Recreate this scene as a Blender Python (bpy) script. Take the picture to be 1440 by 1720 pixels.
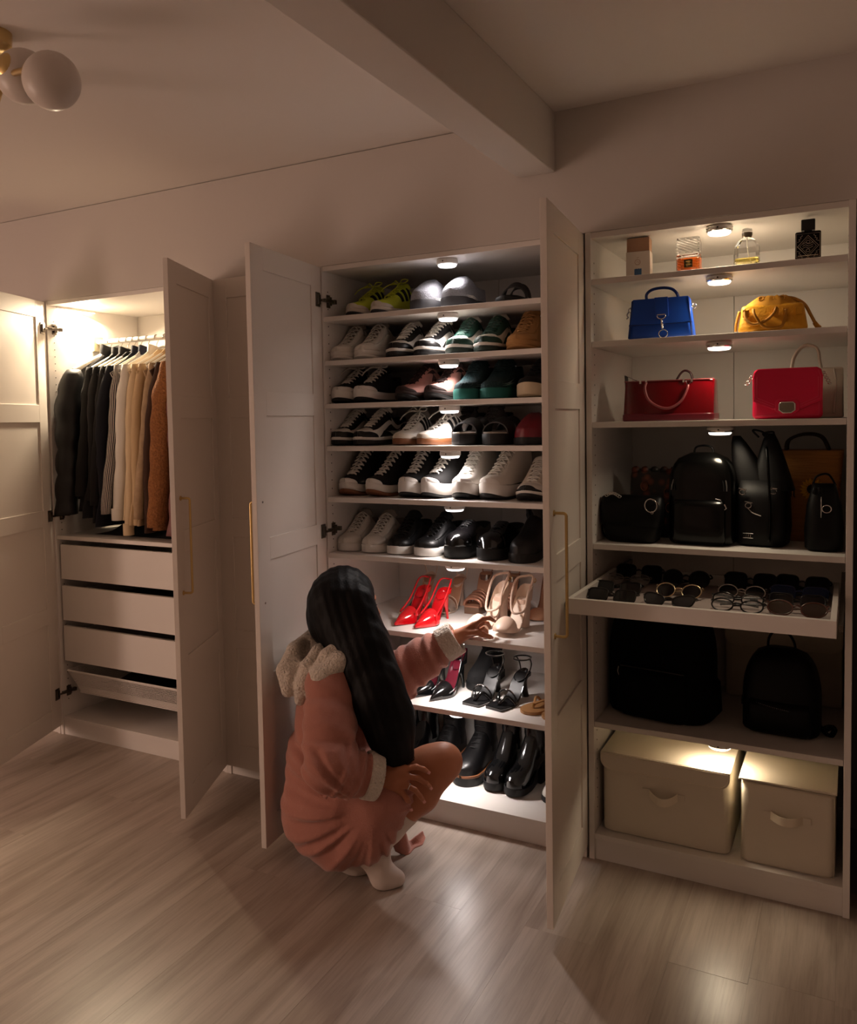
import bpy, bmesh, math, random
import numpy as np
from mathutils import Vector, Matrix, Quaternion

for o in list(bpy.data.objects):
    bpy.data.objects.remove(o)
S = bpy.context.scene
COL = S.collection
pi = math.pi
rad = math.radians

# ------------------------------------------------------------------ camera
cam_d = bpy.data.cameras.new('camera')
cam = bpy.data.objects.new('camera', cam_d)
COL.objects.link(cam)
S.camera = cam
yaw, pit, rol = 0.5027, 0.0530, -0.0196
F, PXX, PXY = 1411.0188, 656.4455, 782.3169
CAM = Vector((3.2417, -2.6349, 1.4339))
f0 = Vector((-math.sin(yaw), math.cos(yaw), 0)); r0 = Vector((math.cos(yaw), math.sin(yaw), 0)); u0 = Vector((0, 0, 1))
fw = math.cos(pit) * f0 - math.sin(pit) * u0
up = math.cos(pit) * u0 + math.sin(pit) * f0
cr = math.cos(rol) * r0 + math.sin(rol) * up
cu = -math.sin(rol) * r0 + math.cos(rol) * up
M = Matrix((cr, cu, -fw)).transposed().to_4x4()
M.translation = CAM
cam.matrix_world = M
cam_d.sensor_fit = 'VERTICAL'
cam_d.sensor_height = 24.0
cam_d.lens = F / 1720 * 24.0
cam_d.shift_x = (720 - PXX) / 1720
cam_d.shift_y = -(860 - PXY) / 1720
cam_d.clip_start = 0.05

# ------------------------------------------------------------------ world, exposure
w = bpy.data.worlds.new('world'); S.world = w; w.use_nodes = True
w.node_tree.nodes['Background'].inputs[0].default_value = (1, 0.8, 0.65, 1)
w.node_tree.nodes['Background'].inputs[1].default_value = 0.0
S.view_settings.view_transform = 'Standard'
S.view_settings.look = 'None'
S.view_settings.gamma = 1
S.view_settings.use_curve_mapping = False
S.view_settings.exposure = 0.0
FILL_W = 9.2
PUCK_SHOE_W = 0.75
PUCK_BAG_W = 0.62
LED_W = 32.0
COL_FILL = (1.0, 0.70, 0.56)
COL_SHOE = (1.0, 0.90, 0.86)
COL_BAG = (1.0, 0.82, 0.58)
COL_LED = (1.0, 0.80, 0.55)

# ------------------------------------------------------------------ helpers
def srgb(r, g, b):
    f = lambda c: ((c / 255 + 0.055) / 1.055) ** 2.4 if c > 10 else c / 255 / 12.92
    return (f(r), f(g), f(b), 1)

MATS = {}
def mat(name, color, rough=0.5, metal=0.0, bump=0.0, bscale=200.0, emit=None, estr=0.0, spec=0.5, trans=0.0, ior=1.45,
        coat=0.0, sheen=0.0, var=0.0, vscale=8.0, stretch=None, alpha=1.0, detail=2.0, dist=0.002):
    if name in MATS: return MATS[name]
    m = bpy.data.materials.new(name); m.use_nodes = True
    nt = m.node_tree; N = nt.nodes; L = nt.links
    p = N['Principled BSDF']
    col = color if len(color) == 4 else (*color, 1)
    p.inputs['Base Color'].default_value = col
    p.inputs['Roughness'].default_value = rough
    p.inputs['Metallic'].default_value = metal
    p.inputs['Specular IOR Level'].default_value = spec
    p.inputs['Transmission Weight'].default_value = trans
    p.inputs['IOR'].default_value = ior
    p.inputs['Coat Weight'].default_value = coat
    p.inputs['Sheen Weight'].default_value = sheen
    p.inputs['Alpha'].default_value = alpha
    if sheen: p.inputs['Sheen Roughness'].default_value = 0.4
    if emit:
        p.inputs['Emission Color'].default_value = (*emit[:3], 1); p.inputs['Emission Strength'].default_value = estr
    if bump or var:
        tc = N.new('ShaderNodeTexCoord'); src = tc.outputs['Object']
        if stretch:
            mp = N.new('ShaderNodeMapping'); mp.inputs['Scale'].default_value = stretch
            L.new(src, mp.inputs['Vector']); src = mp.outputs[0]
    if bump:
        n = N.new('ShaderNodeTexNoise'); n.inputs['Scale'].default_value = bscale; n.inputs['Detail'].default_value = detail
        L.new(src, n.inputs['Vector'])
        b = N.new('ShaderNodeBump'); b.inputs['Strength'].default_value = bump; b.inputs['Distance'].default_value = dist
        L.new(n.outputs[0], b.inputs['Height']); L.new(b.outputs[0], p.inputs['Normal'])
    if var:
        n2 = N.new('ShaderNodeTexNoise'); n2.inputs['Scale'].default_value = vscale; n2.inputs['Detail'].default_value = 3
        L.new(src, n2.inputs['Vector'])
        mx = N.new('ShaderNodeMix'); mx.data_type = 'RGBA'
        mx.inputs[6].default_value = tuple(c * (1 - var) for c in col[:3]) + (1,)
        mx.inputs[7].default_value = tuple(min(1, c * (1 + var)) for c in col[:3]) + (1,)
        L.new(n2.outputs[0], mx.inputs[0]); L.new(mx.outputs[2], p.inputs['Base Color'])
    MATS[name] = m
    return m

class MB:
    """collects vertices and faces of one mesh"""
    def __init__(s): s.v = []; s.f = []; s.m = []
    def add(s, vs, fs, mi=0):
        k = len(s.v); s.v.extend([tuple(map(float, q)) for q in vs])
        for f in fs: s.f.append(tuple(int(i) + k for i in f)); s.m.append(mi)
        return s
    def box(s, x0, x1, y0, y1, z0, z1, mi=0):
        vs = [(x, y, z) for z in (z0, z1) for y in (y0, y1) for x in (x0, x1)]
        return s.add(vs, [(0, 2, 3, 1), (4, 5, 7, 6), (0, 1, 5, 4), (2, 6, 7, 3), (0, 4, 6, 2), (1, 3, 7, 5)], mi)
    def grid(s, P, mi=0, cu=False, cv=False, flip=False):
        P = np.asarray(P, float); n, m = P.shape[:2]
        fs = []
        for i in range(n if cu else n - 1):
            for j in range(m if cv else m - 1):
                q = (i * m + j, ((i + 1) % n) * m + j, ((i + 1) % n) * m + (j + 1) % m, i * m + (j + 1) % m)
                fs.append(q[::-1] if flip else q)
        return s.add(P.reshape(-1, 3), fs, mi)
    def tube(s, pts, r, n=8, mi=0, closed=False, caps=True, flat=None):
        pts = [Vector(p) for p in pts]; k = len(pts)
        rs = r if hasattr(r, '__len__') else [r] * k
        up_ = None; rings = []
        for i, p in enumerate(pts):
            a = pts[(i - 1) % k] if (closed or i > 0) else p
            b = pts[(i + 1) % k] if (closed or i < k - 1) else p
            t = (b - a).normalized() if (b - a).length > 1e-9 else Vector((0, 0, 1))
            if up_ is None:
                up_ = Vector((0, 0, 1)) if abs(t.z) < 0.9 else Vector((1, 0, 0))
            u = (up_ - t * up_.dot(t))
            u = u.normalized() if u.length > 1e-6 else t.orthogonal().normalized()
            up_ = u; v = t.cross(u)
            fl = flat if flat else 1.0
            rings.append([p + (u * math.cos(2 * pi * j / n) * fl + v * math.sin(2 * pi * j / n)) * rs[i] for j in range(n)])
        s.grid(np.array([[tuple(q) for q in ring] for ring in rings]), mi, cu=closed, cv=True)
        if caps and not closed:
            k0 = len(s.v) - k * n
            s.f.append(tuple(range(k0 + n - 1, k0 - 1, -1))); s.m.append(mi)
            s.f.append(tuple(range(k0 + (k - 1) * n, k0 + k * n))); s.m.append(mi)
        return s
    def lathe(s, prof, n=24, c=(0, 0, 0), mi=0, axis='z', sx=1, sy=1):
        P = []
        for r, z in prof:
            ring = []
            for j in range(n):
                a = 2 * pi * j / n
                q = (r * math.cos(a) * sx, r * math.sin(a) * sy, z)
                if axis == 'x': q = (q[2], q[0], q[1])
                if axis == 'y': q = (q[1], q[2], q[0])
                ring.append((q[0] + c[0], q[1] + c[1], q[2] + c[2]))
            P.append(ring)
        s.grid(P, mi, cv=True, flip=True)
        k0 = len(s.v) - len(prof) * n
        s.f.append(tuple(range(k0, k0 + n))[::-1]); s.m.append(mi)
        s.f.append(tuple(range(k0 + (len(prof) - 1) * n, k0 + len(prof) * n))); s.m.append(mi)
        return s
    def prism(s, outline, d0, d1, axis='y', mi=0):
        """outline: 2D loop; extruded along axis"""
        n = len(outline)
        def pt(a, b, d):
            return {'y': (a, d, b), 'z': (a, b, d), 'x': (d, a, b)}[axis]
        vs = [pt(a, b, d0) for a, b in outline] + [pt(a, b, d1) for a, b in outline]
        fs = [(i, (i + 1) % n, n + (i + 1) % n, n + i) for i in range(n)]
        fs += [tuple(range(n))[::-1], tuple(range(n, 2 * n))]
        return s.add(vs, fs, mi)
    def build(s, name, m, parent=None, smooth=False, bevel=0, label=None, loc=None, auto=None, subsurf=0, seg=2):
        me = bpy.data.meshes.new(name)
        me.from_pydata(s.v, [], s.f)
        ms = m if isinstance(m, (list, tuple)) else [m]
        for q in ms: me.materials.append(q)
        if len(ms) > 1: me.polygons.foreach_set('material_index', s.m)
        bm = bmesh.new(); bm.from_mesh(me); bmesh.ops.recalc_face_normals(bm, faces=bm.faces); bm.to_mesh(me); bm.free()
        if smooth: me.polygons.foreach_set('use_smooth', [True] * len(me.polygons))
        if auto: me.set_sharp_from_angle(angle=rad(auto))
        me.update()
        o = bpy.data.objects.new(name, me); COL.objects.link(o)
        if parent: o.parent = parent
        if loc: o.location = loc
        if bevel:
            b = o.modifiers.new('bevel', 'BEVEL'); b.width = bevel; b.segments = seg; b.limit_method = 'ANGLE'; b.angle_limit = rad(40)
        if subsurf:
            b = o.modifiers.new('sub', 'SUBSURF'); b.levels = subsurf; b.render_levels = subsurf
        if label: o['label'] = label
        return o

def boxes(*bs):
    m = MB()
    for b in bs: m.box(*b)
    return m

def thing(name, label, cat, loc=(0, 0, 0), rz=0, group=None):
    o = bpy.data.objects.new(name, None); COL.objects.link(o)
    o.empty_display_size = 0.05
    o.location = loc; o.rotation_euler = (0, 0, rz); o['label'] = label; o['category'] = cat
    if group: o['group'] = group
    return o

def tag(o, label, cat, group=None):
    o['label'] = label; o['category'] = cat
    if group: o['group'] = group
    return o

def struct(o):
    o['kind'] = 'structure'; return o

def children(o): return [c for c in KIDS.get(o.name, [])]

def dup(root, loc=None, rz=None, label=None, group=None):
    kids = list(root.children)
    r = root.copy(); COL.objects.link(r)
    if loc is not None: r.location = loc
    if rz is not None: r.rotation_euler = (0, 0, rz)
    if label: r['label'] = label
    if group: r['group'] = group
    for ch in kids:
        c = ch.copy(); COL.objects.link(c); c.parent = r
        for g in list(ch.children):
            d = g.copy(); COL.objects.link(d); d.parent = c
    return r

def pchip(xs, ys, x):
    """monotone-ish cubic interpolation"""
    xs = np.asarray(xs, float); ys = np.asarray(ys, float); x = np.asarray(x, float)
    h = np.diff(xs); d = np.diff(ys) / h
    m = np.zeros(len(xs)); m[0] = d[0]; m[-1] = d[-1]
    for i in range(1, len(xs) - 1):
        m[i] = 0 if d[i - 1] * d[i] <= 0 else 2 * d[i - 1] * d[i] / (d[i - 1] + d[i])
    i = np.clip(np.searchsorted(xs, x) - 1, 0, len(xs) - 2)
    t = np.clip((x - xs[i]) / h[i], 0, 1)
    return ((2 * t**3 - 3 * t**2 + 1) * ys[i] + (t**3 - 2 * t**2 + t) * h[i] * m[i]
            + (-2 * t**3 + 3 * t**2) * ys[i + 1] + (t**3 - t**2) * h[i] * m[i + 1])

def bez(pts, n=16):
    """smooth curve through points (Catmull-Rom)"""
    P = [Vector(p) for p in pts]
    out = []
    k = len(P)
    for i in range(k - 1):
        a = P[max(i - 1, 0)]; b = P[i]; c = P[i + 1]; d = P[min(i + 2, k - 1)]
        for j in range(n):
            t = j / n
            out.append(0.5 * ((2 * b) + (c - a) * t + (2 * a - 5 * b + 4 * c - d) * t * t + (3 * b - a - 3 * c + d) * t ** 3))
    out.append(P[-1])
    return out
# ------------------------------------------------------------------ materials of the setting
def plaster(name, c):
    return mat(name, c, rough=0.9, spec=0.2, bump=0.08, bscale=60, dist=0.002)
m_wall = plaster('wall_plaster', srgb(206, 199, 193))
m_ceil = plaster('ceiling_plaster', srgb(226, 219, 213))
m_white = mat('white_foil', srgb(228, 222, 216), rough=0.42, spec=0.4)
m_door = mat('door_lacquer', srgb(224, 215, 206), rough=0.45, spec=0.4)
m_brass = mat('brushed_brass', srgb(206, 178, 122), rough=0.28, metal=1.0)
m_steel = mat('hinge_steel', srgb(120, 112, 104), rough=0.3, metal=1.0)
m_dark = mat('dark_void', srgb(12, 11, 10), rough=0.8)
m_chrome = mat('chrome', srgb(215, 210, 205), rough=0.15, metal=1.0)
m_gold = mat('gold_metal', srgb(224, 184, 110), rough=0.22, metal=1.0)

def wood_mat(name, seed):
    m = bpy.data.materials.new(name); m.use_nodes = True
    nt = m.node_tree; N = nt.nodes; L = nt.links; p = N['Principled BSDF']
    tc = N.new('ShaderNodeTexCoord')
    oi = N.new('ShaderNodeObjectInfo')
    off = N.new('ShaderNodeVectorMath'); off.operation = 'SCALE'; off.inputs['Scale'].default_value = 37.0
    cmb = N.new('ShaderNodeCombineXYZ'); L.new(oi.outputs['Random'], cmb.inputs[0]); L.new(oi.outputs['Random'], cmb.inputs[1])
    L.new(cmb.outputs[0], off.inputs[0])
    ad = N.new('ShaderNodeVectorMath'); ad.operation = 'ADD'; L.new(tc.outputs['Object'], ad.inputs[0]); L.new(off.outputs[0], ad.inputs[1])
    mp = N.new('ShaderNodeMapping'); mp.inputs['Scale'].default_value = (1.0, 0.09, 1); L.new(ad.outputs[0], mp.inputs['Vector'])
    warp = N.new('ShaderNodeTexNoise'); warp.inputs['Scale'].default_value = 9; warp.inputs['Detail'].default_value = 2; L.new(mp.outputs[0], warp.inputs['Vector'])
    mp2 = N.new('ShaderNodeMapping'); mp2.inputs['Scale'].default_value = (1.0, 0.035, 1); L.new(ad.outputs[0], mp2.inputs['Vector'])
    ad2 = N.new('ShaderNodeMix'); ad2.data_type = 'VECTOR'; ad2.inputs[0].default_value = 0.03
    L.new(mp2.outputs[0], ad2.inputs[4]); L.new(warp.outputs['Color'], ad2.inputs[5])
    g1 = N.new('ShaderNodeTexNoise'); g1.inputs['Scale'].default_value = 150; g1.inputs['Detail'].default_value = 4; g1.inputs['Roughness'].default_value = 0.65
    L.new(ad2.outputs[1], g1.inputs['Vector'])
    g2 = N.new('ShaderNodeTexNoise'); g2.inputs['Scale'].default_value = 16; g2.inputs['Detail'].default_value = 5; g2.inputs['Distortion'].default_value = 0.6
    L.new(mp.outputs[0], g2.inputs['Vector'])
    r1 = N.new('ShaderNodeValToRGB'); L.new(g2.outputs[0], r1.inputs[0])
    r1.color_ramp.elements[0].position = 0.32; r1.color_ramp.elements[0].color = srgb(158, 143, 130)
    r1.color_ramp.elements[1].position = 0.62; r1.color_ramp.elements[1].color = srgb(186, 173, 161)
    r2 = N.new('ShaderNodeValToRGB'); L.new(g1.outputs[0], r2.inputs[0])
    r2.color_ramp.elements[0].position = 0.36; r2.color_ramp.elements[0].color = (0.84, 0.83, 0.82, 1)
    r2.color_ramp.elements[1].position = 0.56; r2.color_ramp.elements[1].color = (1, 1, 1, 1)
    mx = N.new('ShaderNodeMix'); mx.data_type = 'RGBA'; mx.blend_type = 'MULTIPLY'; mx.inputs[0].default_value = 0.8
    L.new(r1.outputs[0], mx.inputs[6]); L.new(r2.outputs[0], mx.inputs[7])
    hs = N.new('ShaderNodeHueSaturation'); L.new(mx.outputs[2], hs.inputs['Color'])
    mr = N.new('ShaderNodeMapRange'); mr.inputs['To Min'].default_value = 0.985; mr.inputs['To Max'].default_value = 1.015
    L.new(oi.outputs['Random'], mr.inputs['Value']); L.new(mr.outputs[0], hs.inputs['Value'])
    L.new(hs.outputs[0], p.inputs['Base Color'])
    p.inputs['Specular IOR Level'].default_value = 0.5
    rr = N.new('ShaderNodeMapRange'); rr.inputs['To Min'].default_value = 0.36; rr.inputs['To Max'].default_value = 0.27
    L.new(g1.outputs[0], rr.inputs['Value']); L.new(rr.outputs[0], p.inputs['Roughness'])
    b = N.new('ShaderNodeBump'); b.inputs['Strength'].default_value = 0.25; b.inputs['Distance'].default_value = 0.0006
    L.new(g1.outputs[0], b.inputs['Height']); L.new(b.outputs[0], p.inputs['Normal'])
    return m
m_plank = wood_mat('oak_laminate', 0)

# ------------------------------------------------------------------ room shell
RX0, RX1, RY0, ZC = -2.3, 4.3, -4.2, 2.40
floor = struct(boxes((RX0, RX1, RY0, 0.62, -0.06, -0.006)).build('floor', mat('floor_joint', srgb(70, 60, 52), rough=0.9)))
rng = random.Random(4)
PW, PL = 0.194, 1.29
plank_meshes = []
nx = int((RX1 - RX0) / PW) + 1
x_shift = 3.023 - PW * 30            # a long joint runs at X = 3.023
ends = {}
for i in range(-1, 45):
    xa = x_shift + i * PW; xb = xa + PW
    if xb < RX0 or xa > RX1: continue
    yoff = rng.uniform(0, PL)
    if abs(xb - 3.023) < 0.01: yoff = (-0.424 - RY0) % PL
    y = RY0 - PL + yoff
    while y < 0.6:
        a, b = max(y, RY0), min(y + PL, 0.6)
        if b - a > 0.02:
            cx, cy = (max(xa, RX0) + min(xb, RX1)) / 2, (a + b) / 2
            hx, hy = (min(xb, RX1) - max(xa, RX0)) / 2 - 0.00015, (b - a) / 2 - 0.00015
            o = boxes((-hx, hx, -hy, hy, -0.006, 0.0)).build('floor_plank', m_plank, floor, loc=(cx, cy, 0))
            o.rotation_euler = (rng.uniform(-.0007, .0007), rng.uniform(-.0012, .0012), 0)
        y += PL
struct(boxes((RX0, RX1, RY0, 0.66, ZC, ZC + 0.1)).build('ceiling', m_ceil))
struct(boxes((RX0, 2.2848, 0.0, 0.66, 2.0104, ZC - .003), (2.2848, 3.30, 0.0, 0.66, 2.0104, ZC), (3.30, RX1, 0.0, 0.10, 0, ZC)).build('wall_back', m_wall))
struct(boxes((RX0 - .1, RX0, RY0, 0.66, 0, ZC)).build('wall_left', m_wall))
struct(boxes((RX1, RX1 + .1, RY0, 0.1, 0, ZC)).build('wall_right', m_wall))
struct(boxes((RX0, RX1, RY0 - .1, RY0, 0, ZC)).build('wall_front', m_wall))
struct(boxes((RX0, 3.30, 0.60, 0.66, 0, 2.014)).build('wall_niche', m_wall))
struct(boxes((2.2848, 2.4100, RY0, 0.0, 2.2115, ZC)).build('trim_1', m_wall, bevel=0.004))
bb = boxes((3.30, RX1, -0.014, 0.0, 0, 0.07)); struct(bb.build('baseboard_back', m_white))
bb = boxes((RX0, RX0 + .014, RY0, 0.0, 0, 0.07)); struct(bb.build('baseboard_left', m_white))

# added unseen soft light for the room from the left, shaped as a lantern
lamp = thing('fill_light', 'added unseen room light in the shape of a tall paper lantern, behind the camera on the left', 'lamp', (-1.0, -3.0, 0))
MB().lathe([(0.001, 0), (0.16, 0), (0.16, 0.02), (0.02, 0.03), (0.001, 0.03)], 32).build('base', m_brass, lamp, smooth=True, auto=40)
MB().tube([(0, 0, 0.02), (0, 0, 0.28)], 0.012, 12).build('pole', m_brass, lamp, smooth=True, auto=40)
m_fill_glow = mat('fill_glow', (1, .9, .8), emit=COL_FILL, estr=FILL_W)
MB().lathe([(.001, .26), (.20, .26)] + [(.24 + .008 * math.cos(k * pi), .28 + 1.3 * k / 26) for k in range(27)] + [(.20, 1.6), (.001, 1.6)], 36).build('glow_shell', m_fill_glow, lamp, smooth=True, auto=50)

# ------------------------------------------------------------------ wardrobes
T = 0.018
D = 0.565
def panel_strip(name, parent, mt, *bs, **k):
    return boxes(*bs).build(name, mt, parent, bevel=k.pop('bevel', 0.0012), **k)

def carcass(x0, x1, label, shelves, n_doors=0):
    t = thing('wardrobe', label, 'wardrobe', (x0, 0, 0))
    W = x1 - x0; H = 2.01
    panel_strip('side_panel', t, m_white, (0, T, 0, D, 0, H))
    panel_strip('side_panel', t, m_white, (W - T, W, 0, D, 0, H))
    panel_strip('top_panel', t, m_white, (T, W - T, 0.004, D, H - T, H))
    panel_strip('bottom_panel', t, m_white, (T, W - T, 0.002, D, 0.068, 0.068 + T))
    panel_strip('plinth', t, m_white, (T, W - T, 0.006, 0.024, 0, 0.067))
    h = W / 2
    panel_strip('back_panel', t, m_white, (T, h - 0.0006, D - 0.008, D, 0.0, H), bevel=0.0015)
    panel_strip('back_panel', t, m_white, (h + 0.0006, W - T, D - 0.008, D, 0.0, H), bevel=0.0015)
    for z in shelves:
        panel_strip('shelf', t, m_white, (T + 0.001, W - T - 0.001, 0.003, D - 0.01, z - T, z))
    # shelf-pin holes along both sides
    return t

def hinge(parent, x, z, sgn):
    """concealed hinge: cup plate on the door (local door frame) and arm towards the carcass"""
    m = MB()
    m.box(x - .004, x + .020, -.006, .0, z - .026, z + .026)
    m.box(x + .003, x + .014, -.020, .002, z - .009, z + .009)
    return m

def door(parent, hx, hand, ang, loc_y=-0.003, label=None, handle=True, hinges=True, holes=False):
    """hand=+1: hinged on its left edge (closed it runs towards +x); ang = direction in degrees of the open leaf.
    local frame: x from the hinge along the leaf, +y = inner face side for hand +1"""
    Wd, z0, z1, th = 0.497, 0.045, 2.006, 0.0185
    d = MB()
    s = 1 if hand > 0 else -1          # inner face at y=0, outer face at y = -s*th
    ya, yb = (0, -s * th)
    lo, hi = min(ya, yb), max(ya, yb)
    st = 0.078
    cuts = [(0.137, 0.537), (0.611, 0.986), (1.060, 1.459), (1.538, 1.930)]
    d.box(0.001, st, lo, hi, z0, z1); d.box(Wd - st, Wd, lo, hi, z0, z1)
    zs = [z0] + [q for c in cuts for q in c] + [z1]
    for k in range(0, len(zs), 2): d.box(st, Wd - st, lo, hi, zs[k], zs[k + 1])
    o = d.build('door', m_door, parent, bevel=0.0012)
    if label: o['label'] = label
    o.location = (hx, loc_y, 0); o.rotation_euler = (0, 0, rad(ang))
    for a, b in cuts:
        MB().box(st - .003, Wd - st + .003, lo + 0.005, hi - 0.005, a - .003, b + .003).build('door_panel', m_door, o)
    if handle:
        y = -s * th; hxx = Wd - 0.047; so = 0.034
        pts = [(hxx, y, 0.842), (hxx, y - s * (so - .008), 0.842)] + \
              [(hxx, y - s * (so - .008 + .008 * math.sin(a)), 0.850 - .008 * math.cos(a)) for a in np.linspace(0, pi / 2, 5)] + \
              [(hxx, y - s * (so - .008 + .008 * math.cos(a)), 1.170 + .008 * math.sin(a)) for a in np.linspace(0, pi / 2, 5)] + \
              [(hxx, y, 1.178)]
        h = MB().tube(pts, 0.0042, 10)
        for z in (0.842, 1.178):
            h.lathe([(0.001, 0), (0.0085, 0), (0.0085, 0.003), (0.001, 0.003)], 16, (hxx, y, z), axis='y') if s < 0 else \
                h.lathe([(0.001, -.003), (0.0085, -.003), (0.0085, 0), (0.001, 0)], 16, (hxx, y, z), axis='y')
        h.build('handle', m_brass, o, smooth=True, auto=40, label='long brass bar handle')
    if holes:
        for z in (0.850, 1.180):
            MB().lathe([(0.001, 0), (0.0035, 0), (0.0035, 0.0015), (0.001, 0.0015)], 10, (Wd - .036, -0.0002 if s > 0 else -.0013, z), axis='y').build('screw_head', m_steel, o)
    if hinges:
        for z in hinges:
            m = MB()
            q = s
            def bx(x0, x1, a, b, z0, z1): m.box(x0, x1, min(a * q, b * q), max(a * q, b * q), z0, z1)
            bx(0.014, 0.046, 0, .004, z - .026, z + .026)
            bx(0.020, 0.040, .004, .010, z - .018, z + .018)
            m.build('hinge_cup', m_steel, o, bevel=.001)
    return o

def hinge_arm(parent, x, sgn, z):
    """arm screwed on the inside of the side panel at local x; sgn=+1 the panel's inner face looks to +x"""
    m = MB()
    def bx(a, b, y0, y1, z0, z1):
        m.box(min(x + sgn * a, x + sgn * b), max(x + sgn * a, x + sgn * b), y0, y1, z0, z1)
    bx(0.0, .003, .026, .050, z - .024, z + .024)      # winged plate
    bx(.003, .016, -.004, .066, z - .006, z + .006)    # arm
    bx(.004, .018, .058, .072, z - .008, z + .008)
    bx(.003, .013, .030, .046, z - .016, z + .016)
    bx(.016, .0185, .012, .022, z - .003, z + .003)
    m.tube([(x + sgn * .010, -.022, z - .002), (x + sgn * .010, 0.0, z - .002)], .005, 8)
    return m.build('hinge_arm', m_steel, parent, bevel=.0008)

HZ = (1.885, 1.03, 0.20)
# left wardrobe with hanging clothes
WL = carcass(0.0, 1.0, 'white wardrobe on the left holding hanging clothes above three plain drawers', [0.937])
# wardrobe with the closed door
WC = carcass(1.0, 1.5, 'narrow white wardrobe with its single door closed, between the two open ones', [])
SHOE_Z = [1.824, 1.662, 1.503, 1.345, 1.154, 0.943, 0.675, 0.414]
WS = carcass(1.5, 2.495, 'tall white shoe wardrobe with both doors open and shelves full of shoes', SHOE_Z)
BAG_Z = [1.865, 1.671, 1.418, 1.032, 0.455]
WB = carcass(2.503, 3.2474, 'white doorless wardrobe on the right with handbags, sunglasses tray and boxes', BAG_Z)
# a further unit beyond the left edge, only its side panel shows
WX = carcass(-1.004, -0.004, 'white wardrobe beyond the left open door, only its edge in view', [])
door(WL, 0.012, 1, -70, hinges=HZ, label='left door, swung open with its plain inner side in view')
door(WL, 0.988, -1, -68, hinges=None, label='right door, swung open with its brass handle side in view')
door(WC, 0.003, 1, 0, hinges=None)
door(WS, 0.014, 1, -83, hinges=HZ, holes=True, label='left door, swung open with its plain inner side in view')
door(WS, 0.981, -1, -85, hinges=None, label='right door, swung open with its handle side in view')
door(WX, 0.003, 1, 0, hinges=None)
for z in HZ:
    hinge_arm(WL, T, 1, z); hinge_arm(WS, T, 1, z)
# shelf pin holes, left inner panels
for t_, W_ in ((WL, 1.0), (WS, .995), (WB, .7444)):
    m = MB()
    for z in np.arange(0.16, 1.95, 0.032):
        m.lathe([(0.0005, 0), (0.0026, 0), (0.0026, 0.0004), (0.0005, 0.0004)], 8, (T, 0.037, z), axis='x')
        m.lathe([(0.0005, -.0004), (0.0026, -.0004), (0.0026, 0), (0.0005, 0)], 8, (W_ - T, 0.037, z), axis='x')
    o = m.build('pin_holes', m_dark, t_); o['kind'] = 'stuff'

# drawers, basket
def drawer(z0, z1, y0, cloth=None):
    w0, w1 = 0.032, 0.968
    f = boxes((w0, w1, y0, y0 + .018, z0, z1)).build('drawer_front', m_white, WL, bevel=.001)
    boxes((w0 + .012, w0 + .026, y0 + .018, .54, z0 + .012, z1 - .03), (w1 - .026, w1 - .012, y0 + .018, .54, z0 + .012, z1 - .03),
          (w0 + .026, w1 - .026, y0 + .018, .54, z0 + .012, z0 + .022), (w0 + .026, w1 - .026, .526, .54, z0 + .022, z1 - .03)).build('drawer_box', m_white, f)
for a, b in ((0.734, 0.894), (0.5415, 0.7015), (0.350, 0.514)): drawer(a, b, 0.012)
# perforated metal basket
def basket():
    m = MB(); x0, x1, y0, y1, zt, zb = 0.05, 0.95, 0.012, 0.53, 0.305, 0.200
    sl = 0.045
    top = [(x0, y0, zt), (x1, y0, zt), (x1, y1, zt), (x0, y1, zt)]
    r = MB().tube(top, 0.005, 8, closed=True)
    root = r.build('mesh_basket', m_white, WL, label='pull-out basket of perforated white metal')
    def lerp(a, b, t): return tuple(a[i] + (b[i] - a[i]) * t for i in range(3))
    bt = [(x0 + sl, y0 + sl * .8, zb), (x1 - sl, y0 + sl * .8, zb), (x1 - sl, y1 - sl, zb), (x0 + sl, y1 - sl, zb)]
    g = MB()
    for k in range(4):
        A, B, A2, B2 = top[k], top[(k + 1) % 4], bt[k], bt[(k + 1) % 4]
        n = 110 if k in (0, 2) else 64
        for i in range(n + 1):
            p, q = lerp(A, B, i / n), lerp(A2, B2, i / n)
            g.tube([p, q], .0017, 4, caps=False)
        for j in range(1, 13):
            p, q = lerp(A, A2, j / 13), lerp(B, B2, j / 13)
            g.tube([p, q], .0017, 4, caps=False)
    w = g.build('wire_mesh', m_white, root); w['kind'] = 'stuff'
    boxes((x0 + sl - .004, x1 - sl + .004, y0 + sl * .8 - .004, y1 - sl + .004, zb - .003, zb + .001)).build('basket_floor', m_white, root)
    f = MB().grid([[lerp(top[0], bt[0], .72), lerp(top[1], bt[1], .72)], [lerp(top[0], bt[0], 1.0), lerp(top[1], bt[1], 1.0)]])
    f.build('front_strip', m_white, root)
    mc = MB()
    rr = random.Random(3)
    P = [[(x, y, 0.225 + .035 * math.sin(x * 17) * math.cos(y * 13) + rr.uniform(0, .012)) for y in np.linspace(.12, .47, 12)] for x in np.linspace(.12, .88, 30)]
    mc.grid(P)
    o = mc.build('folded_clothes', mat('dark_knit', srgb(26, 24, 26), rough=.95, bump=.4, bscale=90), None, smooth=True)
    tag(o, 'heap of dark folded clothes lying in the wire basket', 'clothes')
basket()
for (a, b, zz, lbl, s) in ((.12, .88, .60, 'dark crumpled tops lying in the second drawer from the top', 1), ):
    P = [[(x, y, zz + .035 + .02 * math.sin(x * 31) * math.cos(y * 17)) for y in np.linspace(.05, .5, 14)] for x in np.linspace(a, b, 40)]
    o = MB().grid(P).build('folded_clothes', mat('dark_knit', srgb(26, 24, 26)), None, smooth=True); tag(o, lbl, 'clothes')

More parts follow.
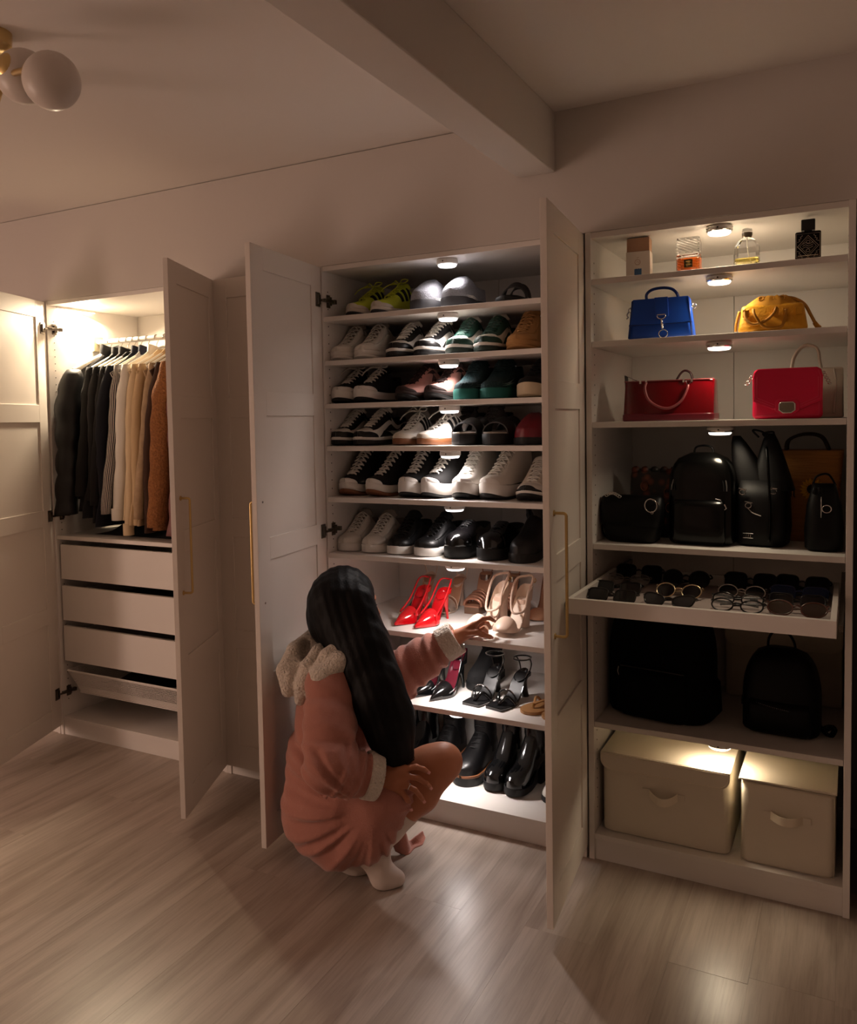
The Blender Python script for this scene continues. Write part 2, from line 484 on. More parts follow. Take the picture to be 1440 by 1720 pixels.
# ------------------------------------------------------------------ lights in the wardrobes
m_lens = {}
def puck(loc, kind, label, watts, spread=168, tilt=0):
    col = COL_SHOE if kind == 's' else COL_BAG
    t = thing('puck_light', label, 'light', loc, group=None)
    R_ = 0.037
    MB().lathe([(0.001, 0), (R_ - .002, 0), (R_ - .001, -.004), (R_, -.005), (R_, -.016), (R_ - .003, -.019), (R_ - .004, -.019), (.001, -.019)], 40).build(
        'housing', m_chrome if kind == 'b' else mat('puck_plastic', srgb(225, 222, 218), rough=.35), t, smooth=True, auto=35)
    if kind == 'b':
        MB().lathe([(R_ + .0003, -.0115), (R_ + .0006, -.011), (R_ + .0006, -.006), (R_ + .0003, -.0055)], 40).build('band', mat('puck_plastic', srgb(225, 222, 218), rough=.35), t, smooth=True)
    ln = 'lens_' + kind
    ml = mat(ln, (1, 1, 1), emit=tuple(.5 + .5 * c for c in col), estr=3.2)
    MB().lathe([(R_ - .0045, -.0185), (R_ - .005, -.023), (R_ - .009, -.0265), (.02, -.0275), (.001, -.028)], 40).build('lens', ml, t, smooth=True)
    MB().lathe([(.0008, -.0015), (.0022, -.0012), (.0024, 0)], 10, (0, -R_ - .0003, -.011), axis='y').build('sensor', m_dark, t)
    ld = bpy.data.lights.new('puck_lamp', 'AREA'); ld.shape = 'DISK'; ld.size = .055; ld.energy = watts; ld.color = col; ld.spread = rad(spread)
    lo = bpy.data.objects.new('puck_lamp', ld); COL.objects.link(lo); lo.parent = t; lo.location = (0, 0, -.0295); lo.rotation_euler = (rad(tilt), 0, 0)
    return t
zs_s = [2.01 - T] + [z - T for z in SHOE_Z]
names_s = ['under the top panel', 'under the topmost shelf', 'under the second shelf', 'under the third shelf', 'under the fourth shelf',
           'under the fifth shelf', 'under the sixth shelf', 'under the seventh shelf', 'under the lowest shelf']
for i, z in enumerate(zs_s):
    puck((2.003, 0.055 + (.03 if i > 4 else 0), z), 's', 'round white puck light ' + names_s[i] + ' of the shoe wardrobe', PUCK_SHOE_W * (.8 if i < 6 else 1.5), 138 if i < 6 else 152)
zs_b = [2.01 - T, BAG_Z[0] - T, BAG_Z[1] - T, BAG_Z[2] - T, BAG_Z[4] - T]
names_b = ['under the top panel above the perfumes', 'above the blue and yellow bags', 'above the red and pink bags', 'above the shelf of black bags', 'above the cream storage boxes']
for i, z in enumerate(zs_b):
    puck((2.893, 0.045 + (.02 if i > 2 else 0), z), 'b', 'round warm puck light ' + names_b[i], PUCK_BAG_W * (4.2, 2.2, 1.2, .7, 1.9)[i], 165 if i < 3 else 150, 24 if i < 3 else 0)
# warm light bar on the left panel, right under the top panel
t = thing('light_bar', 'short warm light bar in the top left corner of the clothes wardrobe', 'light', (T + .002, 0.05, 1.982))
boxes((0, .014, 0, .22, 0, .010)).build('bar_housing', m_white, t, bevel=.001)
boxes((.001, .013, .003, .217, -.003, 0)).build('diffuser', mat('lens_l', (1, 1, 1), emit=tuple(.5 + .5 * c for c in COL_LED), estr=3.5), t)
ld = bpy.data.lights.new('bar_lamp', 'AREA'); ld.shape = 'RECTANGLE'; ld.size = .012; ld.size_y = .21; ld.energy = LED_W; ld.color = COL_LED
lo = bpy.data.objects.new('bar_lamp', ld); COL.objects.link(lo); lo.parent = t; lo.location = (.007, .11, -.0045); lo.rotation_euler = (rad(-12), rad(-16), 0)
# ------------------------------------------------------------------ shoes
def col_mat(key, rgb, rough=.6, **k): return mat(key, srgb(*rgb), rough=rough, **k)
M_ = {
 'white': col_mat('white_leather', (222, 216, 208), .5, bump=.05, bscale=400),
 'offw': col_mat('offwhite_leather', (205, 194, 180), .55, bump=.05, bscale=400),
 'cloth_w': col_mat('white_canvas', (214, 207, 198), .9, bump=.25, bscale=900),
 'lace_w': col_mat('white_lace', (225, 220, 212), .9),
 'black': col_mat('black_leather', (11, 10, 11), .42, bump=.05, bscale=300),
 'patent': col_mat('black_patent', (12, 12, 13), .12, coat=.6),
 'gloss': col_mat('black_polished_leather', (8, 7, 8), .2, coat=.4),
 'cloth_k': col_mat('black_canvas', (14, 13, 14), .92, bump=.25, bscale=900),
 'rub_w': col_mat('white_rubber', (224, 219, 213), .55),
 'rub_k': col_mat('black_rubber', (13, 13, 14), .6),
 'rub_c': col_mat('cream_rubber', (205, 188, 158), .6),
 'gum': col_mat('gum_rubber', (120, 74, 44), .5),
 'green': col_mat('green_leather', (26, 64, 54), .5),
 'dgreen': col_mat('dark_green_rubber', (38, 52, 46), .55),
 'yellow': col_mat('neon_yellow_mesh', (190, 198, 52), .7, bump=.15, bscale=700),
 'red_r': col_mat('red_rubber', (190, 30, 30), .5),
 'tan': col_mat('tan_suede', (172, 128, 78), .9, bump=.2, bscale=500),
 'pinkm': col_mat('dusty_pink_mesh', (168, 122, 112), .75, bump=.2, bscale=600),
 'brownk': col_mat('dark_brown_mesh', (52, 38, 36), .8, bump=.2, bscale=600),
 'teal': col_mat('teal_suede', (22, 92, 84), .85, bump=.3, bscale=500),
 'tealf': col_mat('dark_teal_plush', (14, 44, 48), .95, bump=.9, bscale=260, dist=.006),
 'spark': col_mat('speckled_trim', (128, 150, 150), .4, bump=.9, bscale=500),
 'grey': col_mat('grey_mesh', (98, 90, 88), .85, bump=.3, bscale=700),
 'greyf': col_mat('grey_felt', (140, 142, 150), .95, bump=.8, bscale=220, var=.25, vscale=160, dist=.004),
 'dgrey': col_mat('dark_grey_rubber', (62, 62, 66), .7),
 'lin_k': col_mat('dark_lining', (16, 14, 14), .95),
 'lin_w': col_mat('pale_lining', (150, 140, 132), .95),
 'red': col_mat('red_patent', (196, 12, 22), .1, coat=.7),
 'dred': col_mat('dark_red_leather', (112, 14, 30), .4),
 'burg': col_mat('burgundy_lining', (92, 24, 38), .25, coat=.4),
 'nude': col_mat('nude_leather', (214, 186, 166), .42),
 'nudein': col_mat('nude_insole', (226, 204, 184), .5),
 'rose': col_mat('rose_gold_strap', (176, 128, 104), .3, metal=.5),
 'rosein': col_mat('tan_insole', (182, 134, 104), .5),
 'plexi': col_mat('brown_faceted_heel', (112, 82, 62), .15, coat=.5),
 'clear': mat('clear_plastic', srgb(226, 214, 200), rough=.08, trans=.75, ior=1.4),
 'gold': m_gold, 'gems': col_mat('rhinestones', (235, 230, 225), .12, metal=.9), 'chrome': m_chrome,
 'tan_l': col_mat('tan_leather', (168, 122, 76), .45),
}
GEM = MB()
def ends(n, p=2.0):
    u = np.linspace(0, 1, n)
    return 0.5 - 0.5 * np.sign(np.cos(pi * u)) * np.abs(np.cos(pi * u)) ** .85

class Sneak:
    """shoe surface: t 0 heel .. 1 toe, v 0 sole .. 1 rim"""
    def __init__(s, L=.27, W=.046, slim=.34, zs=((0, .034), (.5, .028), (1, .022)), H=None, tc=.45, tv=.70, rim=((0, .066), (.12, .060), (.28, .050)),
                 spring=.010, lean=.06, g=(.011, .022), a=.7, b=.85, wide=None, toe_cap=.15):
        s.L, s.W, s.tc, s.tv, s.spring, s.lean, s.g, s.a, s.b, s.tcap = L, W, tc, tv, spring, lean, g, a, b, toe_cap
        s.zs = zs; s.slim = slim
        s.Hk = H or ((0, .12), (.2, .122), (.4, .112), (.5, .092), (.6, .077), (.7, .064), (.82, .052), (.92, .043), (1, .030))
        s.rim = rim
        s.wk = wide or ((0, .74), (.1, .78), (.25, .80), (.42, .82), (.56, .92), (.7, 1.0), (.8, 1.0), (.9, .93), (1, .80))
    def w(s, t):
        x = pchip(*zip(*s.wk), t) * s.W
        e = .10; c = s.tcap
        x = x * np.where(t < e, np.sqrt(np.clip(1 - ((e - t) / e) ** 2, 0, 1)), 1)
        return x * np.where(t > 1 - c, np.sqrt(np.clip(1 - ((t - 1 + c) / c) ** 2.3, 0, 1)), 1)
    def zt(s, t): return pchip(*zip(*s.zs), t) + s.spring * np.clip((t - .72) / .28, 0, 1) ** 2 * .7
    def zb(s, t): return s.spring * np.clip((t - .74) / .26, 0, 1) ** 2 + .006 * np.clip((.08 - t) / .08, 0, 1) ** 2
    def H(s, t):
        f = np.clip((np.asarray(t, float) - .48) / .34, 0, 1)
        return pchip(*zip(*s.Hk), t) * (1 - s.slim * f * f * (3 - 2 * f))
    def thc(s, t):
        t = np.asarray(t, float)
        gw = s.g[0] + (s.g[1] - s.g[0]) * np.clip((s.tv - t) / (s.tv - s.tc), 0, 1)
        gw = gw * np.sqrt(np.clip((s.tv - t) / .05, 0, 1))
        th_g = np.arccos(np.clip(gw / np.maximum(s.w(t), 1e-4), 0, .95) ** (1 / s.a))
        tcv = s.tc
        r_tc = float(s.H(tcv) * math.sin(math.acos(min(.95, s.g[1] / float(s.w(np.array(tcv)))) ** (1 / s.a))) ** s.b)
        xs = [k for k, _ in s.rim] + [tcv]; ys = [k for _, k in s.rim] + [r_tc]
        r = pchip(xs, ys, t)
        th_r = np.arcsin(np.clip(r / s.H(t), 0, 1) ** (1 / s.b))
        return np.where(t >= tcv, th_g, th_r)
    def P(s, t, v, side, inset=0.0):
        t = np.asarray(t, float); v = np.asarray(v, float)
        th = v * s.thc(t)
        w = np.maximum(s.w(t) - inset, 0.0)
        z = (s.H(t) - inset) * np.sin(th) ** s.b
        y = side * w * np.cos(th) ** s.a
        x = s.L * t + inset * np.clip(1 - t / .1, 0, 1) - inset * np.clip((t - .9) / .1, 0, 1)
        x = x - s.lean * z * np.clip(1 - t / .4, 0, 1) * -0.0 + s.lean * z * np.clip(1 - t / .35, 0, 1) * 0.6 - s.lean * .8 * z * np.clip(1 - t / .12, 0, 1) 
        return np.stack([x, y, s.zt(t) + z], -1)
    def N(s, t, v, side):
        e = 1e-3
        t = np.clip(t, 2 * e, 1 - 6 * e); v = np.clip(v, 2 * e, 1 - 2 * e)
        a = s.P(t + e, v, side) - s.P(t - e, v, side); b = s.P(t, v + e, side) - s.P(t, v - e, side)
        n = -np.cross(a, b) * side
        return n / np.maximum(np.linalg.norm(n, axis=-1, keepdims=True), 1e-9)
    def patch(s, mb, T, V, side, off=.0013, mi=0, closev=False):
        """raised overlay on grid arrays T, V"""
        Pq = s.P(T, V, side) + s.N(T, V, side) * off
        n, m = T.shape
        Q = np.zeros((n + 2, m + 2, 3)); Q[1:-1, 1:-1] = Pq
        base = s.P(T, V, side) - s.N(T, V, side) * .0006
        Q[0, 1:-1] = base[0]; Q[-1, 1:-1] = base[-1]; Q[1:-1, 0] = base[:, 0]; Q[1:-1, -1] = base[:, -1]
        if T.max() > .9985: Q[-1, 1:-1] = Pq[-1]; base[-1] = Pq[-1]
        if V.max() > .999 and closev: Q[1:-1, -1] = Pq[:, -1]; base[:, -1] = Pq[:, -1]
        Q[0, 0] = base[0, 0]; Q[0, -1] = base[0, -1]; Q[-1, 0] = base[-1, 0]; Q[-1, -1] = base[-1, -1]
        mb.grid(Q, mi)
    def quad(s, mb, c, side, n=6, m=6, off=.0013):
        c = [np.array(q) for q in c]
        U, Vv = np.meshgrid(np.linspace(0, 1, n), np.linspace(0, 1, m), indexing='ij')
        A = (1 - U)[..., None] * (1 - Vv)[..., None] * c[0] + U[..., None] * (1 - Vv)[..., None] * c[1] + U[..., None] * Vv[..., None] * c[2] + (1 - U)[..., None] * Vv[..., None] * c[3]
        s.patch(mb, A[..., 0], A[..., 1], side, off)
    def band(s, mb, tf0, tf1, v0, v1, side, n=10, m=10, off=.0013):
        """between two curves t=tf0(v), tf1(v)"""
        vv = np.linspace(v0, v1, m); uu = np.linspace(0, 1, n)
        T = np.array([[tf0(v) + (tf1(v) - tf0(v)) * u for v in vv] for u in uu]); V = np.array([[v for v in vv] for u in uu])
        s.patch(mb, T, V, side, off, closev=bool(T.max() > .9))

SIDES = (1, -1)
def sneaker(name, label, cat, st, c, laces=True, overlays=(), loops=0, group=None, outf=.35, tongue=.022, lace_n=6, lr=.0027, toe_up=False, ground=None):
    """c: dict of material keys for the parts"""
    t = thing(name, label, cat, group=group)
    T = ends(40)
    # soles
    def sole(f0, f1, m, nm, pad):
        P = []
        for q in T:
            w = float(st.w(np.array(q))) + pad; zb, zt = float(st.zb(np.array(q))), float(st.zt(np.array(q)))
            if ground is not None: zb = zb * 1.0
            a = zb + (zt - zb) * f0; b = zb + (zt - zb) * f1
            x = st.L * q + (-pad if q < .02 else 0) * (1 - q / .02) + (pad if q > .98 else 0) * ((q - .98) / .02)
            e = min(.003, (b - a) * .3)
            ww = max(w, .0004)
            P.append([(x, -ww + e, a), (x, -ww, a + e), (x, -ww, b - e), (x, -ww + e, b), (x, ww - e, b), (x, ww, b - e), (x, ww, a + e), (x, ww - e, a)])
        mb = MB().grid(np.array(P), cv=True)
        mb.f.append(tuple(range(8))); mb.m.append(0); k = len(mb.v); mb.f.append(tuple(range(k - 8, k))); mb.m.append(0)
        mb.build(nm, M_[m], t, smooth=True, auto=50)
    if c.get('mid'):
        sole(0, outf, c['out'], 'outsole', .0028); sole(outf, 1.04, c['mid'], 'midsole', .0034 if not toe_up else .003)
        if c.get('line'): sole(outf + (1 - outf) * .42, outf + (1 - outf) * .56, c['line'], 'sole_stripe', .0042)
    else:
        sole(0, 1.04, c['out'], 'sole', .003)
    # upper
    V = np.linspace(0, 1, 9)
    mb = MB()
    TT, VV = np.meshgrid(T, V, indexing='ij')
    for sd in SIDES:
        outer = st.P(TT, VV, sd)
        mb.grid(outer, 0)
    mb.build('upper', M_[c['upper']], t, smooth=True)
    li = MB()
    To = T[T < st.tv - .005]
    TI, VI = np.meshgrid(To, np.linspace(1, .12, 7), indexing='ij')
    for sd in SIDES:
        inn = st.P(TI, VI, sd, .0055)
        rim = st.P(TI[:, :1], VI[:, :1], sd)
        mid = (rim + inn[:, :1]) / 2 + np.array([0, 0, .0022])
        li.grid(np.concatenate([rim, mid, inn], 1), 0)
    ins = np.array([[(st.L * q, sd_ * max(float(st.w(np.array(q))) - .006, 0), float(st.zt(np.array(q))) + .006) for sd_ in (-1, 0, 1)] for q in T[T < .8]])
    li.grid(ins, 0)
    li.build('lining', M_[c.get('lining', 'lin_k')], t, smooth=True)
    # overlays
    split = []
    for ov in overlays:
        if ov[2] in ('side', 'swoosh'): split += [(*ov[:4], (sd_,)) for sd_ in SIDES]
        elif ov[2] == 'quad': split += [(*ov[:3], [q_], (sd_,)) for sd_ in SIDES for q_ in ov[3]]
        else: split.append(ov)
    for ov in split:
        nm, mk, kind = ov[0], ov[1], ov[2]
        m2 = MB()
        sds = SIDES if len(ov) < 5 else ov[4]
        if kind == 'toe':       # toe overlay up to t0(v)
            t0, dv = ov[3]
            for sd in sds: st.band(m2, lambda v: t0 - dv * v, lambda v: 1.0, 0.0, 1.0, sd, 14, 8)
        elif kind == 'cap':     # short rubber toe cap, v limited
            t0, v1 = ov[3]
            for sd in sds: st.band(m2, lambda v: t0 + (.955 - t0) * min(1, v / v1) ** 1.5 if v < v1 else .955 + .03 * (v - v1) / (1 - v1 + 1e-6), lambda v: 1.0, 0.0, 1.0, sd, 16, 12)
        elif kind == 'heel':
            t1, v1 = ov[3]
            for sd in sds: st.band(m2, lambda v: .004, lambda v: t1 * (1 - .25 * v), 0.0, v1, sd, 10, 8)
        elif kind == 'eyestay':
            for sd in sds: st.band(m2, lambda v: st.tc - .02 + .0 * v, lambda v: st.tv - .0 + (1 - v) * .06, ov[3][0], 1.0, sd, 12, 6, .0016)
        elif kind == 'quad':
            for sd in sds:
                for q in ov[3]: st.quad(m2, q, sd, off=.0022)
        elif kind == 'swoosh':
            n, m = 16, 4
            uu = np.linspace(0, 1, n)
            for sd in sds:
                lo_t = .14 + .50 * uu; lo_v = .62 - .52 * np.sin(np.clip(uu * 1.25, 0, 1) * pi * .5) + .34 * np.clip(uu - .62, 0, 1)
                th_ = .05 + .30 * np.clip((uu - .15), 0, 1) * (1 - uu) * 3.2 * np.exp(-((uu - .68) / .3) ** 2) + .0
                hi_v = lo_v + th_ * (1 - .85 * uu ** 6) * np.where(uu < .9, 1, .6)
                Tm = np.array([[a_ for k in range(m)] for a_ in lo_t]); Vm = np.array([[lo_v[i] + (hi_v[i] - lo_v[i]) * k / (m - 1) for k in range(m)] for i in range(n)])
                st.patch(m2, Tm, Vm, sd, .0024)
        elif kind == 'side':
            (a0, a1, b0, b1, v0, v1) = ov[3]
            for sd in sds: st.quad(m2, [(a0, v0), (a1, v0), (b1, v1), (b0, v1)], sd, 8, 6, .001)
        elif kind == 'rimband':
            for sd in sds: st.band(m2, lambda v: .004, lambda v: st.tc, ov[3][0], 1.0, sd, 16, 4, .0022)
        m2.build(nm, M_[mk], t, smooth=True)
    # tongue
    if tongue:
        rows = []
        tt = np.linspace(min(st.tv + .03, .93), st.tc, 8)
        for q in tt:
            w = float(st.w(np.array(q))); g = min(st.g[1] + .005, w * .8)
            H = float(st.H(np.array(q))) - .004; zt = float(st.zt(np.array(q)))
            th0 = math.acos((g / w) ** (1 / st.a)) if g < w else 0
            rows.append([(st.L * q, (k) * g, zt + H * math.sin(math.acos((abs(k) * g / w) ** (1 / st.a))) ** st.b if k else zt + H) for k in np.linspace(-1, 1, 7)])
        dz = (rows[-1][3][2] - rows[-3][3][2]); dx = (rows[-1][3][0] - rows[-3][3][0]); ln = math.hypot(dx, dz)
        dx, dz = dx / ln, dz / ln
        base = rows[-1]
        for k in range(1, 5):
            d = tongue * k / 4; bend = .25 * d * k / 4
            rows.append([(p[0] + dx * d + bend * .3, p[1] * (1 + .06 * k), p[2] + dz * d + (abs(j - 3) / 3) * -.0 - (0.004 if k == 4 and abs(j - 3) == 3 else 0)) for j, p in enumerate(base)])
        R = np.array(rows)
        R2 = R.copy(); R2[..., 2] -= .005; R2[..., 0] -= .003
        mb = MB().grid(np.concatenate([R, R2[::-1]], 0), cu=True)
        mb.build('tongue', M_[c.get('tongue', c['upper'])], t, smooth=True)
    if laces:
        mb = MB()
        ks = np.linspace(st.tv - .03, st.tc + .015, lace_n)
        def ey(q, sd, o=.003):
            q = np.array(q); p = st.P(q, np.array(.93), sd) + st.N(q, np.array(.9), sd) * o
            return p
        for i, q in enumerate(ks):
            a, b = ey(q, 1), ey(q, -1)
            top = np.array([st.L * q, 0, float(st.zt(np.array(q)) + st.H(np.array(q))) + .0035])
            mb.tube(bez([a - np.array([0, 0, .003]), a, (a * .5 + top * .5) + np.array([0, 0, .002]), top, (b * .5 + top * .5) + np.array([0, 0, .002]), b, b - np.array([0, 0, .003])], 3), lr, 6, flat=.55)
            if i + 1 < len(ks):
                c_ = ey(ks[i + 1], -1, .004); d_ = ey(ks[i + 1], 1, .004)
                q2 = (q + ks[i + 1]) / 2
                tp = np.array([st.L * q2, 0, float(st.zt(np.array(q2)) + st.H(np.array(q2))) + .005])
                mb.tube(bez([a, tp, c_], 4), lr, 6, flat=.55); mb.tube(bez([b, tp, d_], 4), lr, 6, flat=.55)
        if loops:
            q = st.tc + .02; z = float(st.zt(np.array(q)) + st.H(np.array(q))) + .006; x = st.L * q
            for sd in SIDES:
                pts = [(x, 0, z), (x + .006, sd * .016, z + .016), (x - .006, sd * .034, z + .018 * loops), (x + .012, sd * .036, z + .002), (x + .012, sd * .014, z + .002), (x, 0, z)]
                mb.tube(bez(pts, 5), lr, 6)
                mb.tube(bez([(x, 0, z), (x + .02, sd * .02, z + .004), (x + .05, sd * .034, z - .012), (x + .07, sd * .038, z - .03)], 5), lr * .9, 6)
        mb.build('laces', M_[c.get('lace', 'lace_w')], t, smooth=True)
    return t

SH_RZ = -pi / 2          # toes towards the room (-Y)
FIRST = {}
def place(obj, x_toe, y_toe, z, yaw=0.0, L=.27, first=True, label=None):
    """x_toe, y_toe: where the toe tip stands; yaw degrees, - turns the toe towards -x"""
    a = SH_RZ + rad(yaw)
    d = Vector((math.cos(a), math.sin(a), 0))
    loc = Vector((x_toe, y_toe, z + .0003)) - d * L
    if first:
        obj.location = loc; obj.rotation_euler = (0, 0, a)
        if label: obj['label'] = label
        return obj
    return dup(obj, loc, a, label)

def pair(obj, xa, xb, y, z, la, lb, group, L=.27, yaw=(0, 0), yb=None):
    obj['group'] = group
    place(obj, xa, y, z, yaw[0], L, True, la)
    return place(obj, xb, y if yb is None else yb, z, yaw[1], L, False, lb)

Z1, Z2, Z3, Z4, Z5, Z6, Z7, Z8 = SHOE_Z
# --- top shelf
st = Sneak(L=.275, slim=.2, zs=((0, .030), (.5, .026), (1, .02)), tc=.46, tv=.76, spring=.016, rim=((0, .064), (.12, .058), (.28, .046)),
           H=((0, .115), (.2, .116), (.4, .104), (.5, .088), (.6, .074), (.7, .061), (.82, .047), (.92, .036), (1, .022)))
stripes = [[(.38 + k * .095, .26), (.43 + k * .095, .26), (.475 + k * .095, .90), (.425 + k * .095, .90)] for k in range(3)]
o = sneaker('sneaker', '', 'shoe', st, dict(out='dgrey', mid='offw', upper='yellow', lining='lin_k', tongue='yellow', lace='yellow'),
            overlays=(('side_stripe', 'rub_k', 'quad', stripes), ('sole_mark', 'red_r', 'side', (.30, .40, .40, .30, 0.0, .05)), ('toe_guard', 'offw', 'cap', (.80, .34)), ('heel_tab', 'yellow', 'heel', (.16, .9))), loops=.8, outf=.3, lr=.0022)
pair(o, 1.600, 1.705, .06, Z1, 'neon yellow sneaker with three black side stripes, farther left of its pair', 'neon yellow sneaker with three black side stripes, beside the grey slippers',
     'neon yellow sneakers on the topmost shelf', .275, (-10, -14))
# felt slippers
st = Sneak(slim=0, L=.255, W=.05, zs=((0, .036), (.5, .034), (1, .034)), tc=.56, tv=.6, spring=.002, g=(.02, .03),
           rim=((0, .050), (.2, .046), (.4, .050)), H=((0, .092), (.3, .096), (.5, .090), (.6, .085), (.75, .068), (.9, .046), (1, .03)))
o = sneaker('slipper', '', 'slipper', st, dict(out='dgrey', upper='greyf', lining='lin_k'), laces=False, tongue=0,
            overlays=(('piping', 'rub_w', 'side', (.40, .985, .985, .40, 0.0, .06)),))
pair(o, 1.898, 2.020, .035, Z1, 'grey felt slipper with dark sole, left one under the puck light', 'grey felt slipper with dark sole, right one of the pair', 'grey felt slippers on the topmost shelf', .255, (0, 0))

def slide(name, label, sole, strap, L=.25, W=.047, zs=.03, hs=.07, bands=((.52, .84),), toe_r=1.0, insole=None, group=None, cross=False):
    t = thing(name, label, 'sandal', group=group)
    st = Sneak(slim=0, L=L, W=W, zs=((0, zs * 1.1), (.5, zs), (1, zs * .9)), spring=.004)
    T = ends(36)
    def ring(f0, f1, pad):
        P = []
        for q in T:
            w = max(float(st.w(np.array(q))) + pad, .0005); zb, zt = float(st.zb(np.array(q))), float(st.zt(np.array(q)))
            a, b = zb + (zt - zb) * f0, zb + (zt - zb) * f1
            P.append([(L * q, -w + .003, a), (L * q, -w, a + .002), (L * q, -w, b - .002), (L * q, -w + .003, b), (L * q, w - .003, b), (L * q, w, b - .002), (L * q, w, a + .002), (L * q, w - .003, a)])
        return MB().grid(np.array(P), cv=True)
    ring(0, .86, 0).build('sole', M_[sole], t, smooth=True, auto=50)
    ring(.84, 1.0, -.004).build('footbed', M_[insole or sole], t, smooth=True, auto=50)
    for a, b in bands:
        R, R2 = [], []
        for q in np.linspace(a, b, 7):
            w = float(st.w(np.array(q))) + .001; zt = float(st.zt(np.array(q)))
            k = 1 - .25 * (q - a) / (b - a)
            R.append([(L * q, w * math.cos(th) , zt - .012 + hs * k * math.sin(th) ** .8) for th in np.linspace(0, pi, 17)])
            R2.append([(L * q, (w - .004) * math.cos(th), zt - .012 + (hs * k - .004) * math.sin(th) ** .8) for th in np.linspace(0, pi, 17)])
        MB().grid(np.concatenate([np.array(R), np.array(R2)[::-1]], 0), cu=True).build('strap', M_[strap], t, smooth=True, auto=50)
    return t
o = slide('slide_sandal', '', 'rub_k', 'black', zs=.022, hs=.07, bands=((.36, .44), (.55, .66)))
o['group'] = 'black slide sandals'
place(o, 2.222, .03, Z1, 0, .25, True, 'black slide sandal with narrow arched straps at the right end of the topmost shelf')

# --- second shelf
st_run = Sneak(L=.275, W=.048, zs=((0, .040), (.5, .034), (1, .026)), tc=.46, tv=.82, spring=.012, rim=((0, .075), (.12, .070), (.28, .058)),
               H=((0, .13), (.2, .13), (.4, .118), (.5, .1), (.6, .082), (.7, .066), (.82, .050), (.92, .040), (1, .026)))
o = sneaker('sneaker', '', 'shoe', st_run, dict(out='rub_w', mid='rub_w', upper='white', lining='lin_w', tongue='lin_w', lace='lace_w'),
            overlays=(('toe_overlay', 'white', 'cap', (.78, .4)), ('eyestay', 'white', 'eyestay', (.55,)), ('heel_counter', 'white', 'heel', (.22, .8))), lace_n=6, tongue=.026)
pair(o, 1.556, 1.660, .03, Z2, 'plain white low sneaker, leftmost on the second shelf', 'plain white low sneaker next to the black and white ones on the second shelf', 'plain white sneakers on the second shelf', .275)
st_dunk = Sneak(L=.28, W=.047, zs=((0, .034), (.5, .031), (1, .028)), tc=.44, tv=.80, spring=.007, rim=((0, .070), (.12, .066), (.28, .052)),
                H=((0, .128), (.2, .128), (.4, .113), (.5, .094), (.6, .079), (.7, .066), (.82, .053), (.92, .043), (1, .028)))
def dunk(out, dark, lace, tongue='white', swoosh=None):
    sw = swoosh or dark
    return sneaker('sneaker', '', 'shoe', st_dunk, dict(out=out, mid='rub_w', upper='white', lining='lin_k', tongue=tongue, lace=lace, line=None), outf=.62,
        overlays=(('toe_overlay', dark, 'cap', (.76, .55)), ('eyestay', dark, 'eyestay', (.52,)), ('heel_counter', dark, 'heel', (.24, .62)), ('collar', dark, 'rimband', (.74,)),
                  ('side_mark', sw, 'swoosh', None), ('foxing', dark, 'side', (.36, .74, .62, .64, 0.0, .22))), lace_n=7, lr=.0036, tongue=.024)
pk = dunk('rub_k', 'black', 'lace_w')
pair(pk, 1.795, 1.903, .03, Z2, 'black and white sneaker with curved side mark, left of its pair under the second puck', 'black and white sneaker with curved side mark, brightly lit under the second puck',
     'black and white sneakers on the second shelf', .28, (0, -6))
gk = dunk('dgreen', 'green', 'green')
pair(gk, 2.033, 2.140, .03, Z2, 'dark green and white sneaker with green laces, left of its pair', 'dark green and white sneaker with green laces, next to the tan shoe',
     'dark green and white sneakers on the second shelf', .28)
o = sneaker('sneaker', '', 'shoe', st_run, dict(out='tan', mid='tan', upper='tan', lining='lin_k', lace='tan'),
            overlays=(('toe_overlay', 'tan', 'cap', (.74, .45)), ('eyestay', 'tan', 'eyestay', (.5,))), lace_n=7, tongue=.026)
place(o, 2.262, .03, Z2, 0, .275, True, 'tan suede sneaker half hidden by the right door on the second shelf'); o['group'] = 'tan sneakers'

# --- third shelf
st_ov = Sneak(L=.27, W=.046, zs=((0, .040), (.5, .036), (1, .042)), slim=.15, tc=.43, tv=.80, spring=.012, rim=((0, .062), (.12, .058), (.28, .046)),
              H=((0, .105), (.2, .105), (.4, .098), (.5, .084), (.6, .068), (.7, .052), (.82, .038), (.92, .028), (1, .012)))
o = sneaker('sneaker', '', 'shoe', st_ov, dict(out='rub_k', mid='rub_w', upper='cloth_k', lining='lin_k', lace='lace_w'), outf=.3,
            overlays=(('toe_cap', 'rub_w', 'cap', (.80, .5)),), lace_n=6, loops=1.1, lr=.0032)
pair(o, 1.556, 1.650, .03, Z3, 'black canvas platform sneaker with white rubber toe, leftmost on the third shelf', 'black canvas platform sneaker with tall white lace loops, second on the third shelf',
     'black canvas platform sneakers on the third shelf', .27, (0, -3))
st_pk = Sneak(L=.28, W=.048, zs=((0, .046), (.5, .036), (1, .024)), tc=.45, tv=.80, spring=.022, rim=((0, .072), (.12, .066), (.28, .052)),
              H=((0, .12), (.2, .12), (.4, .108), (.5, .09), (.6, .074), (.7, .060), (.82, .048), (.92, .038), (1, .024)))
o = sneaker('sneaker', '', 'shoe', st_pk, dict(out='rub_k', mid='brownk', upper='pinkm', lining='lin_k', lace='brownk', tongue='brownk'), outf=.5,
            overlays=(('toe_guard', 'brownk', 'cap', (.86, .3)), ('white_wedge', 'rub_w', 'side', (.30, .76, .70, .34, -0.0, .12)), ('side_panel', 'brownk', 'side', (.34, .52, .56, .40, .3, .8))), lace_n=6)
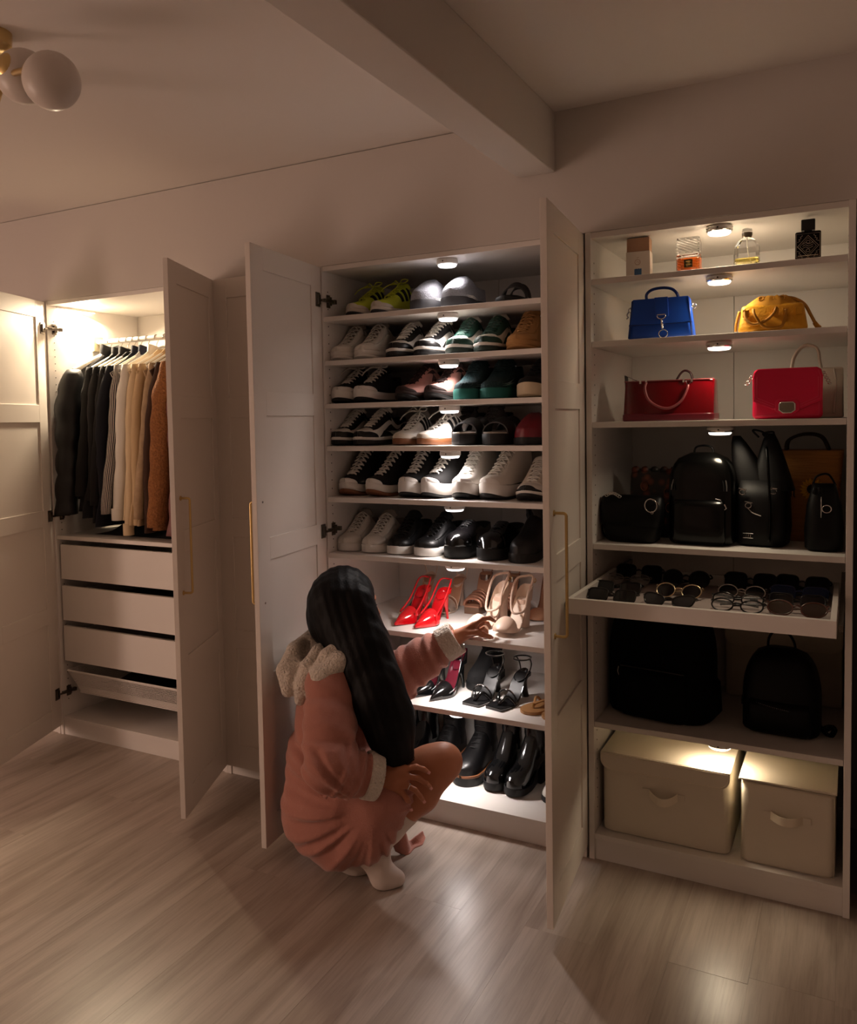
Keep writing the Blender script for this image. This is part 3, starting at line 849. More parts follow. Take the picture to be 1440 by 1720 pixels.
pair(o, 1.818, 1.936, .035, Z3, 'dusty pink and brown trainer with white sole wedge, left of its pair', 'dusty pink and brown trainer with white sole wedge, lit by the third puck',
     'dusty pink trainers on the third shelf', .28, (-12, -10))
st_tl = Sneak(L=.26, W=.050, zs=((0, .036), (.5, .034), (1, .034)), tc=.46, tv=.68, spring=.004, rim=((0, .085), (.12, .080), (.28, .070)), g=(.014, .026),
              H=((0, .13), (.2, .13), (.4, .116), (.5, .098), (.6, .082), (.7, .068), (.82, .054), (.92, .042), (1, .03)))
o = sneaker('moccasin_boot', '', 'shoe', st_tl, dict(out='teal', upper='tealf', lining='lin_k', lace='tealf'), overlays=(('speckled_trim', 'spark', 'side', (.50, .992, .97, .50, .16, .30)), ('toe_panel', 'teal', 'side', (.50, .992, .992, .50, 0.0, .15))), lace_n=5)
pair(o, 2.065, 2.165, .03, Z3, 'dark teal plush shoe with speckled trim, left of its pair', 'dark teal plush shoe with speckled trim, right of its pair in shade', 'dark teal shoes on the third shelf', .26)
o = sneaker('sneaker', '', 'shoe', st_ov, dict(out='rub_c', upper='cloth_k', lining='lin_k', lace='cloth_k'), lace_n=5)
place(o, 2.296, .03, Z3, 0, .27, True, 'black shoe with cream sole at the right end of the third shelf'); o['group'] = 'black shoes with cream soles'

# --- fourth shelf
pair(dup(pk), 1.545, 1.640, .03, Z4, 'black and white sneaker with curved side mark, leftmost on the fourth shelf', 'black and white sneaker with curved side mark beside the striped white pair',
     'black and white sneakers on the fourth shelf', .28, (0, -8))
st_sm = Sneak(L=.275, W=.044, zs=((0, .026), (.5, .024), (1, .022)), tc=.45, tv=.82, spring=.006, rim=((0, .062), (.12, .056), (.28, .046)),
              H=((0, .112), (.2, .112), (.4, .102), (.5, .087), (.6, .073), (.7, .059), (.82, .047), (.92, .037), (1, .022)))
st3 = [[(.34 + k * .08, .06), (.38 + k * .08, .06), (.44 + k * .08, .86), (.40 + k * .08, .86)] for k in range(3)]
o = sneaker('sneaker', '', 'shoe', st_sm, dict(out='gum', upper='white', lining='lin_w', tongue='lin_w', lace='lace_w'),
            overlays=(('side_stripe', 'rub_k', 'quad', st3), ('toe_overlay', 'offw', 'cap', (.80, .42)), ('heel_tab', 'white', 'heel', (.15, .95))), lace_n=7, loops=.7, tongue=.03)
pair(o, 1.803, 1.890, .04, Z4, 'white sneaker with gum sole, partly hidden by its striped partner', 'white sneaker with three black stripes and gum sole on the fourth shelf',
     'white striped sneakers on the fourth shelf', .275, (-5, -24))
gs = sneaker('sneaker', '', 'shoe', st_run, dict(out='grey', mid='grey', upper='grey', lining='lin_k', lace='grey'), overlays=(('eyestay', 'grey', 'eyestay', (.5,)),), lace_n=7)
pair(gs, 1.935, 2.045, .235, Z4, 'dark grey sneaker standing behind the striped white pair', 'dark grey sneaker standing behind the black platform sandal', 'dark grey sneakers at the back of the fourth shelf', .275)
o = slide('platform_sandal', '', 'rub_k', 'black', zs=.048, hs=.062, bands=((.30, .48), (.60, .86)), insole='lin_w', L=.25, W=.05)
pair(o, 2.052, 2.166, .03, Z4, 'black platform sandal with wide straps and pale insole', 'black platform sandal with wide straps, next to the dark red mule', 'black platform sandals on the fourth shelf', .25, (-2, -4))
st = Sneak(slim=0, L=.25, W=.048, zs=((0, .026), (.5, .024), (1, .024)), tc=.5, tv=.55, spring=.003, g=(.02, .03), rim=((0, .020), (.2, .020), (.38, .05)),
           H=((0, .09), (.3, .095), (.5, .088), (.6, .083), (.75, .068), (.9, .046), (1, .03)))
o = sneaker('mule', '', 'shoe', st, dict(out='rub_k', upper='dred', lining='lin_k'), laces=False, tongue=0)
place(o, 2.285, .03, Z4, 0, .25, True, 'dark red mule at the right end of the fourth shelf'); o['group'] = 'dark red mules'

# --- fifth shelf: high tops
H_hi = ((0, .165), (.2, .165), (.36, .152), (.45, .130), (.55, .103), (.65, .078), (.75, .056), (.84, .040), (.92, .030), (1, .016))
def hitop(zs, out, mid, up, lace, spring=.016, outf=.25, lin='lin_k', extra=(), rimh=.112):
    st = Sneak(L=.275, W=.046, zs=zs, slim=.12, tc=.34, tv=.84, spring=spring, rim=((0, rimh), (.1, rimh), (.22, rimh)), H=H_hi, g=(.015, .023))
    return sneaker('high_top_sneaker', '', 'shoe', st, dict(out=out, mid=mid, upper=up, lining=lin, lace=lace, tongue=up), outf=outf, lace_n=9, loops=1.0, lr=.0038, tongue=.012,
                   overlays=(('toe_cap', mid, 'cap', (.90, .5)),) + extra)
o = hitop(((0, .064), (.15, .054), (.4, .040), (.8, .040), (1, .040)), 'gum', 'rub_w', 'cloth_k', 'lace_w', .02, .34)
pair(o, 1.572, 1.680, .04, Z5, 'black high-top with chunky white sole and gum tread, leftmost on the fifth shelf', 'black high-top with chunky white sole and gum tread, second on the fifth shelf',
     'black high-tops with gum treads', .275, (-2, -14))
o = hitop(((0, .054), (.5, .048), (1, .050)), 'rub_k', 'rub_w', 'cloth_k', 'lace_w', .016, .2)
pair(o, 1.828, 1.912, .04, Z5, 'black platform high-top with white laces, left of its pair', 'black platform high-top with white laces, brightly lit beside the white pair', 'black platform high-tops', .275, (-2, -12))
o = hitop(((0, .054), (.5, .048), (1, .050)), 'rub_k', 'rub_w', 'cloth_w', 'lace_w', .018, .22, 'lin_w', extra=(('sole_line', 'rub_k', 'side', (.02, .86, .86, .02, 0.0, .02)),))
pair(o, 2.043, 2.140, .04, Z5, 'white canvas platform high-top, left of its pair', 'white canvas platform high-top, right of its pair', 'white platform high-tops', .275, (-2, -12))
pair(dup(gs), 1.955, 2.10, .26, Z5, 'grey sneaker standing behind the white high-tops', 'grey sneaker mostly hidden behind the white high-tops', 'grey sneakers at the back of the fifth shelf', .275)
o = sneaker('sneaker', '', 'shoe', st_pk, dict(out='rub_k', mid='rub_w', upper='white', lining='lin_w', lace='lace_w'), outf=.55, overlays=(('toe_guard', 'rub_k', 'cap', (.88, .2)), ('eyestay', 'offw', 'eyestay', (.5,))), lace_n=6)
place(o, 2.288, .035, Z5, 0, .28, True, 'white running shoe with black toe tread beside the right door'); o['group'] = 'white running shoes'

# --- sixth shelf
st_cup = Sneak(L=.275, W=.047, zs=((0, .034), (.5, .031), (1, .030)), tc=.45, tv=.80, spring=.005, rim=((0, .070), (.12, .064), (.28, .054)),
               H=((0, .125), (.2, .125), (.4, .113), (.5, .095), (.6, .079), (.7, .065), (.82, .052), (.92, .042), (1, .026)))
o = sneaker('sneaker', '', 'shoe', st_cup, dict(out='rub_w', upper='white', lining='lin_w', tongue='lin_w', lace='lace_w'), overlays=(('eyestay', 'white', 'eyestay', (.5,)), ('toe_box', 'white', 'toe', (.80, .05)), ('heel_counter', 'offw', 'heel', (.2, .85))), lace_n=7, tongue=.028)
pair(o, 1.558, 1.666, .045, Z6, 'white leather sneaker, leftmost on the sixth shelf', 'white leather sneaker next to the black leather pair', 'white leather sneakers on the sixth shelf', .275)
o = sneaker('sneaker', '', 'shoe', st_cup, dict(out='rub_w', upper='black', lining='lin_k', lace='black', tongue='black'), overlays=(('eyestay', 'black', 'eyestay', (.5,)), ('toe_box', 'black', 'toe', (.80, .05)), ('heel_counter', 'black', 'heel', (.2, .9))), lace_n=7, tongue=.028)
pair(o, 1.775, 1.880, .045, Z6, 'black leather sneaker with thick white sole, left of its pair', 'black leather sneaker with thick white sole, right of its pair', 'black leather sneakers with white soles', .275, (0, -10))
st_ox = Sneak(slim=0, L=.27, W=.05, zs=((0, .046), (.5, .040), (1, .040)), tc=.48, tv=.66, spring=.004, rim=((0, .060), (.12, .056), (.28, .048)), g=(.009, .014), toe_cap=.2,
              H=((0, .1), (.2, .1), (.4, .092), (.5, .080), (.6, .068), (.7, .056), (.82, .050), (.92, .042), (1, .024)))
o = sneaker('oxford_shoe', '', 'shoe', st_ox, dict(out='rub_k', upper='gloss', lining='lin_k', lace='black', tongue='black'), overlays=(('toe_seam', 'gloss', 'toe', (.78, .05)),), lace_n=4, lr=.0018, tongue=.012)
pair(o, 2.003, 2.128, .05, Z6, 'chunky polished black lace-up shoe, left of its pair', 'chunky polished black lace-up shoe, right of its pair', 'chunky black lace-up shoes', .27, (-4, -6))

def boot(name, label, shaft_h=.24, foot='gloss', sole='rub_k', L=.27, W=.046, zs=((0, .03), (1, .02)), heel=0.0, shaft_r=(.050, .042), lean=.0, laces=False, group=None, welt=None, top_r=1.0):
    t = thing(name, label, 'boot', group=group)
    st = Sneak(slim=0, L=L, W=W, zs=zs, spring=.004, tc=.3, tv=.31,
               H=((0, .09), (.2, .105), (.35, .118), (.45, .104), (.55, .082), (.65, .066), (.8, .054), (.9, .045), (1, .026)), toe_cap=.2)
    T = ends(36)
    def ring(a_, b_, pad, q0=0.0, q1=1.0):
        P = []
        for q in T[(T >= q0) & (T <= q1)]:
            w = max(float(st.w(np.array(q))) + pad, .0005); zt = float(st.zt(np.array(q)))
            zz0 = a_ * zt; zz1 = b_ * zt
            P.append([(L * q, -w + .002, zz0), (L * q, -w, zz0 + .002), (L * q, -w, zz1 - .001), (L * q, -w + .002, zz1), (L * q, w - .002, zz1), (L * q, w, zz1 - .001), (L * q, w, zz0 + .002), (L * q, w - .002, zz0)])
        m = MB().grid(np.array(P), cv=True)
        m.f.append(tuple(range(8))); m.m.append(0); k = len(m.v); m.f.append(tuple(range(k - 8, k))); m.m.append(0)
        return m
    if heel:
        m = ring(.0, 1.0, .001, 0, .29); m.build('heel', M_[sole], t, smooth=True, auto=50)
        ring(1 - .025 / zs[-1][1] if zs[-1][1] > .026 else .0, 1.0, .003, .40, 1).build('sole', M_[sole], t, smooth=True, auto=50)
        ring(.86, 1.02, .0015, .22, .46).build('shank', M_[sole], t, smooth=True, auto=50)
    else:
        ring(0, 1.0, .004).build('sole', M_[sole], t, smooth=True, auto=50)
    if welt: ring(.78, 1.02, .0055).build('welt', M_[welt], t, smooth=True, auto=50)
    V = np.linspace(0, 1, 10); TT, VV = np.meshgrid(T, V, indexing='ij')
    th = VV * pi / 2
    mb = MB()
    w = st.w(TT); zt = st.zt(TT); H = st.H(TT)
    for sd in SIDES:
        mb.grid(np.stack([L * TT, sd * w * np.cos(th) ** .7, zt + H * np.sin(th) ** .85], -1))
    # shaft
    R = []
    z0 = float(st.zt(np.array(.2))) + .03
    for k in range(14):
        f = k / 13; z = z0 + (shaft_h - z0) * f
        rx = shaft_r[0] * (1.12 - .22 * min(1, f * 3) + .10 * f * top_r); ry = shaft_r[1] * (.92 - .06 * min(1, f * 3) + .12 * f * top_r)
        cx = L * .215 + lean * f
        R.append([(cx + rx * math.cos(a) + .0022 * math.sin(5 * a + 9 * f), ry * math.sin(a) + .0015 * math.sin(31 * f + 2 * a), z + .006 * math.cos(a) * f) for a in np.linspace(0, 2 * pi, 25)[:-1]])
    mb.grid(np.array(R), cv=True)
    Ri = [[(p[0] * .94 + L * .215 * .06 + lean * .06, p[1] * .9, p[2]) for p in R[-1]], [(p[0] * .94 + L * .215 * .06, p[1] * .9, p[2] - .09) for p in R[-1]]]
    mb.grid(np.array([R[-1]] + Ri), cv=True)
    mb.build('upper', M_[foot], t, smooth=True)
    if laces:
        lb = MB()
        for k in range(8):
            f = k / 7; q = .62 - .30 * min(1, f * 1.5)
            if f < .55: x = L * q + .004; z = float(st.zt(np.array(q)) + st.H(np.array(q))) + .003
            else: x = L * .215 + shaft_r[0] * 1.0 + .006; z = z0 + (shaft_h - z0) * (f - .2) * .9
            lb.tube(bez([(x - .012, -.020, z - .006), (x, 0, z + .002), (x - .012, .020, z - .006)], 5), .0026, 6)
        lb.build('laces', M_['cloth_k'], t, smooth=True)
    return t
o = boot('ankle_boot', '', .19, 'black', zs=((0, .034), (1, .03)))
place(o, 2.252, .045, Z6, 0, .27, True, 'black ankle boot at the right end of the sixth shelf'); o['group'] = 'black ankle boots'

# --- heels
def gems(mb, pts, r=.0019):
    for p in pts:
        x, y, z = p
        mb.add([(x + r, y, z), (x - r, y, z), (x, y + r, z), (x, y - r, z), (x, y, z + r), (x, y, z - r)],
               [(0, 2, 4), (2, 1, 4), (1, 3, 4), (3, 0, 4), (2, 0, 5), (1, 2, 5), (3, 1, 5), (0, 3, 5)])

class Pump:
    """u 0 heel .. 1 toe; heel lifted by h"""
    def __init__(s, L=.205, h=.09, toe='point', W=.036, pf=.0):
        s.L, s.h, s.W, s.pf = L, h, W, pf
        if toe == 'point': s.wk = ((0, .40), (.06, .62), (.2, .66), (.36, .68), (.5, .96), (.58, 1.0), (.74, .72), (.9, .28), (1, .03))
        elif toe == 'square': s.wk = ((0, .42), (.06, .64), (.2, .68), (.4, .70), (.6, .96), (.7, 1.04), (.85, .98), (.96, .88), (1, .80))
        else: s.wk = ((0, .42), (.06, .64), (.2, .68), (.4, .70), (.6, .96), (.7, 1.04), (.84, .98), (.94, .72), (1, .12))
    def w(s, u): return float(pchip(*zip(*s.wk), u)) * s.W
    def z(s, u): return s.pf + .006 + float(pchip((0, .13, .26, .40, .52, .68, 1), (s.h, s.h * .98, s.h * .72, s.h * .22, .004, 0.0, .004), u))
    def x(s, u): return s.L * u
    def sole(s, t, th=.006, m='black', ins=None):
        U = np.linspace(0, 1, 30)
        P = [[(s.x(u), -s.w(u), s.z(u) - th), (s.x(u), -s.w(u), s.z(u)), (s.x(u), s.w(u), s.z(u)), (s.x(u), s.w(u), s.z(u) - th)] for u in U]
        mb = MB().grid(np.array(P), cv=True); mb.f += [(0, 1, 2, 3), tuple(range(len(mb.v) - 4, len(mb.v)))]; mb.m += [0, 0]
        mb.build('sole', M_[m], t, smooth=True, auto=40)
        P = [[(s.x(u), k * (s.w(u) - .002), s.z(u) + .0012) for k in (-1, -.5, 0, .5, 1)] for u in np.linspace(.01, .985, 28)]
        if ins: MB().grid(np.array(P)).build('insole', M_[ins], t, smooth=True)
        if s.pf > .012:
            P = [[(s.x(u), -s.w(u), 0), (s.x(u), -s.w(u), s.z(u) - th), (s.x(u), s.w(u), s.z(u) - th), (s.x(u), s.w(u), 0)] for u in np.linspace(.56, 1, 14)]
            mb = MB().grid(np.array(P), cv=True); mb.f += [(0, 1, 2, 3), tuple(range(len(mb.v) - 4, len(mb.v)))]; mb.m += [0, 0]
            mb.build('platform', M_['plexi'], t, auto=40, smooth=True)
    def vamp(s, t, m, u0=.58, hv=.036, name='upper', th=.0016, dip=.0, u1=1.0, lin=None):
        U = np.linspace(u0, u1, 16); A = np.linspace(0, pi, 17)
        R = []
        for u in U:
            k = (u - u0) / (1 - u0); w = s.w(u) + .0015
            H = hv * (1 - k ** 1.7) * .86 + .010 * (1 - k) + .005
            R.append([(s.x(u + dip * (1 - k) * math.sin(a) ** 2), w * math.cos(a), s.z(u) - .004 + H * max(0, math.sin(a)) ** .75) for a in A])
        R = np.array(R); R2 = R.copy(); R2[..., 1] *= .94; R2[..., 2] -= th
        MB().grid(np.concatenate([R, R2[::-1]], 0), cu=False).build(name, M_[m], t, smooth=True)
    def counter(s, t, m, u1=.5, hc=.05, hs=.012, inner=None):
        """heel counter and sides"""
        U = np.concatenate([np.linspace(u1, .05, 14), [.02, 0.0]])
        path = [(s.x(u), s.w(u), s.z(u), u) for u in U] + [(s.x(u), -s.w(u), s.z(u), u) for u in U[::-1]]
        R = []
        for x, y, z, u in path:
            H = hs + (hc - hs) * max(0, 1 - u / u1) ** 1.3
            R.append([(x - .004 * f * (1 - u) , y * (1 + .04 * f), z - .004 + H * f) for f in np.linspace(0, 1, 6)])
        R = np.array(R)
        MB().grid(R).build('heel_counter', M_[m], t, smooth=True)
        if inner:
            R2 = R.copy(); R2[..., 1] *= .93; R2[..., 0] += .0025
            MB().grid(R2).build('inner_lining', M_[inner], t, smooth=True)
    def heel(s, t, m, kind='stiletto'):
        top = s.z(.08) - .004; mb = MB()
        R = []
        for f in np.linspace(0, 1, 9):
            z = top * (1 - f)
            if kind == 'stiletto': rx = .024 * (1 - f) ** 2.2 + .0045; ry = .018 * (1 - f) ** 2.2 + .0045; cx = .026 * (1 - f) ** 1.5 + .006
            elif kind == 'flare': rx = .020 * (1 - f) ** 2 + .010 + .006 * f * f; ry = .016 * (1 - f) ** 2 + .009 + .006 * f * f; cx = .024 * (1 - f) + .014
            else: rx = .022 - .005 * f; ry = .022 - .004 * f; cx = .026 - .004 * f
            pw = 2 if kind != 'block' else 4
            R.append([(cx + rx * np.sign(math.cos(a)) * abs(math.cos(a)) ** (2 / pw), ry * np.sign(math.sin(a)) * abs(math.sin(a)) ** (2 / pw), z + (.018 * math.cos(a) * -(1 - f) ** 3 if kind != 'block' else 0)) for a in np.linspace(0, 2 * pi, 17)[:-1]])
        mb.grid(np.array(R), cv=True); mb.f.append(tuple(range(len(mb.v) - 16, len(mb.v)))); mb.m.append(0)
        mb.build('heel', M_[m], t, smooth=True, auto=45)
    def strap(s, t, m, pts, width=.006, name='strap', thick=.0016):
        P = bez(pts, 8); mb = MB().tube(P, [width * .5] * len(P), 8, flat=None)
        mb.build(name, M_[m], t, smooth=True)
    def across(s, u, hv, n=9):
        w = s.w(u) + .002
        return [(s.x(u), w * math.cos(a), s.z(u) - .002 + hv * math.sin(a) ** .8) for a in np.linspace(0, pi, n)]
    def ankle(s, h, r=.03, n=12, x0=.03, tilt=.0, a0=0):
        return [(x0 + r * 1.15 * math.cos(a), r * math.sin(a), s.z(.05) + h + tilt * math.cos(a)) for a in np.linspace(a0, a0 + 2 * pi, n)]

# red slingbacks, front of the seventh shelf
p = Pump(L=.21, h=.10)
def red_sling(label):
    t = thing('slingback_heel', label, 'shoe', group='red patent slingbacks')
    p.sole(t, .005, 'black', 'red'); p.vamp(t, 'red', .52, .044); p.counter(t, 'red', .56, .018, .012)
    p.heel(t, 'red')
    p.strap(t, 'red', [(p.x(.62), p.w(.62), p.z(.62) + .03), (p.x(.35), p.w(.35) + .006, p.z(.35) + .034), (p.x(.08), .026, p.z(.08) + .042), (-.006, 0, p.z(0) + .045), (p.x(.08), -.026, p.z(.08) + .042), (p.x(.35), -p.w(.35) - .006, p.z(.35) + .034), (p.x(.62), -p.w(.62), p.z(.62) + .03)], .007, 'sling_strap')
    p.strap(t, 'red', p.across(.60, .044), .008, 'vamp_strap')
    b = MB(); q = p.across(.60, .048)[7]
    b.tube([(q[0] - .008, q[1] - .001, q[2] + .006), (q[0] + .008, q[1] - .001, q[2] + .006), (q[0] + .008, q[1] - .004, q[2] - .006), (q[0] - .008, q[1] - .004, q[2] - .006)], .0016, 6, closed=True)
    b.build('buckle', m_gold, t, smooth=True)
    return t
red = red_sling('')
pair(red, 1.764, 1.852, .058, Z7, 'red patent pointed slingback, left of its pair', 'red patent pointed slingback with gold buckle, right of its pair', 'red patent slingbacks on the seventh shelf', .21, (-10, -11), .05)
# clear heels behind the red ones
p2 = Pump(h=.11, toe='round')
def clear_heel(label):
    t = thing('clear_heel', label, 'shoe', group='clear heels')
    p2.sole(t, .006, 'nude', 'rosein'); p2.heel(t, 'nude', 'flare'); p2.vamp(t, 'clear', .66, .040, 'toe_band', u1=.86)
    p2.strap(t, 'nude', p2.across(.56, .05), .004, 'instep_strap')
    g = MB(); gems(g, [Vector(q) for q in bez(p2.across(.66, .047), 5)]); gems(g, [Vector(q) for q in bez(p2.ankle(.055, .03), 4)])
    o_ = g.build('rhinestones', M_['gems'], t); o_['kind'] = 'stuff'
    p2.strap(t, 'nude', p2.ankle(.055, .03), .003, 'ankle_strap')
    for sd in SIDES: p2.strap(t, 'nude', [(.012, sd * .018, p2.z(.04)), (.010, sd * .026, p2.z(.04) + .03), (.024, sd * .030, p2.z(.05) + .055)], .004, 'heel_strap')
    return t
o = clear_heel('')
pair(o, 1.720, 1.830, .30, Z7, 'nude heel with clear toe band and rhinestones, behind the left red shoe', 'nude heel with clear toe band and rhinestones, behind the right red shoe', 'clear heels at the back of the seventh shelf', .205, (4, -4))
# nude ankle strap pumps: one standing, one lifted by the hand
p3 = Pump(L=.19, h=.10, toe='round', W=.040)
def nude_pump(label):
    t = thing('ankle_strap_pump', label, 'shoe', group='nude ankle strap pumps')
    p3.sole(t, .007, 'nude', 'nudein'); p3.vamp(t, 'nude', .70, .040); p3.heel(t, 'nude', 'block'); p3.counter(t, 'nude', .40, .052, .008, 'nudein')
    p3.strap(t, 'nude', [(p3.x(.30), p3.w(.3), p3.z(.3) + .006), (p3.x(.24), .030, p3.z(.2) + .035), (p3.x(.12), .034, p3.z(.1) + .066), (.0, .018, p3.z(0) + .078), (-.004, -.010, p3.z(0) + .076), (p3.x(.14), -.034, p3.z(.1) + .064), (p3.x(.34), -.028, p3.z(.3) + .042), (p3.x(.52), .0, p3.z(.5) + .050), (p3.x(.44), .030, p3.z(.4) + .036), (p3.x(.30), p3.w(.3), p3.z(.3) + .01)], .009, 'ankle_strap')
    b = MB(); b.tube([(.012 + .007 * math.cos(a), .036, p3.z(.1) + .066 + .007 * math.sin(a)) for a in np.linspace(0, 2 * pi, 13)[:-1]], .0014, 6, closed=True)
    b.build('buckle', m_gold, t, smooth=True)
    return t
nude = nude_pump('')
place(nude, 2.034, .120, Z7, -24, .19, True, 'nude ankle strap pump standing left of the one being held')
NUDE_HELD = dup(nude, label='nude ankle strap pump held by its toe by the crouching woman')
NUDE_HELD.location = (2.206, .258, Z7 + .002); NUDE_HELD.rotation_euler = (0, rad(-4), SH_RZ - rad(12))
# rose gold platform sandals behind
p4 = Pump(L=.18, h=.11, toe='square', W=.038, pf=.022)
def rose_sandal(label):
    t = thing('platform_sandal', label, 'sandal', group='rose gold platform sandals')
    p4.sole(t, .006, 'rose', 'rosein'); p4.heel(t, 'plexi', 'block')
    for u, h_ in ((.92, .03), (.80, .036), (.68, .042), (.56, .048)): p4.strap(t, 'rose', p4.across(u, h_), .012, 'strap')
    for sd in SIDES: p4.strap(t, 'rose', [(.012, sd * .018, p4.z(.04)), (.012, sd * .026, p4.z(.04) + .03), (.03, sd * .029, p4.z(.05) + .068)], .005, 'heel_strap')
    for h_ in (.03, .05, .068): p4.strap(t, 'rose', p4.ankle(h_, .028, x0=.035), .006, 'ankle_strap')
    g = MB()
    for h_ in (.042, .05, .06): gems(g, [Vector(q) for q in bez(p4.ankle(h_, .0305, x0=.035), 3)], .0016)
    o_ = g.build('rhinestones', M_['gems'], t); o_['kind'] = 'stuff'
    return t
o = rose_sandal('')
pair(o, 1.945, 2.062, .355, Z7, 'rose gold strappy platform sandal behind the standing nude pump', 'rose gold strappy platform sandal behind the held nude pump', 'rose gold platform sandals on the seventh shelf', .18, (0, 0))
# nude pump at the right end
p5 = Pump(L=.20, h=.12, toe='round', W=.038)
t = thing('pump', 'plain nude stiletto pump at the right end of the seventh shelf', 'shoe')
p5.sole(t, .006, 'rosein', 'rosein'); p5.vamp(t, 'rosein', .76, .03); p5.counter(t, 'rosein', .6, .045, .012); p5.heel(t, 'rosein')
place(t, 2.205, .34, Z7, -3, .20, True)

# eighth shelf: black pointed pumps with burgundy lining
p6 = Pump(L=.21, h=.10)
def burg_pump(label):
    t = thing('pointed_pump', label, 'shoe', group='black pointed pumps')
    p6.sole(t, .006, 'rub_k', 'burg'); p6.vamp(t, 'patent', .56, .040); p6.counter(t, 'patent', .58, .05, .012, 'burg'); p6.heel(t, 'patent')
    p6.strap(t, 'patent', [(p6.x(.66), p6.w(.66), p6.z(.66) + .012), (p6.x(.5), p6.w(.5) + .004, p6.z(.5) + .03), (p6.x(.2), .024, p6.z(.2) + .045)], .004, 'side_strap')
    return t
o = burg_pump('')
pair(o, 1.834, 1.908, .058, Z8, 'black patent pointed pump with burgundy lining, left of its pair', 'black patent pointed pump with burgundy lining, right of its pair', 'black pointed pumps on the eighth shelf', .21, (-10, -12), .055)
# black square toe thong sandals with rhinestone straps
p7 = Pump(L=.215, h=.085, toe='square', W=.040)
def gem_sandal(label):
    t = thing('heeled_sandal', label, 'sandal', group='black rhinestone sandals')
    p7.sole(t, .010, 'patent', 'black'); p7.heel(t, 'patent', 'flare')
    p7.strap(t, 'patent', [(p7.x(.62), p7.w(.62), p7.z(.62)), (p7.x(.72), .018, p7.z(.72) + .030), (p7.x(.84), 0, p7.z(.84) + .004)], .012, 'thong_strap')
    p7.strap(t, 'patent', [(p7.x(.62), -p7.w(.62), p7.z(.62)), (p7.x(.72), -.018, p7.z(.72) + .030), (p7.x(.84), 0, p7.z(.84) + .004)], .012, 'thong_strap')
    p7.strap(t, 'patent', p7.across(.60, .046), .006, 'instep_strap')
    p7.strap(t, 'patent', p7.ankle(.055, .030), .006, 'ankle_strap')
    for sd in SIDES: p7.strap(t, 'patent', [(.012, sd * .018, p7.z(.04)), (.010, sd * .026, p7.z(.04) + .03), (.024, sd * .030, p7.z(.05) + .055)], .005, 'heel_strap')
    g = MB(); gems(g, [Vector(q) for q in bez(p7.across(.60, .050), 6)]); gems(g, [Vector((q[0], q[1] * 1.1, q[2])) for q in bez(p7.ankle(.058, .031), 4)])
    gems(g, [Vector(q) for q in bez([(p7.x(.2), .022, p7.z(.2)), (.03, .032, p7.z(.1) + .03), (.03, .030, p7.z(.1) + .055)], 10)])
    o_ = g.build('rhinestones', M_['gems'], t); o_['kind'] = 'stuff'
    return t
o = gem_sandal('')
pair(o, 2.056, 2.146, .072, Z8, 'black square-toed sandal with rhinestone strap, left of its pair', 'black square-toed sandal with rhinestone strap, right of its pair', 'black rhinestone sandals on the eighth shelf', .215, (-8, -14), .068)
# tan flat thongs
def flat_thong(label):
    t = thing('thong_sandal', label, 'sandal', group='tan thong sandals')
    st = Sneak(L=.25, W=.042, zs=((0, .012), (1, .012)), spring=.002); T_ = ends(30)
    P = [[(.25 * q, -max(float(st.w(np.array(q))), 4e-4), .001), (.25 * q, -max(float(st.w(np.array(q))), 4e-4), .011), (.25 * q, max(float(st.w(np.array(q))), 4e-4), .011), (.25 * q, max(float(st.w(np.array(q))), 4e-4), .001)] for q in T_]
    MB().grid(np.array(P), cv=True).build('sole', M_['tan_l'], t, smooth=True, auto=40)
    for sd in SIDES:
        MB().tube(bez([(.205, 0, .010), (.19, sd * .003, .026), (.15, sd * .026, .034), (.115, sd * .036, .010)], 6), .0055, 8, flat=.5).build('thong_strap', M_['tan_l'], t, smooth=True)
    MB().tube([(.205, 0, .010), (.198, 0, .028)], .0025, 6).build('toe_post', m_gold, t)
    return t
o = flat_thong('')
pair(o, 2.258, 2.345, .075, Z8, 'tan flat thong sandal at the right end of the eighth shelf', 'tan flat thong sandal, mostly hidden by the right door', 'tan thong sandals', .25, (-20, -20), .05)
# black shoes at the back of the eighth shelf
o = boot('ankle_boot', '', .17, 'cloth_k', zs=((0, .03), (1, .025)), L=.24)
pair(o, 2.005, 1.745, .23, Z8, 'matt black ankle boot behind the pointed pumps', 'matt black ankle boot at the back left of the eighth shelf', 'matt black ankle boots at the back', .24)

# wardrobe floor: boots
ZF = .086
o = boot('tall_boot', '', .315, 'gloss', L=.25, zs=((0, .05), (1, .03)), shaft_r=(.055, .048))
pair(o, 1.63, 1.745, .16, ZF, 'tall polished black boot, leftmost on the wardrobe floor', 'tall polished black boot beside the crouching woman', 'tall black boots on the wardrobe floor', .25)
o = boot('combat_boot', '', .30, 'black', 'rub_k', laces=True, L=.27, W=.05, zs=((0, .046), (1, .038)), welt='gum', shaft_r=(.054, .046))
pair(o, 1.865, 1.990, .14, ZF, 'chunky black lace-up boot behind the knee', 'chunky black lace-up boot with brown welt, right of its pair', 'chunky lace-up boots on the wardrobe floor', .27, (0, -4), .125)
o = boot('heeled_boot', '', .30, 'patent', 'rub_k', L=.235, W=.042, zs=((0, .085), (.3, .080), (.5, .050), (.65, .034), (1, .034)), heel=1, shaft_r=(.045, .040), lean=.0)
pair(o, 2.105, 2.186, .125, ZF, 'glossy black block-heeled boot, left of its pair', 'glossy black block-heeled boot, right of its pair', 'glossy heeled boots on the wardrobe floor', .235, (-6, -10), .115)
o = sneaker('sneaker', '', 'shoe', st_sm, dict(out='rub_k', upper='white', lining='lin_w', lace='lace_w'), lace_n=6)
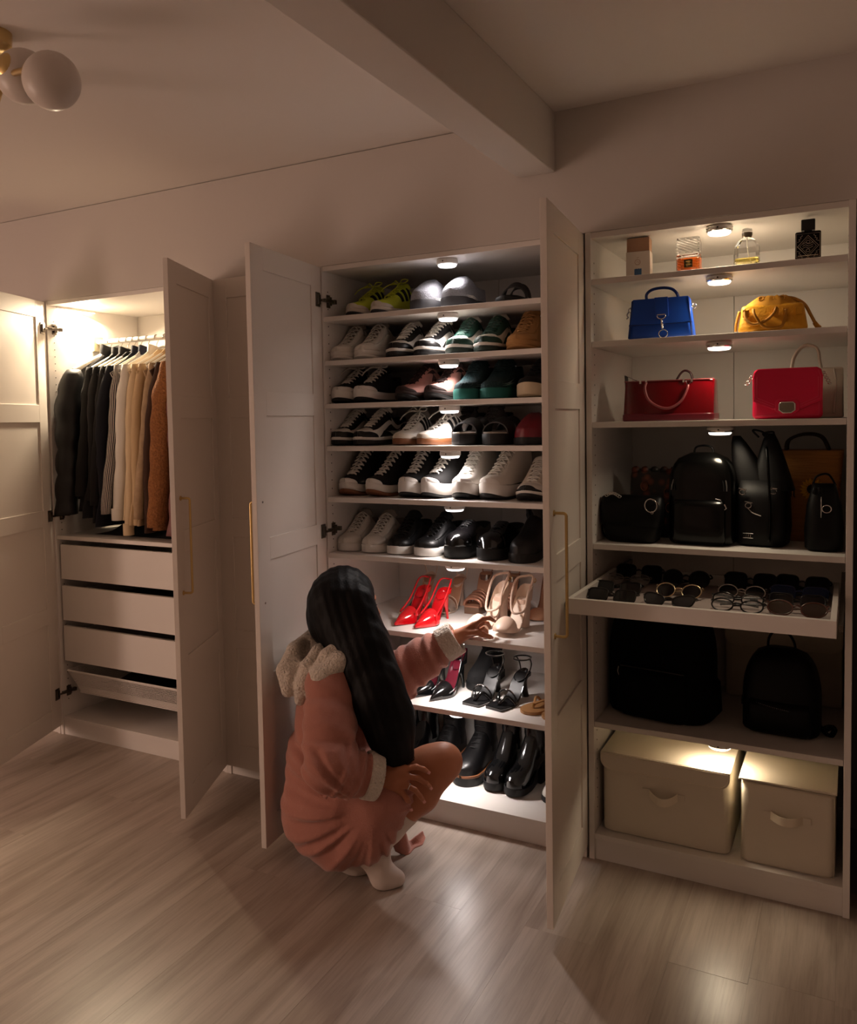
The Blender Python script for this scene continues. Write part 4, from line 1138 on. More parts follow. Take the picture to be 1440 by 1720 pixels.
place(o, 2.335, .12, ZF, 0, .275, True, 'white shoe with black sole, only its toe showing beside the right door'); o['group'] = 'white shoes on the wardrobe floor'
# ------------------------------------------------------------------ right wardrobe: perfumes, bags, glasses, boxes
ZA, ZB, ZCc, ZD, ZE = BAG_Z
EPS = .0004
def loft(rings, n=40, mi=0, cap=True):
    """rings: (z, cx, cy, hx, hy, power)"""
    R = []
    for z, cx, cy, hx, hy, pw in rings:
        R.append([(cx + hx * np.sign(math.cos(a)) * abs(math.cos(a)) ** (2 / pw), cy + hy * np.sign(math.sin(a)) * abs(math.sin(a)) ** (2 / pw), z) for a in np.linspace(0, 2 * pi, n + 1)[:-1]])
    mb = MB().grid(np.array(R), mi, cv=True)
    if cap:
        k = len(mb.v); mb.f += [tuple(range(n))[::-1], tuple(range(k - n, k))]; mb.m += [mi, mi]
    return mb
def rbox(w, d, h, r=.012, pw=6, top=1.0, topd=None, z0=0.0, n=40):
    """soft box, bottom and top edges rounded"""
    topd = top if topd is None else topd
    R = []
    for f in (0, .3, .7, 1): 
        a = f * pi / 2; R.append((z0 + r * (1 - math.cos(a)), 0, 0, w / 2 - r * (1 - math.sin(a)), d / 2 - r * (1 - math.sin(a)), pw))
    for k in range(1, 8):
        f = k / 8; R.append((z0 + r + (h - 2 * r) * f, 0, 0, w / 2 * (1 + (top - 1) * f), d / 2 * (1 + (topd - 1) * f), pw))
    for f in (0, .3, .7, 1):
        a = f * pi / 2; R.append((z0 + h - r + r * math.sin(a), 0, 0, w / 2 * top - r * (1 - math.cos(a)), d / 2 * topd - r * (1 - math.cos(a)), pw))
    return loft(R, n)
def plate(outline, y0, y1, n=None):
    return MB().prism(outline, y0, y1, 'y')
def rrect(x0, x1, z0, z1, r=.006, n=5, rb=None):
    rb = r if rb is None else rb
    o = []
    for cx, cz, a0, q in ((x1 - rb, z0 + rb, -pi / 2, rb), (x1 - r, z1 - r, 0, r), (x0 + r, z1 - r, pi / 2, r), (x0 + rb, z0 + rb, pi, rb)):
        for k in range(n + 1):
            a = a0 + pi / 2 * k / n; o.append((cx + q * math.cos(a), cz + q * math.sin(a)))
    return o

# perfumes
t = thing('perfume_box', 'white perfume carton with tan lid and blue label, leftmost on the top right shelf', 'perfume box', (2.652, .085, ZA + EPS), rad(4))
mcard = mat('white_card', srgb(226, 214, 202), rough=.7); mtan = mat('tan_card', srgb(176, 136, 108), rough=.7)
boxes((-.036, .036, -.030, .030, 0, .080)).build('carton', mcard, t, bevel=.0008)
boxes((-.034, .034, -.028, .028, .0805, .122)).build('lid', mtan, t, bevel=.0008)
m = MB(); 
for k in range(6): m.box(-.0105 + k * .0036, -.0105 + k * .0036 + .003, -.0306, -.030, .002, .026 + .001 * (k % 2))
m.build('blue_label', mat('blue_print', srgb(44, 104, 158), rough=.6), t)
m = MB(); m.tube([(-.001 + .008 * math.cos(a), -.0302, .047 + .008 * math.sin(a)) for a in np.linspace(0, 2 * pi, 25)[:-1]], .0007, 5, closed=True)
m.tube([(-.005, -.0302, .047), (-.001, -.0302, .050), (.002, -.0302, .044), (.004, -.0302, .049)], .0006, 5); m.tube([(-.004, -.0302, .060), (.003, -.0302, .062)], .0006, 5)
m.build('emblem', mtan, t)
mglass = mat('bottle_glass', (1, 1, 1), rough=.02, trans=1.0, ior=1.46)
mamber = mat('amber_liquid', srgb(214, 104, 24), rough=.05, trans=.75, ior=1.35)
t = thing('perfume_bottle', 'square ribbed glass bottle with amber liquid and dark label', 'perfume', (2.805, .060, ZA + EPS))
rbox(.068, .052, .052, .004, 10).build('bottle', mglass, t, smooth=True, auto=30)
rbox(.060, .044, .036, .003, 10, z0=.006).build('liquid', mamber, t, smooth=True, auto=30)
boxes((-.010, .014, -.0275, -.0262, .012, .036)).build('label_plate', mat('dark_gold_plate', srgb(56, 44, 22), rough=.35, metal=.6), t, bevel=.0004)
m = MB()
for k, zz in enumerate((.030, .026, .021, .017)): m.tube([(-.005 + .002 * (k % 2), -.0277, zz), (.009 - .002 * (k % 2), -.0277, zz)], .0005, 4)
m.build('label_lines', m_gold, t)
m = rbox(.066, .050, .050, .003, 10, z0=.053)
m.build('cap', mglass, t, smooth=True, auto=30)
m = MB()
for k in range(-3, 8):
    for (x0_, y_) in ((-.033, -.0262), ):
        za, zb = .056 + k * .008, .056 + k * .008 + .030
        pts = [(x0_ + .066 * f, y_, za + (zb - za) * (1 - f)) for f in np.linspace(0, 1, 12)]
        pts = [q for q in pts if .055 < q[2] < .101]
        if len(pts) > 1: m.tube(pts, .0014, 6)
for k in range(-2, 6):
    pts = [(-.033 + .066 * f, -.0272, .004 + k * .008 + .026 * (1 - f)) for f in np.linspace(0, 1, 12)]
    pts = [q for q in pts if .004 < q[2] < .050 and not (-.013 < q[0] < .017)]
    if len(pts) > 1: m.tube(pts, .0010, 6)
m.build('ribs', mglass, t, smooth=True)
t = thing('perfume_bottle', 'clear octagonal perfume bottle almost empty with domed glass cap', 'perfume', (2.968, .058, ZA + EPS))
def oct_ring(z, hx, hy, c): return [(hx - c, -hy, z), (hx, -hy + c, z), (hx, hy - c, z), (hx - c, hy, z), (-hx + c, hy, z), (-hx, hy - c, z), (-hx, -hy + c, z), (-hx + c, -hy, z)]
R = [oct_ring(z, hx, hy, c) for z, hx, hy, c in ((0, .022, .014, .006), (.003, .026, .017, .007), (.014, .034, .020, .008), (.018, .033, .020, .008), (.058, .033, .020, .008), (.074, .024, .018, .008), (.084, .012, .012, .006))]
mb = MB().grid(np.array(R), cv=True); mb.f += [tuple(range(8))[::-1], tuple(range(len(mb.v) - 8, len(mb.v)))]; mb.m += [0, 0]
mb.build('bottle', mglass, t)
R = [oct_ring(z, hx, hy, c) for z, hx, hy, c in ((.006, .024, .013, .005), (.012, .028, .015, .006), (.024, .0285, .0155, .006))]
mb = MB().grid(np.array(R), cv=True); mb.f += [tuple(range(8))[::-1], tuple(range(16, 24))]; mb.m += [0, 0]
mb.build('liquid', mat('pale_yellow_liquid', srgb(232, 214, 120), rough=.05, trans=.9, ior=1.35), t)
MB().tube(bez([(0, 0, .082), (.001, 0, .06), (.004, 0, .035), (.012, 0, .010)], 6), .0013, 6).build('dip_tube', mat('white_plastic', srgb(235, 228, 210), rough=.4), t)
MB().lathe([(.001, .084), (.012, .084), (.0125, .092), (.012, .099), (.001, .1)], 24).build('collar', mat('grey_collar', srgb(110, 92, 72), rough=.3, metal=.6), t, smooth=True, auto=40)
MB().lathe([(.013, .087), (.0145, .092), (.0148, .104), (.013, .110), (.007, .113), (.001, .1135)], 24).build('cap', mglass, t, smooth=True)
t = thing('perfume_bottle', 'black square perfume bottle covered with fine silver lattice ornament', 'perfume', (3.128, .062, ZA + EPS), rad(2))
rbox(.066, .030, .082, .004, 10).build('bottle', mat('black_glass', srgb(5, 4, 4), rough=.25, spec=.3), t, smooth=True, auto=30)
rbox(.036, .026, .030, .002, 10, z0=.086).build('cap', mat('black_cap', srgb(10, 9, 10), rough=.35), t, smooth=True, auto=30)
boxes((-.010, .010, -.010, .010, .081, .087)).build('neck', m_dark, t)
m = MB(); y = -.0153; r_ = .0004
cx, cz = .0, .040
m.tube([(cx, y, cz + .030), (cx + .027, y, cz), (cx, y, cz - .030), (cx - .027, y, cz)], .0006, 5, closed=True)
m.tube([(cx, y, cz + .024), (cx + .021, y, cz), (cx, y, cz - .024), (cx - .021, y, cz)], r_, 5, closed=True)
m.tube([(cx - .030, y, .010), (cx + .030, y, .010), (cx + .030, y, .075), (cx - .030, y, .075)], r_, 5, closed=True)
for s_ in (-1, 1):
    for q in (-1, 1):
        for k in range(3):
            m.tube([(cx + s_ * (.028 - .004 * k) , y, cz + q * (.012 + .007 * k)), (cx + s_ * (.020 - .003 * k), y, cz + q * (.016 + .007 * k)), (cx + s_ * (.024 - .004 * k), y, cz + q * (.020 + .006 * k))], r_, 4)
for zz in (.048, .042, .036): m.tube(bez([(cx - .014, y, zz - .002), (cx - .006, y, zz + .002), (cx + .002, y, zz - .002), (cx + .013, y, zz + .003)], 4), r_, 4)
for zz in (.052, .028): m.tube([(cx + .005 * math.cos(a), y, zz + .004 * math.sin(a)) for a in np.linspace(0, 2 * pi, 9)[:-1]], r_, 4, closed=True)
m.tube([(cx - .026, y, .014), (cx + .026, y, .014)], .0009, 5); m.tube([(cx - .004, y, .007), (cx + .004, y, .007), (cx, y, .003)], .0008, 5, closed=True)
m.build('ornament', mat('worn_silver', srgb(210, 190, 170), rough=.35, metal=.8), t)

# handbags
mblue = mat('cobalt_leather', srgb(16, 72, 176), rough=.38, bump=.06, bscale=300)
mblued = mat('dark_cobalt_edge', srgb(10, 44, 118), rough=.45)
def tubebag(pts, r, n=10, flat=None): return MB().tube(bez(pts, 8), r, n, flat=flat)
t = thing('handbag', 'cobalt blue flap handbag with silver hook clasp and top handle', 'handbag', (2.722, .075, ZB + EPS), rad(3))
rbox(.196, .080, .124, .008, 7, top=.86, topd=.72).build('body', mblue, t, smooth=True, auto=45)
def slant(x, z): return -.0415 + .0105 * z / .124
def front_sheet(outl, th, lift):
    """sheet following the slanted front"""
    mb = MB(); n = len(outl)
    f_ = [(x, slant(x, z) - lift - th, z) for x, z in outl]; b_ = [(x, slant(x, z) - lift + .002, z) for x, z in outl]
    mb.add(f_ + b_, [tuple(range(n)), tuple(range(n, 2 * n))[::-1]] + [(i, n + i, n + (i + 1) % n, (i + 1) % n) for i in range(n)])
    return mb
front_sheet([(-.090, .046), (.0, .043), (.090, .046), (.086, .118), (.080, .123), (-.080, .123), (-.086, .118)], .003, .001).build('flap', mblue, t, bevel=.0012)
front_sheet([(-.094, .042), (.094, .042), (.092, .047), (-.092, .047)], .002, .0005).build('flap_edge', mblued, t, bevel=.0008)
front_sheet([(-.013, .066), (.026, .066), (.022, .125), (-.017, .125)], .004, .003).build('closure_tab', mblue, t, bevel=.001)
for xx, nm in ((-.086, 'piping'), (.086, 'piping')):
    MB().tube([(xx * 1.08, slant(xx, .004), .004), (xx * .95, slant(xx, .118) - .003, .119)], .003, 8).build(nm, mblued, t, smooth=True)
m = MB(); yy = slant(0, .06) - .011
m.tube([(.005 + .012 * math.cos(a), yy, .066 + .008 * math.sin(a)) for a in np.linspace(pi, 2 * pi, 12)] + [(.017, yy, .071), (-.007, yy, .071)], .0018, 6, closed=True)
m.tube([(.005, yy, .058), (.006, yy - .001, .048), (.008, yy, .034)], [.003, .003, .0042], 8)
m.lathe([(.001, -.003), (.004, -.002), (.004, .002), (.001, .003)], 10, (.008, yy, .031))
m.build('hook_clasp', m_chrome, t, smooth=True)
m = MB(); m.tube([(.010 + .013 * math.cos(a), slant(0, .01) - .005, .013 + .012 * math.sin(a)) for a in np.linspace(0, 2 * pi, 20)[:-1]], .0016, 6, closed=True); m.build('ring', m_chrome, t, smooth=True)
tubebag([(-.044, 0, .118), (-.046, 0, .140), (-.030, 0, .154), (.0, 0, .158), (.028, 0, .153), (.044, 0, .138), (.050, 0, .118)], .0065, 12, .7).build('handle', mblued, t, smooth=True)
m = MB()
for s_ in (-1, 1):
    m.tube([(s_ * (.094 + .007 * math.cos(a)), .0, .096 + .007 * math.sin(a)) for a in np.linspace(0, 2 * pi, 14)[:-1]], .0016, 6, closed=True)
    m.box(min(s_ * .084, s_ * .094), max(s_ * .084, s_ * .094), -.006, .006, .098, .104)
m.tube(bez([(-.100, 0, .092), (-.106, .0, .082), (-.103, 0, .074), (-.108, 0, .070)], 4), .0022, 6)
m.build('strap_rings', m_chrome, t, smooth=True)

myel = mat('mustard_leather', srgb(222, 158, 34), rough=.5, bump=.5, bscale=150, dist=.003)
myel2 = mat('mustard_cord', srgb(186, 128, 34), rough=.6)
t = thing('handbag', 'mustard yellow drawstring handbag with crocodile grain and small looped handles', 'handbag', (3.035, .075, ZB + EPS), rad(4))
rbox(.186, .09, .080, .010, 6, top=.90, topd=.62).build('body', myel, t, smooth=True, auto=50)
R = []
for k in range(7):
    f = k / 6
    R.append([((.080 * (1 - f) + .034 * f) * math.cos(a) * (1 + .05 * math.sin(13 * a) * f), (.026 * (1 - f) + .012 * f) * math.sin(a) * (1 + .10 * math.cos(11 * a) * f), .074 + .030 * f ** .8 + .003 * math.sin(9 * a) * f) for a in np.linspace(0, 2 * pi, 49)[:-1]])
mb = MB().grid(np.array(R), cv=True); mb.f.append(tuple(range(len(mb.v) - 48, len(mb.v)))); mb.m.append(0)
mb.build('gathered_top', mat('mustard_cloth', srgb(206, 146, 40), rough=.7, bump=.3, bscale=60), t, smooth=True)
for k in range(5):
    MB().tube([(-.030 + .014 * k + .007 * math.cos(a), -.012 + .004 * math.sin(a), .098 + .006 * math.sin(a)) for a in np.linspace(0, 2 * pi, 10)[:-1]], .0022, 6, closed=True).build('gather_loop', myel2, t, smooth=True)
tubebag([(.0, 0, .103), (.05, -.004, .096), (.080, -.004, .078), (.098, -.004, .046), (.112, -.004, .016)], .0032).build('drawstring', myel2, t, smooth=True)
tubebag([(.0, 0, .101), (.05, .002, .098), (.084, .002, .078), (.103, .002, .042), (.118, .002, .010)], .0032).build('drawstring', myel2, t, smooth=True)
m = MB(); m.tube([(.110, 0, .022), (.118, 0, .010), (.126, 0, .005)], [.006, .007, .005], 10); m.build('cord_stopper', myel2, t, smooth=True)
tubebag([(-.074, -.034, .068), (-.070, -.046, .040), (-.050, -.052, .022), (-.018, -.052, .030), (.004, -.048, .050), (.010, -.038, .068)], .0042).build('handle', myel2, t, smooth=True)
tubebag([(-.050, -.036, .066), (-.046, -.050, .048), (-.020, -.055, .012), (.02, -.055, .010), (.032, -.05, .03), (.036, -.040, .060)], .0040).build('handle', myel2, t, smooth=True)
for xx in (-.070, .008, .036, .070): boxes((xx - .009, xx + .009, -.0405, -.034, .044, .066)).build('handle_tab', myel, t, bevel=.0012)
tubebag([(-.088, -.02, .064), (-.096, -.026, .03), (-.098, -.03, .006)], .004).build('side_tassel', myel2, t, smooth=True)

mred = mat('dark_red_patent', srgb(104, 3, 12), rough=.10, coat=.4)
mredb = mat('wine_trim', srgb(104, 22, 36), rough=.3)
t = thing('handbag', 'glossy dark red boxy tote with drooping rolled handle on the middle shelf', 'handbag', (2.742, .105, ZCc + EPS), rad(0))
rbox(.272, .130, .126, .005, 12, top=.985, topd=.55).build('body', mred, t, smooth=True, auto=40)
rbox(.274, .133, .022, .004, 12).build('base_band', mredb, t, smooth=True, auto=40)
yf = lambda z: -.0655 + .029 * z / .126
tubebag([(-.066, yf(.122) - .003, .120), (-.068, yf(.10) - .008, .098), (-.054, yf(.07) - .008, .064), (-.020, yf(.05) - .008, .042), (.012, yf(.045) - .008, .040), (.042, yf(.065) - .008, .060), (.058, yf(.09) - .008, .094), (.060, yf(.11) - .006, .108)], .0042).build('handle', mat('rosy_handle', srgb(150, 74, 78), rough=.35), t, smooth=True)
m = MB(); m.tube([(.060, yf(.108) - .005, .106), (.052, yf(.12) - .003, .121), (.070, yf(.12) - .003, .121)], .0014, 6, closed=True)
for xx in (-.084, -.066, .046, .070): m.box(xx - .003, xx + .003, yf(.121) - .004, yf(.121) + .002, .117, .127)
m.build('handle_rings', m_chrome, t)
tubebag([(.01, .03, .122), (.026, .03, .148), (.040, .03, .156), (.056, .03, .146), (.062, .03, .122)], .007, 10, .5).build('rear_handle', mat('dark_wine', srgb(40, 8, 12), rough=.4), t, smooth=True)
MB().grid([[(-.136, -.02, .10), (-.136, .03, .10)], [(-.138, -.02, .147), (-.138, .03, .142)], [(-.10, -.012, .126), (-.10, .03, .126)]]).build('side_gusset', mat('dark_wine', srgb(40, 8, 12)), t)
MB().tube([(-.134, -.037, .125), (.134, -.037, .125)], .0016, 6).build('top_piping', mat('rosy_handle', srgb(150, 74, 78)), t)

mpink = mat('raspberry_leather', srgb(222, 20, 72), rough=.36, bump=.03, bscale=300)
mpinkd = mat('raspberry_stitch', srgb(232, 70, 104), rough=.5)
t = thing('handbag', 'raspberry pink flap bag with hexagonal silver clasp', 'handbag', (3.075, .085, ZCc + EPS), rad(3))
rbox(.186, .080, .146, .012, 7, top=.97, topd=.85).build('body', mpink, t, smooth=True, auto=50)
outl = [(-.091, .052), (-.040, .028), (0, .020), (.040, .028), (.091, .052), (.092, .120), (.088, .136), (.078, .146), (-.078, .146), (-.088, .136), (-.092, .120)]
plate(outl, -.0455, -.036).build('flap', mpink, t, bevel=.003)
m = MB()
def poly_line(pts, r=.0007): m.tube([(x, -.0458, z) for x, z in pts], r, 5)
poly_line([(-.086, .118), (-.086, .058), (-.034, .034)]); poly_line([(.034, .034), (.086, .058), (.086, .118), (.080, .138)]); poly_line([(-.080, .122), (-.080, .062), (-.034, .041)]); poly_line([(.034, .041), (.080, .062), (.080, .118)])
m.tube([(x, -.0418, z) for x, z in ((-.082, .046), (-.082, .010), (.082, .010), (.082, .046))], .0008, 5)
m.build('stitching', mpinkd, t)
hexo = [(-.024, .026), (-.012, .017), (.012, .017), (.024, .026), (.024, .046), (.018, .052), (-.018, .052), (-.024, .046)]
plate([(x * 1.3, (z - .036) * 1.28 + .036) for x, z in hexo], -.0485, -.040).build('clasp_backing', mpink, t, bevel=.0015)
m = MB(); m.tube([(x * .86, -.050, (z - .036) * .86 + .034) for x, z in hexo], .0022, 6, closed=True); m.build('clasp_frame', m_chrome, t, smooth=True)
plate([(x * .84, (z - .036) * .84 + .034) for x, z in hexo], -.0505, -.045).build('clasp_plate', mat('brushed_plate', srgb(140, 130, 116), rough=.35, metal=.7), t)
m = MB()
for s_ in (-1, 1):
    for k in range(5):
        a0 = k * pi / 2
        c = Vector((s_ * (.094 + .004 * k), 0.0 - .0, .132 - .008 * k if s_ > 0 else .128 + (.002 if k == 0 else -.006 * k)))
        m.tube([c + Vector((.0048 * math.cos(a), .0048 * math.sin(a) * math.cos(a0), .0048 * math.sin(a) * math.sin(a0 + .6))) for a in np.linspace(0, 2 * pi, 10)[:-1]], .0012, 5, closed=True)
m.build('chain_links', m_chrome, t, smooth=True)

mivory = mat('ivory_leather', srgb(206, 196, 180), rough=.5)
t = thing('tote_bag', 'ivory tote with tall arched handle half hidden behind the pink bag', 'handbag', (3.135, .215, ZCc + EPS))
rbox(.17, .09, .150, .006, 9, top=.98, topd=.6).build('body', mivory, t, smooth=True, auto=45)
for y_ in (-.018, .018):
    tubebag([(-.058, y_, .140), (-.050, y_, .185), (-.030, y_, .214), (-.008, y_, .220), (.014, y_, .206), (.020, y_, .170), (.026, y_, .140)], .006, 10, .7).build('handle', mivory, t, smooth=True)
tubebag([(.058, -.03, .146), (.066, -.05, .10), (.062, -.052, .05), (.06, -.052, .012)], .003).build('strap', mivory, t, smooth=True)

# ---- shelf of black bags
mblk = mat('black_bag_leather', srgb(5, 4, 5), rough=.5, spec=.22, bump=.08, bscale=220)
mblkp = mat('black_bag_patent', srgb(3, 3, 3), rough=.2, spec=.3, coat=.0)
mnyl = mat('black_nylon', srgb(5, 5, 5), rough=.85, spec=.15, bump=.15, bscale=500)
def zip_line(pts, r=.0013, m_=None): return MB().tube(bez(pts, 8), r, 6)
t = thing('handbag', 'small dark bag with brown floral pattern and scalloped top, behind the crossbody', 'handbag', (2.668, .250, ZD + EPS))
R = [(0, 0, 0, .075, .035, 5), (.01, 0, 0, .082, .04, 5), (.12, 0, 0, .082, .038, 5), (.2, 0, 0, .080, .03, 5), (.225, 0, 0, .076, .02, 5)]
mfl = bpy.data.materials.new('floral_print'); mfl.use_nodes = True
nt = mfl.node_tree; vo = nt.nodes.new('ShaderNodeTexVoronoi'); vo.inputs['Scale'].default_value = 34; tcx = nt.nodes.new('ShaderNodeTexCoord'); nt.links.new(tcx.outputs['Object'], vo.inputs['Vector'])
rp = nt.nodes.new('ShaderNodeValToRGB'); nt.links.new(vo.outputs['Distance'], rp.inputs[0])
rp.color_ramp.elements[0].color = srgb(120, 58, 40); rp.color_ramp.elements[0].position = .18; rp.color_ramp.elements[1].color = srgb(20, 14, 13); rp.color_ramp.elements[1].position = .5
nt.links.new(rp.outputs[0], nt.nodes['Principled BSDF'].inputs['Base Color']); nt.nodes['Principled BSDF'].inputs['Roughness'].default_value = .5
loft(R).build('body', mfl, t, smooth=True, auto=60)
for k in range(5):
    MB().lathe([(.001, -.004), (.013, -.003), (.013, .003), (.001, .004)], 16, (-.062 + .031 * k, -.02, .222), axis='y').build('scallop', mfl, t, smooth=True)
m = MB()
for (x, z) in ((-.03, .17), (.045, .15), (-.01, .10), (.05, .10)): m.tube([(x + .011 * math.cos(a), -.041, z + .015 * math.sin(a)) for a in np.linspace(0, 2 * pi, 15)[:-1]], .0014, 5, closed=True)
m.build('ring_ornaments', mat('copper_ring', srgb(150, 96, 70), rough=.3, metal=.8), t)
t = thing('crossbody_bag', 'small black crossbody bag with silver ring, at the left of the black bags', 'handbag', (2.625, .098, ZD + EPS), rad(-5))
loft([(0, 0, 0, .070, .035, 4), (.008, 0, 0, .082, .044, 4), (.06, 0, 0, .094, .048, 4), (.11, 0, 0, .098, .040, 4), (.138, 0, 0, .095, .026, 4), (.145, 0, 0, .088, .016, 4)]).build('body', mblk, t, smooth=True)
loft([(.055, 0, -.006, .098, .047, 4), (.11, 0, -.005, .101, .040, 4), (.142, 0, -.003, .097, .026, 4), (.149, 0, 0, .088, .014, 4)]).build('flap', mblk, t, smooth=True)
m = MB(); m.tube([(.072 + .019 * math.cos(a), -.046, .122 + .021 * math.sin(a)) for a in np.linspace(0, 2 * pi, 20)[:-1]], .002, 6, closed=True)
m.tube([(.076 + .004 * math.cos(a), -.047, .100 + .004 * math.sin(a)) for a in np.linspace(0, 2 * pi, 9)[:-1]], .001, 5, closed=True); m.tube([(.072, -.046, .143), (.09, -.03, .13), (.097, -.02, .10)], .0016, 6)
m.build('ring', m_chrome, t, smooth=True)
m = MB()
for k in range(8): m.tube([(-.075 + .006 * k + .006 * math.cos(a), -.030, .148 + .008 * math.sin(k * .5) + .004 * math.sin(a)) for a in np.linspace(0, 2 * pi, 8)[:-1]], .0012, 5, closed=True)
m.build('chain_links', m_chrome, t)
tubebag([(-.094, 0, .13), (-.103, 0, .07), (-.100, .02, .01), (-.06, .05, .004), (.02, .056, .004)], .005, 8, .5).build('strap', mblk, t, smooth=True)
t = thing('backpack', 'glossy black mini backpack with curved zip, in the middle of the black bags', 'backpack', (2.834, .140, ZD + EPS), rad(-4))
def dome(w, d, h, pw=5, n=40, shoulder=.62):
    R = [(0, 0, 0, w * .44, d * .42, pw), (.006, 0, 0, w * .48, d * .48, pw)]
    for f in np.linspace(.05, 1, 16):
        k = 1 if f < shoulder else math.sqrt(max(0, 1 - ((f - shoulder) / (1 - shoulder)) ** 2.2))
        R.append((h * f, 0, 0, max(.004, w / 2 * (.35 + .65 * k) if f > shoulder else w / 2), max(.003, d / 2 * (.30 + .70 * k)), pw))
    return loft(R, n)
dome(.196, .12, .285).build('body', mblkp, t, smooth=True)
loft([(.004, 0, -.055, .070, .018, 4), (.02, 0, -.058, .078, .024, 4), (.12, 0, -.058, .078, .022, 4), (.14, 0, -.054, .072, .014, 4)]).build('front_pocket', mblkp, t, smooth=True)
MB().tube([(.082 * math.cos(a), -.062 - .0 + .028 * max(0, math.sin(a)), .17 + .095 * math.sin(a)) for a in np.linspace(.0, pi, 24)], .0022, 6).build('zip', mat('zip_silver', srgb(120, 118, 116), rough=.3, metal=.9), t)
MB().tube([(.074 * math.cos(a), -.064 + .024 * max(0, math.sin(a)), .17 + .084 * math.sin(a)) for a in np.linspace(.0, pi, 24)], .0018, 6).build('zip_tape', mblk, t)
m = MB(); m.tube([(.076, -.066, .13), (.082, -.068, .118), (.074, -.068, .112), (.066, -.068, .116)], .0018, 6); m.tube([(.05, -.066, .146), (.066, -.066, .142)], .0014, 6); m.build('zip_pull', m_chrome, t)
tubebag([(-.03, .01, .278), (-.024, .01, .300), (0, .01, .306), (.024, .01, .300), (.03, .01, .278)], .005, 8, .6).build('handle', mblk, t, smooth=True)
for s_ in (-1, 1): tubebag([(s_ * .05, .055, .26), (s_ * .075, .085, .20), (s_ * .08, .088, .10), (s_ * .07, .06, .02)], .009, 8, .4).build('shoulder_strap', mblk, t, smooth=True)
t = thing('hobo_bag', 'large black slouchy hobo bag with two pointed strap ends', 'handbag', (3.004, .165, ZD + EPS), rad(-8))
R = []
for z, hx, hy in ((0, .062, .05), (.008, .072, .062), (.06, .078, .066), (.14, .076, .055), (.20, .072, .04)):
    R.append((z, 0, 0, hx, hy, 3.5))
loft(R).build('body', mblk, t, smooth=True)
# crescent top: two horns
for s_, hz, xo in ((-1, .335, -.078), (1, .342, .020)):
    Rr = []
    for f in np.linspace(0, 1, 9):
        z = .17 + (hz - .17) * f
        Rr.append((z, (.02 * s_ if s_ < 0 else .028) * (1 - f) + xo * f, .0, .05 * (1 - f) ** .8 + .012, .036 * (1 - f) + .006, 3))
    loft(Rr, 24).build('strap_end', mblk, t, smooth=True)
m = MB()
for x, z in ((-.045, .165), (-.028, .125), (.042, .170)):
    m.tube([(x + .009 * math.cos(a), -.060, z + .008 * math.sin(a)) for a in np.linspace(0, 2 * pi, 12)[:-1]], .0016, 5, closed=True); m.tube([(x - .01, -.062, z + .012), (x + .012, -.062, z + .008)], .0014, 5)
m.tube(bez([(-.03, -.064, .118), (-.015, -.066, .105), (.01, -.066, .096)], 5), .0016, 5)
for k in range(4): m.tube([(-.038 + .006 * k, -.068, .030), (-.037 + .006 * k, -.068, .038)], .0008, 5)
m.tube([(-.041, -.068, .027), (-.012, -.068, .027)], .0007, 5); m.tube([(-.041, -.068, .041), (-.012, -.068, .041)], .0007, 5)
m.build('metal_fittings', m_chrome, t)
tubebag([(.02, -.04, .30), (.03, -.064, .22), (.036, -.07, .12), (.034, -.07, .02)], .010, 10, .35).build('front_strap', mblkp, t, smooth=True)
for k in range(2): tubebag([(-.012 + .02 * k, 0, .33), (-.03 + .03 * k, 0, .352 - .01 * k), (.0 + .03 * k, .0, .345), (.016, 0, .32)], .003, 6).build('strap_loop', mblk, t, smooth=True)
mstraw = mat('woven_straw', srgb(176, 120, 62), rough=.85, bump=1.0, bscale=60, stretch=(.25, .25, 3), var=.3, vscale=30, dist=.004)
t = thing('straw_tote', 'woven straw tote with a yellow sunflower at the back right of the black bags', 'handbag', (3.120, .330, ZD + EPS), rad(0))
R = []
for f in np.linspace(0, 1, 30):
    R.append((.285 * f, 0, 0, .085 + .015 * f + .0012 * math.sin(f * 190), .05 + .006 * f + .0012 * math.sin(f * 190), 4))
loft(R, 60).build('body', mstraw, t, smooth=True)
m = MB()
for k in range(18):
    a = 2 * pi * k / 18
    d_ = Vector((math.cos(a), 0, math.sin(a))); n_ = Vector((-math.sin(a), 0, math.cos(a))); c = Vector((.015, -.0565, .165))
    m.add([c + d_ * .012, c + d_ * .026 + n_ * .0055 - Vector((0, .003, 0)), c + d_ * .036, c + d_ * .026 - n_ * .0055 - Vector((0, .003, 0)), c + d_ * .024 - Vector((0, -.002, 0))], [(0, 1, 2), (0, 2, 3), (0, 4, 1), (1, 4, 2), (2, 4, 3), (3, 4, 0)])
m.build('petals', mat('sunflower_yellow', srgb(226, 164, 38), rough=.7), t)
MB().lathe([(.001, -.006), (.008, -.0055), (.014, -.003), (.015, .001)], 20, (.015, -.0565, .165), axis='y').build('flower_centre', mat('seed_brown', srgb(24, 16, 12), rough=.9), t, smooth=True)
m = MB()      # lettering beside the flower, only the end of the word in view
for pts in ([(-.044, .17), (-.044, .140)], [(-.044, .150), (-.050, .153), (-.055, .147), (-.050, .140), (-.044, .143)], [(-.036, .172), (-.036, .142), (-.032, .139)]):
    m.tube([(x, -.0572, z) for x, z in pts], .0016, 6)
m.build('lettering', m_dark, t)
for y_ in (-.04, .04): tubebag([(-.06, y_, .27), (-.055, y_ - .004, .315), (-.01, y_, .335), (.04, y_, .325), (.065, y_, .27)], .008, 8, .6).build('handle', mat('brown_handle', srgb(44, 28, 20), rough=.7), t, smooth=True)
t = thing('bucket_bag', 'small black bag with silver ring at the right end of the black bags', 'handbag', (3.172, .118, ZD + EPS), rad(0))
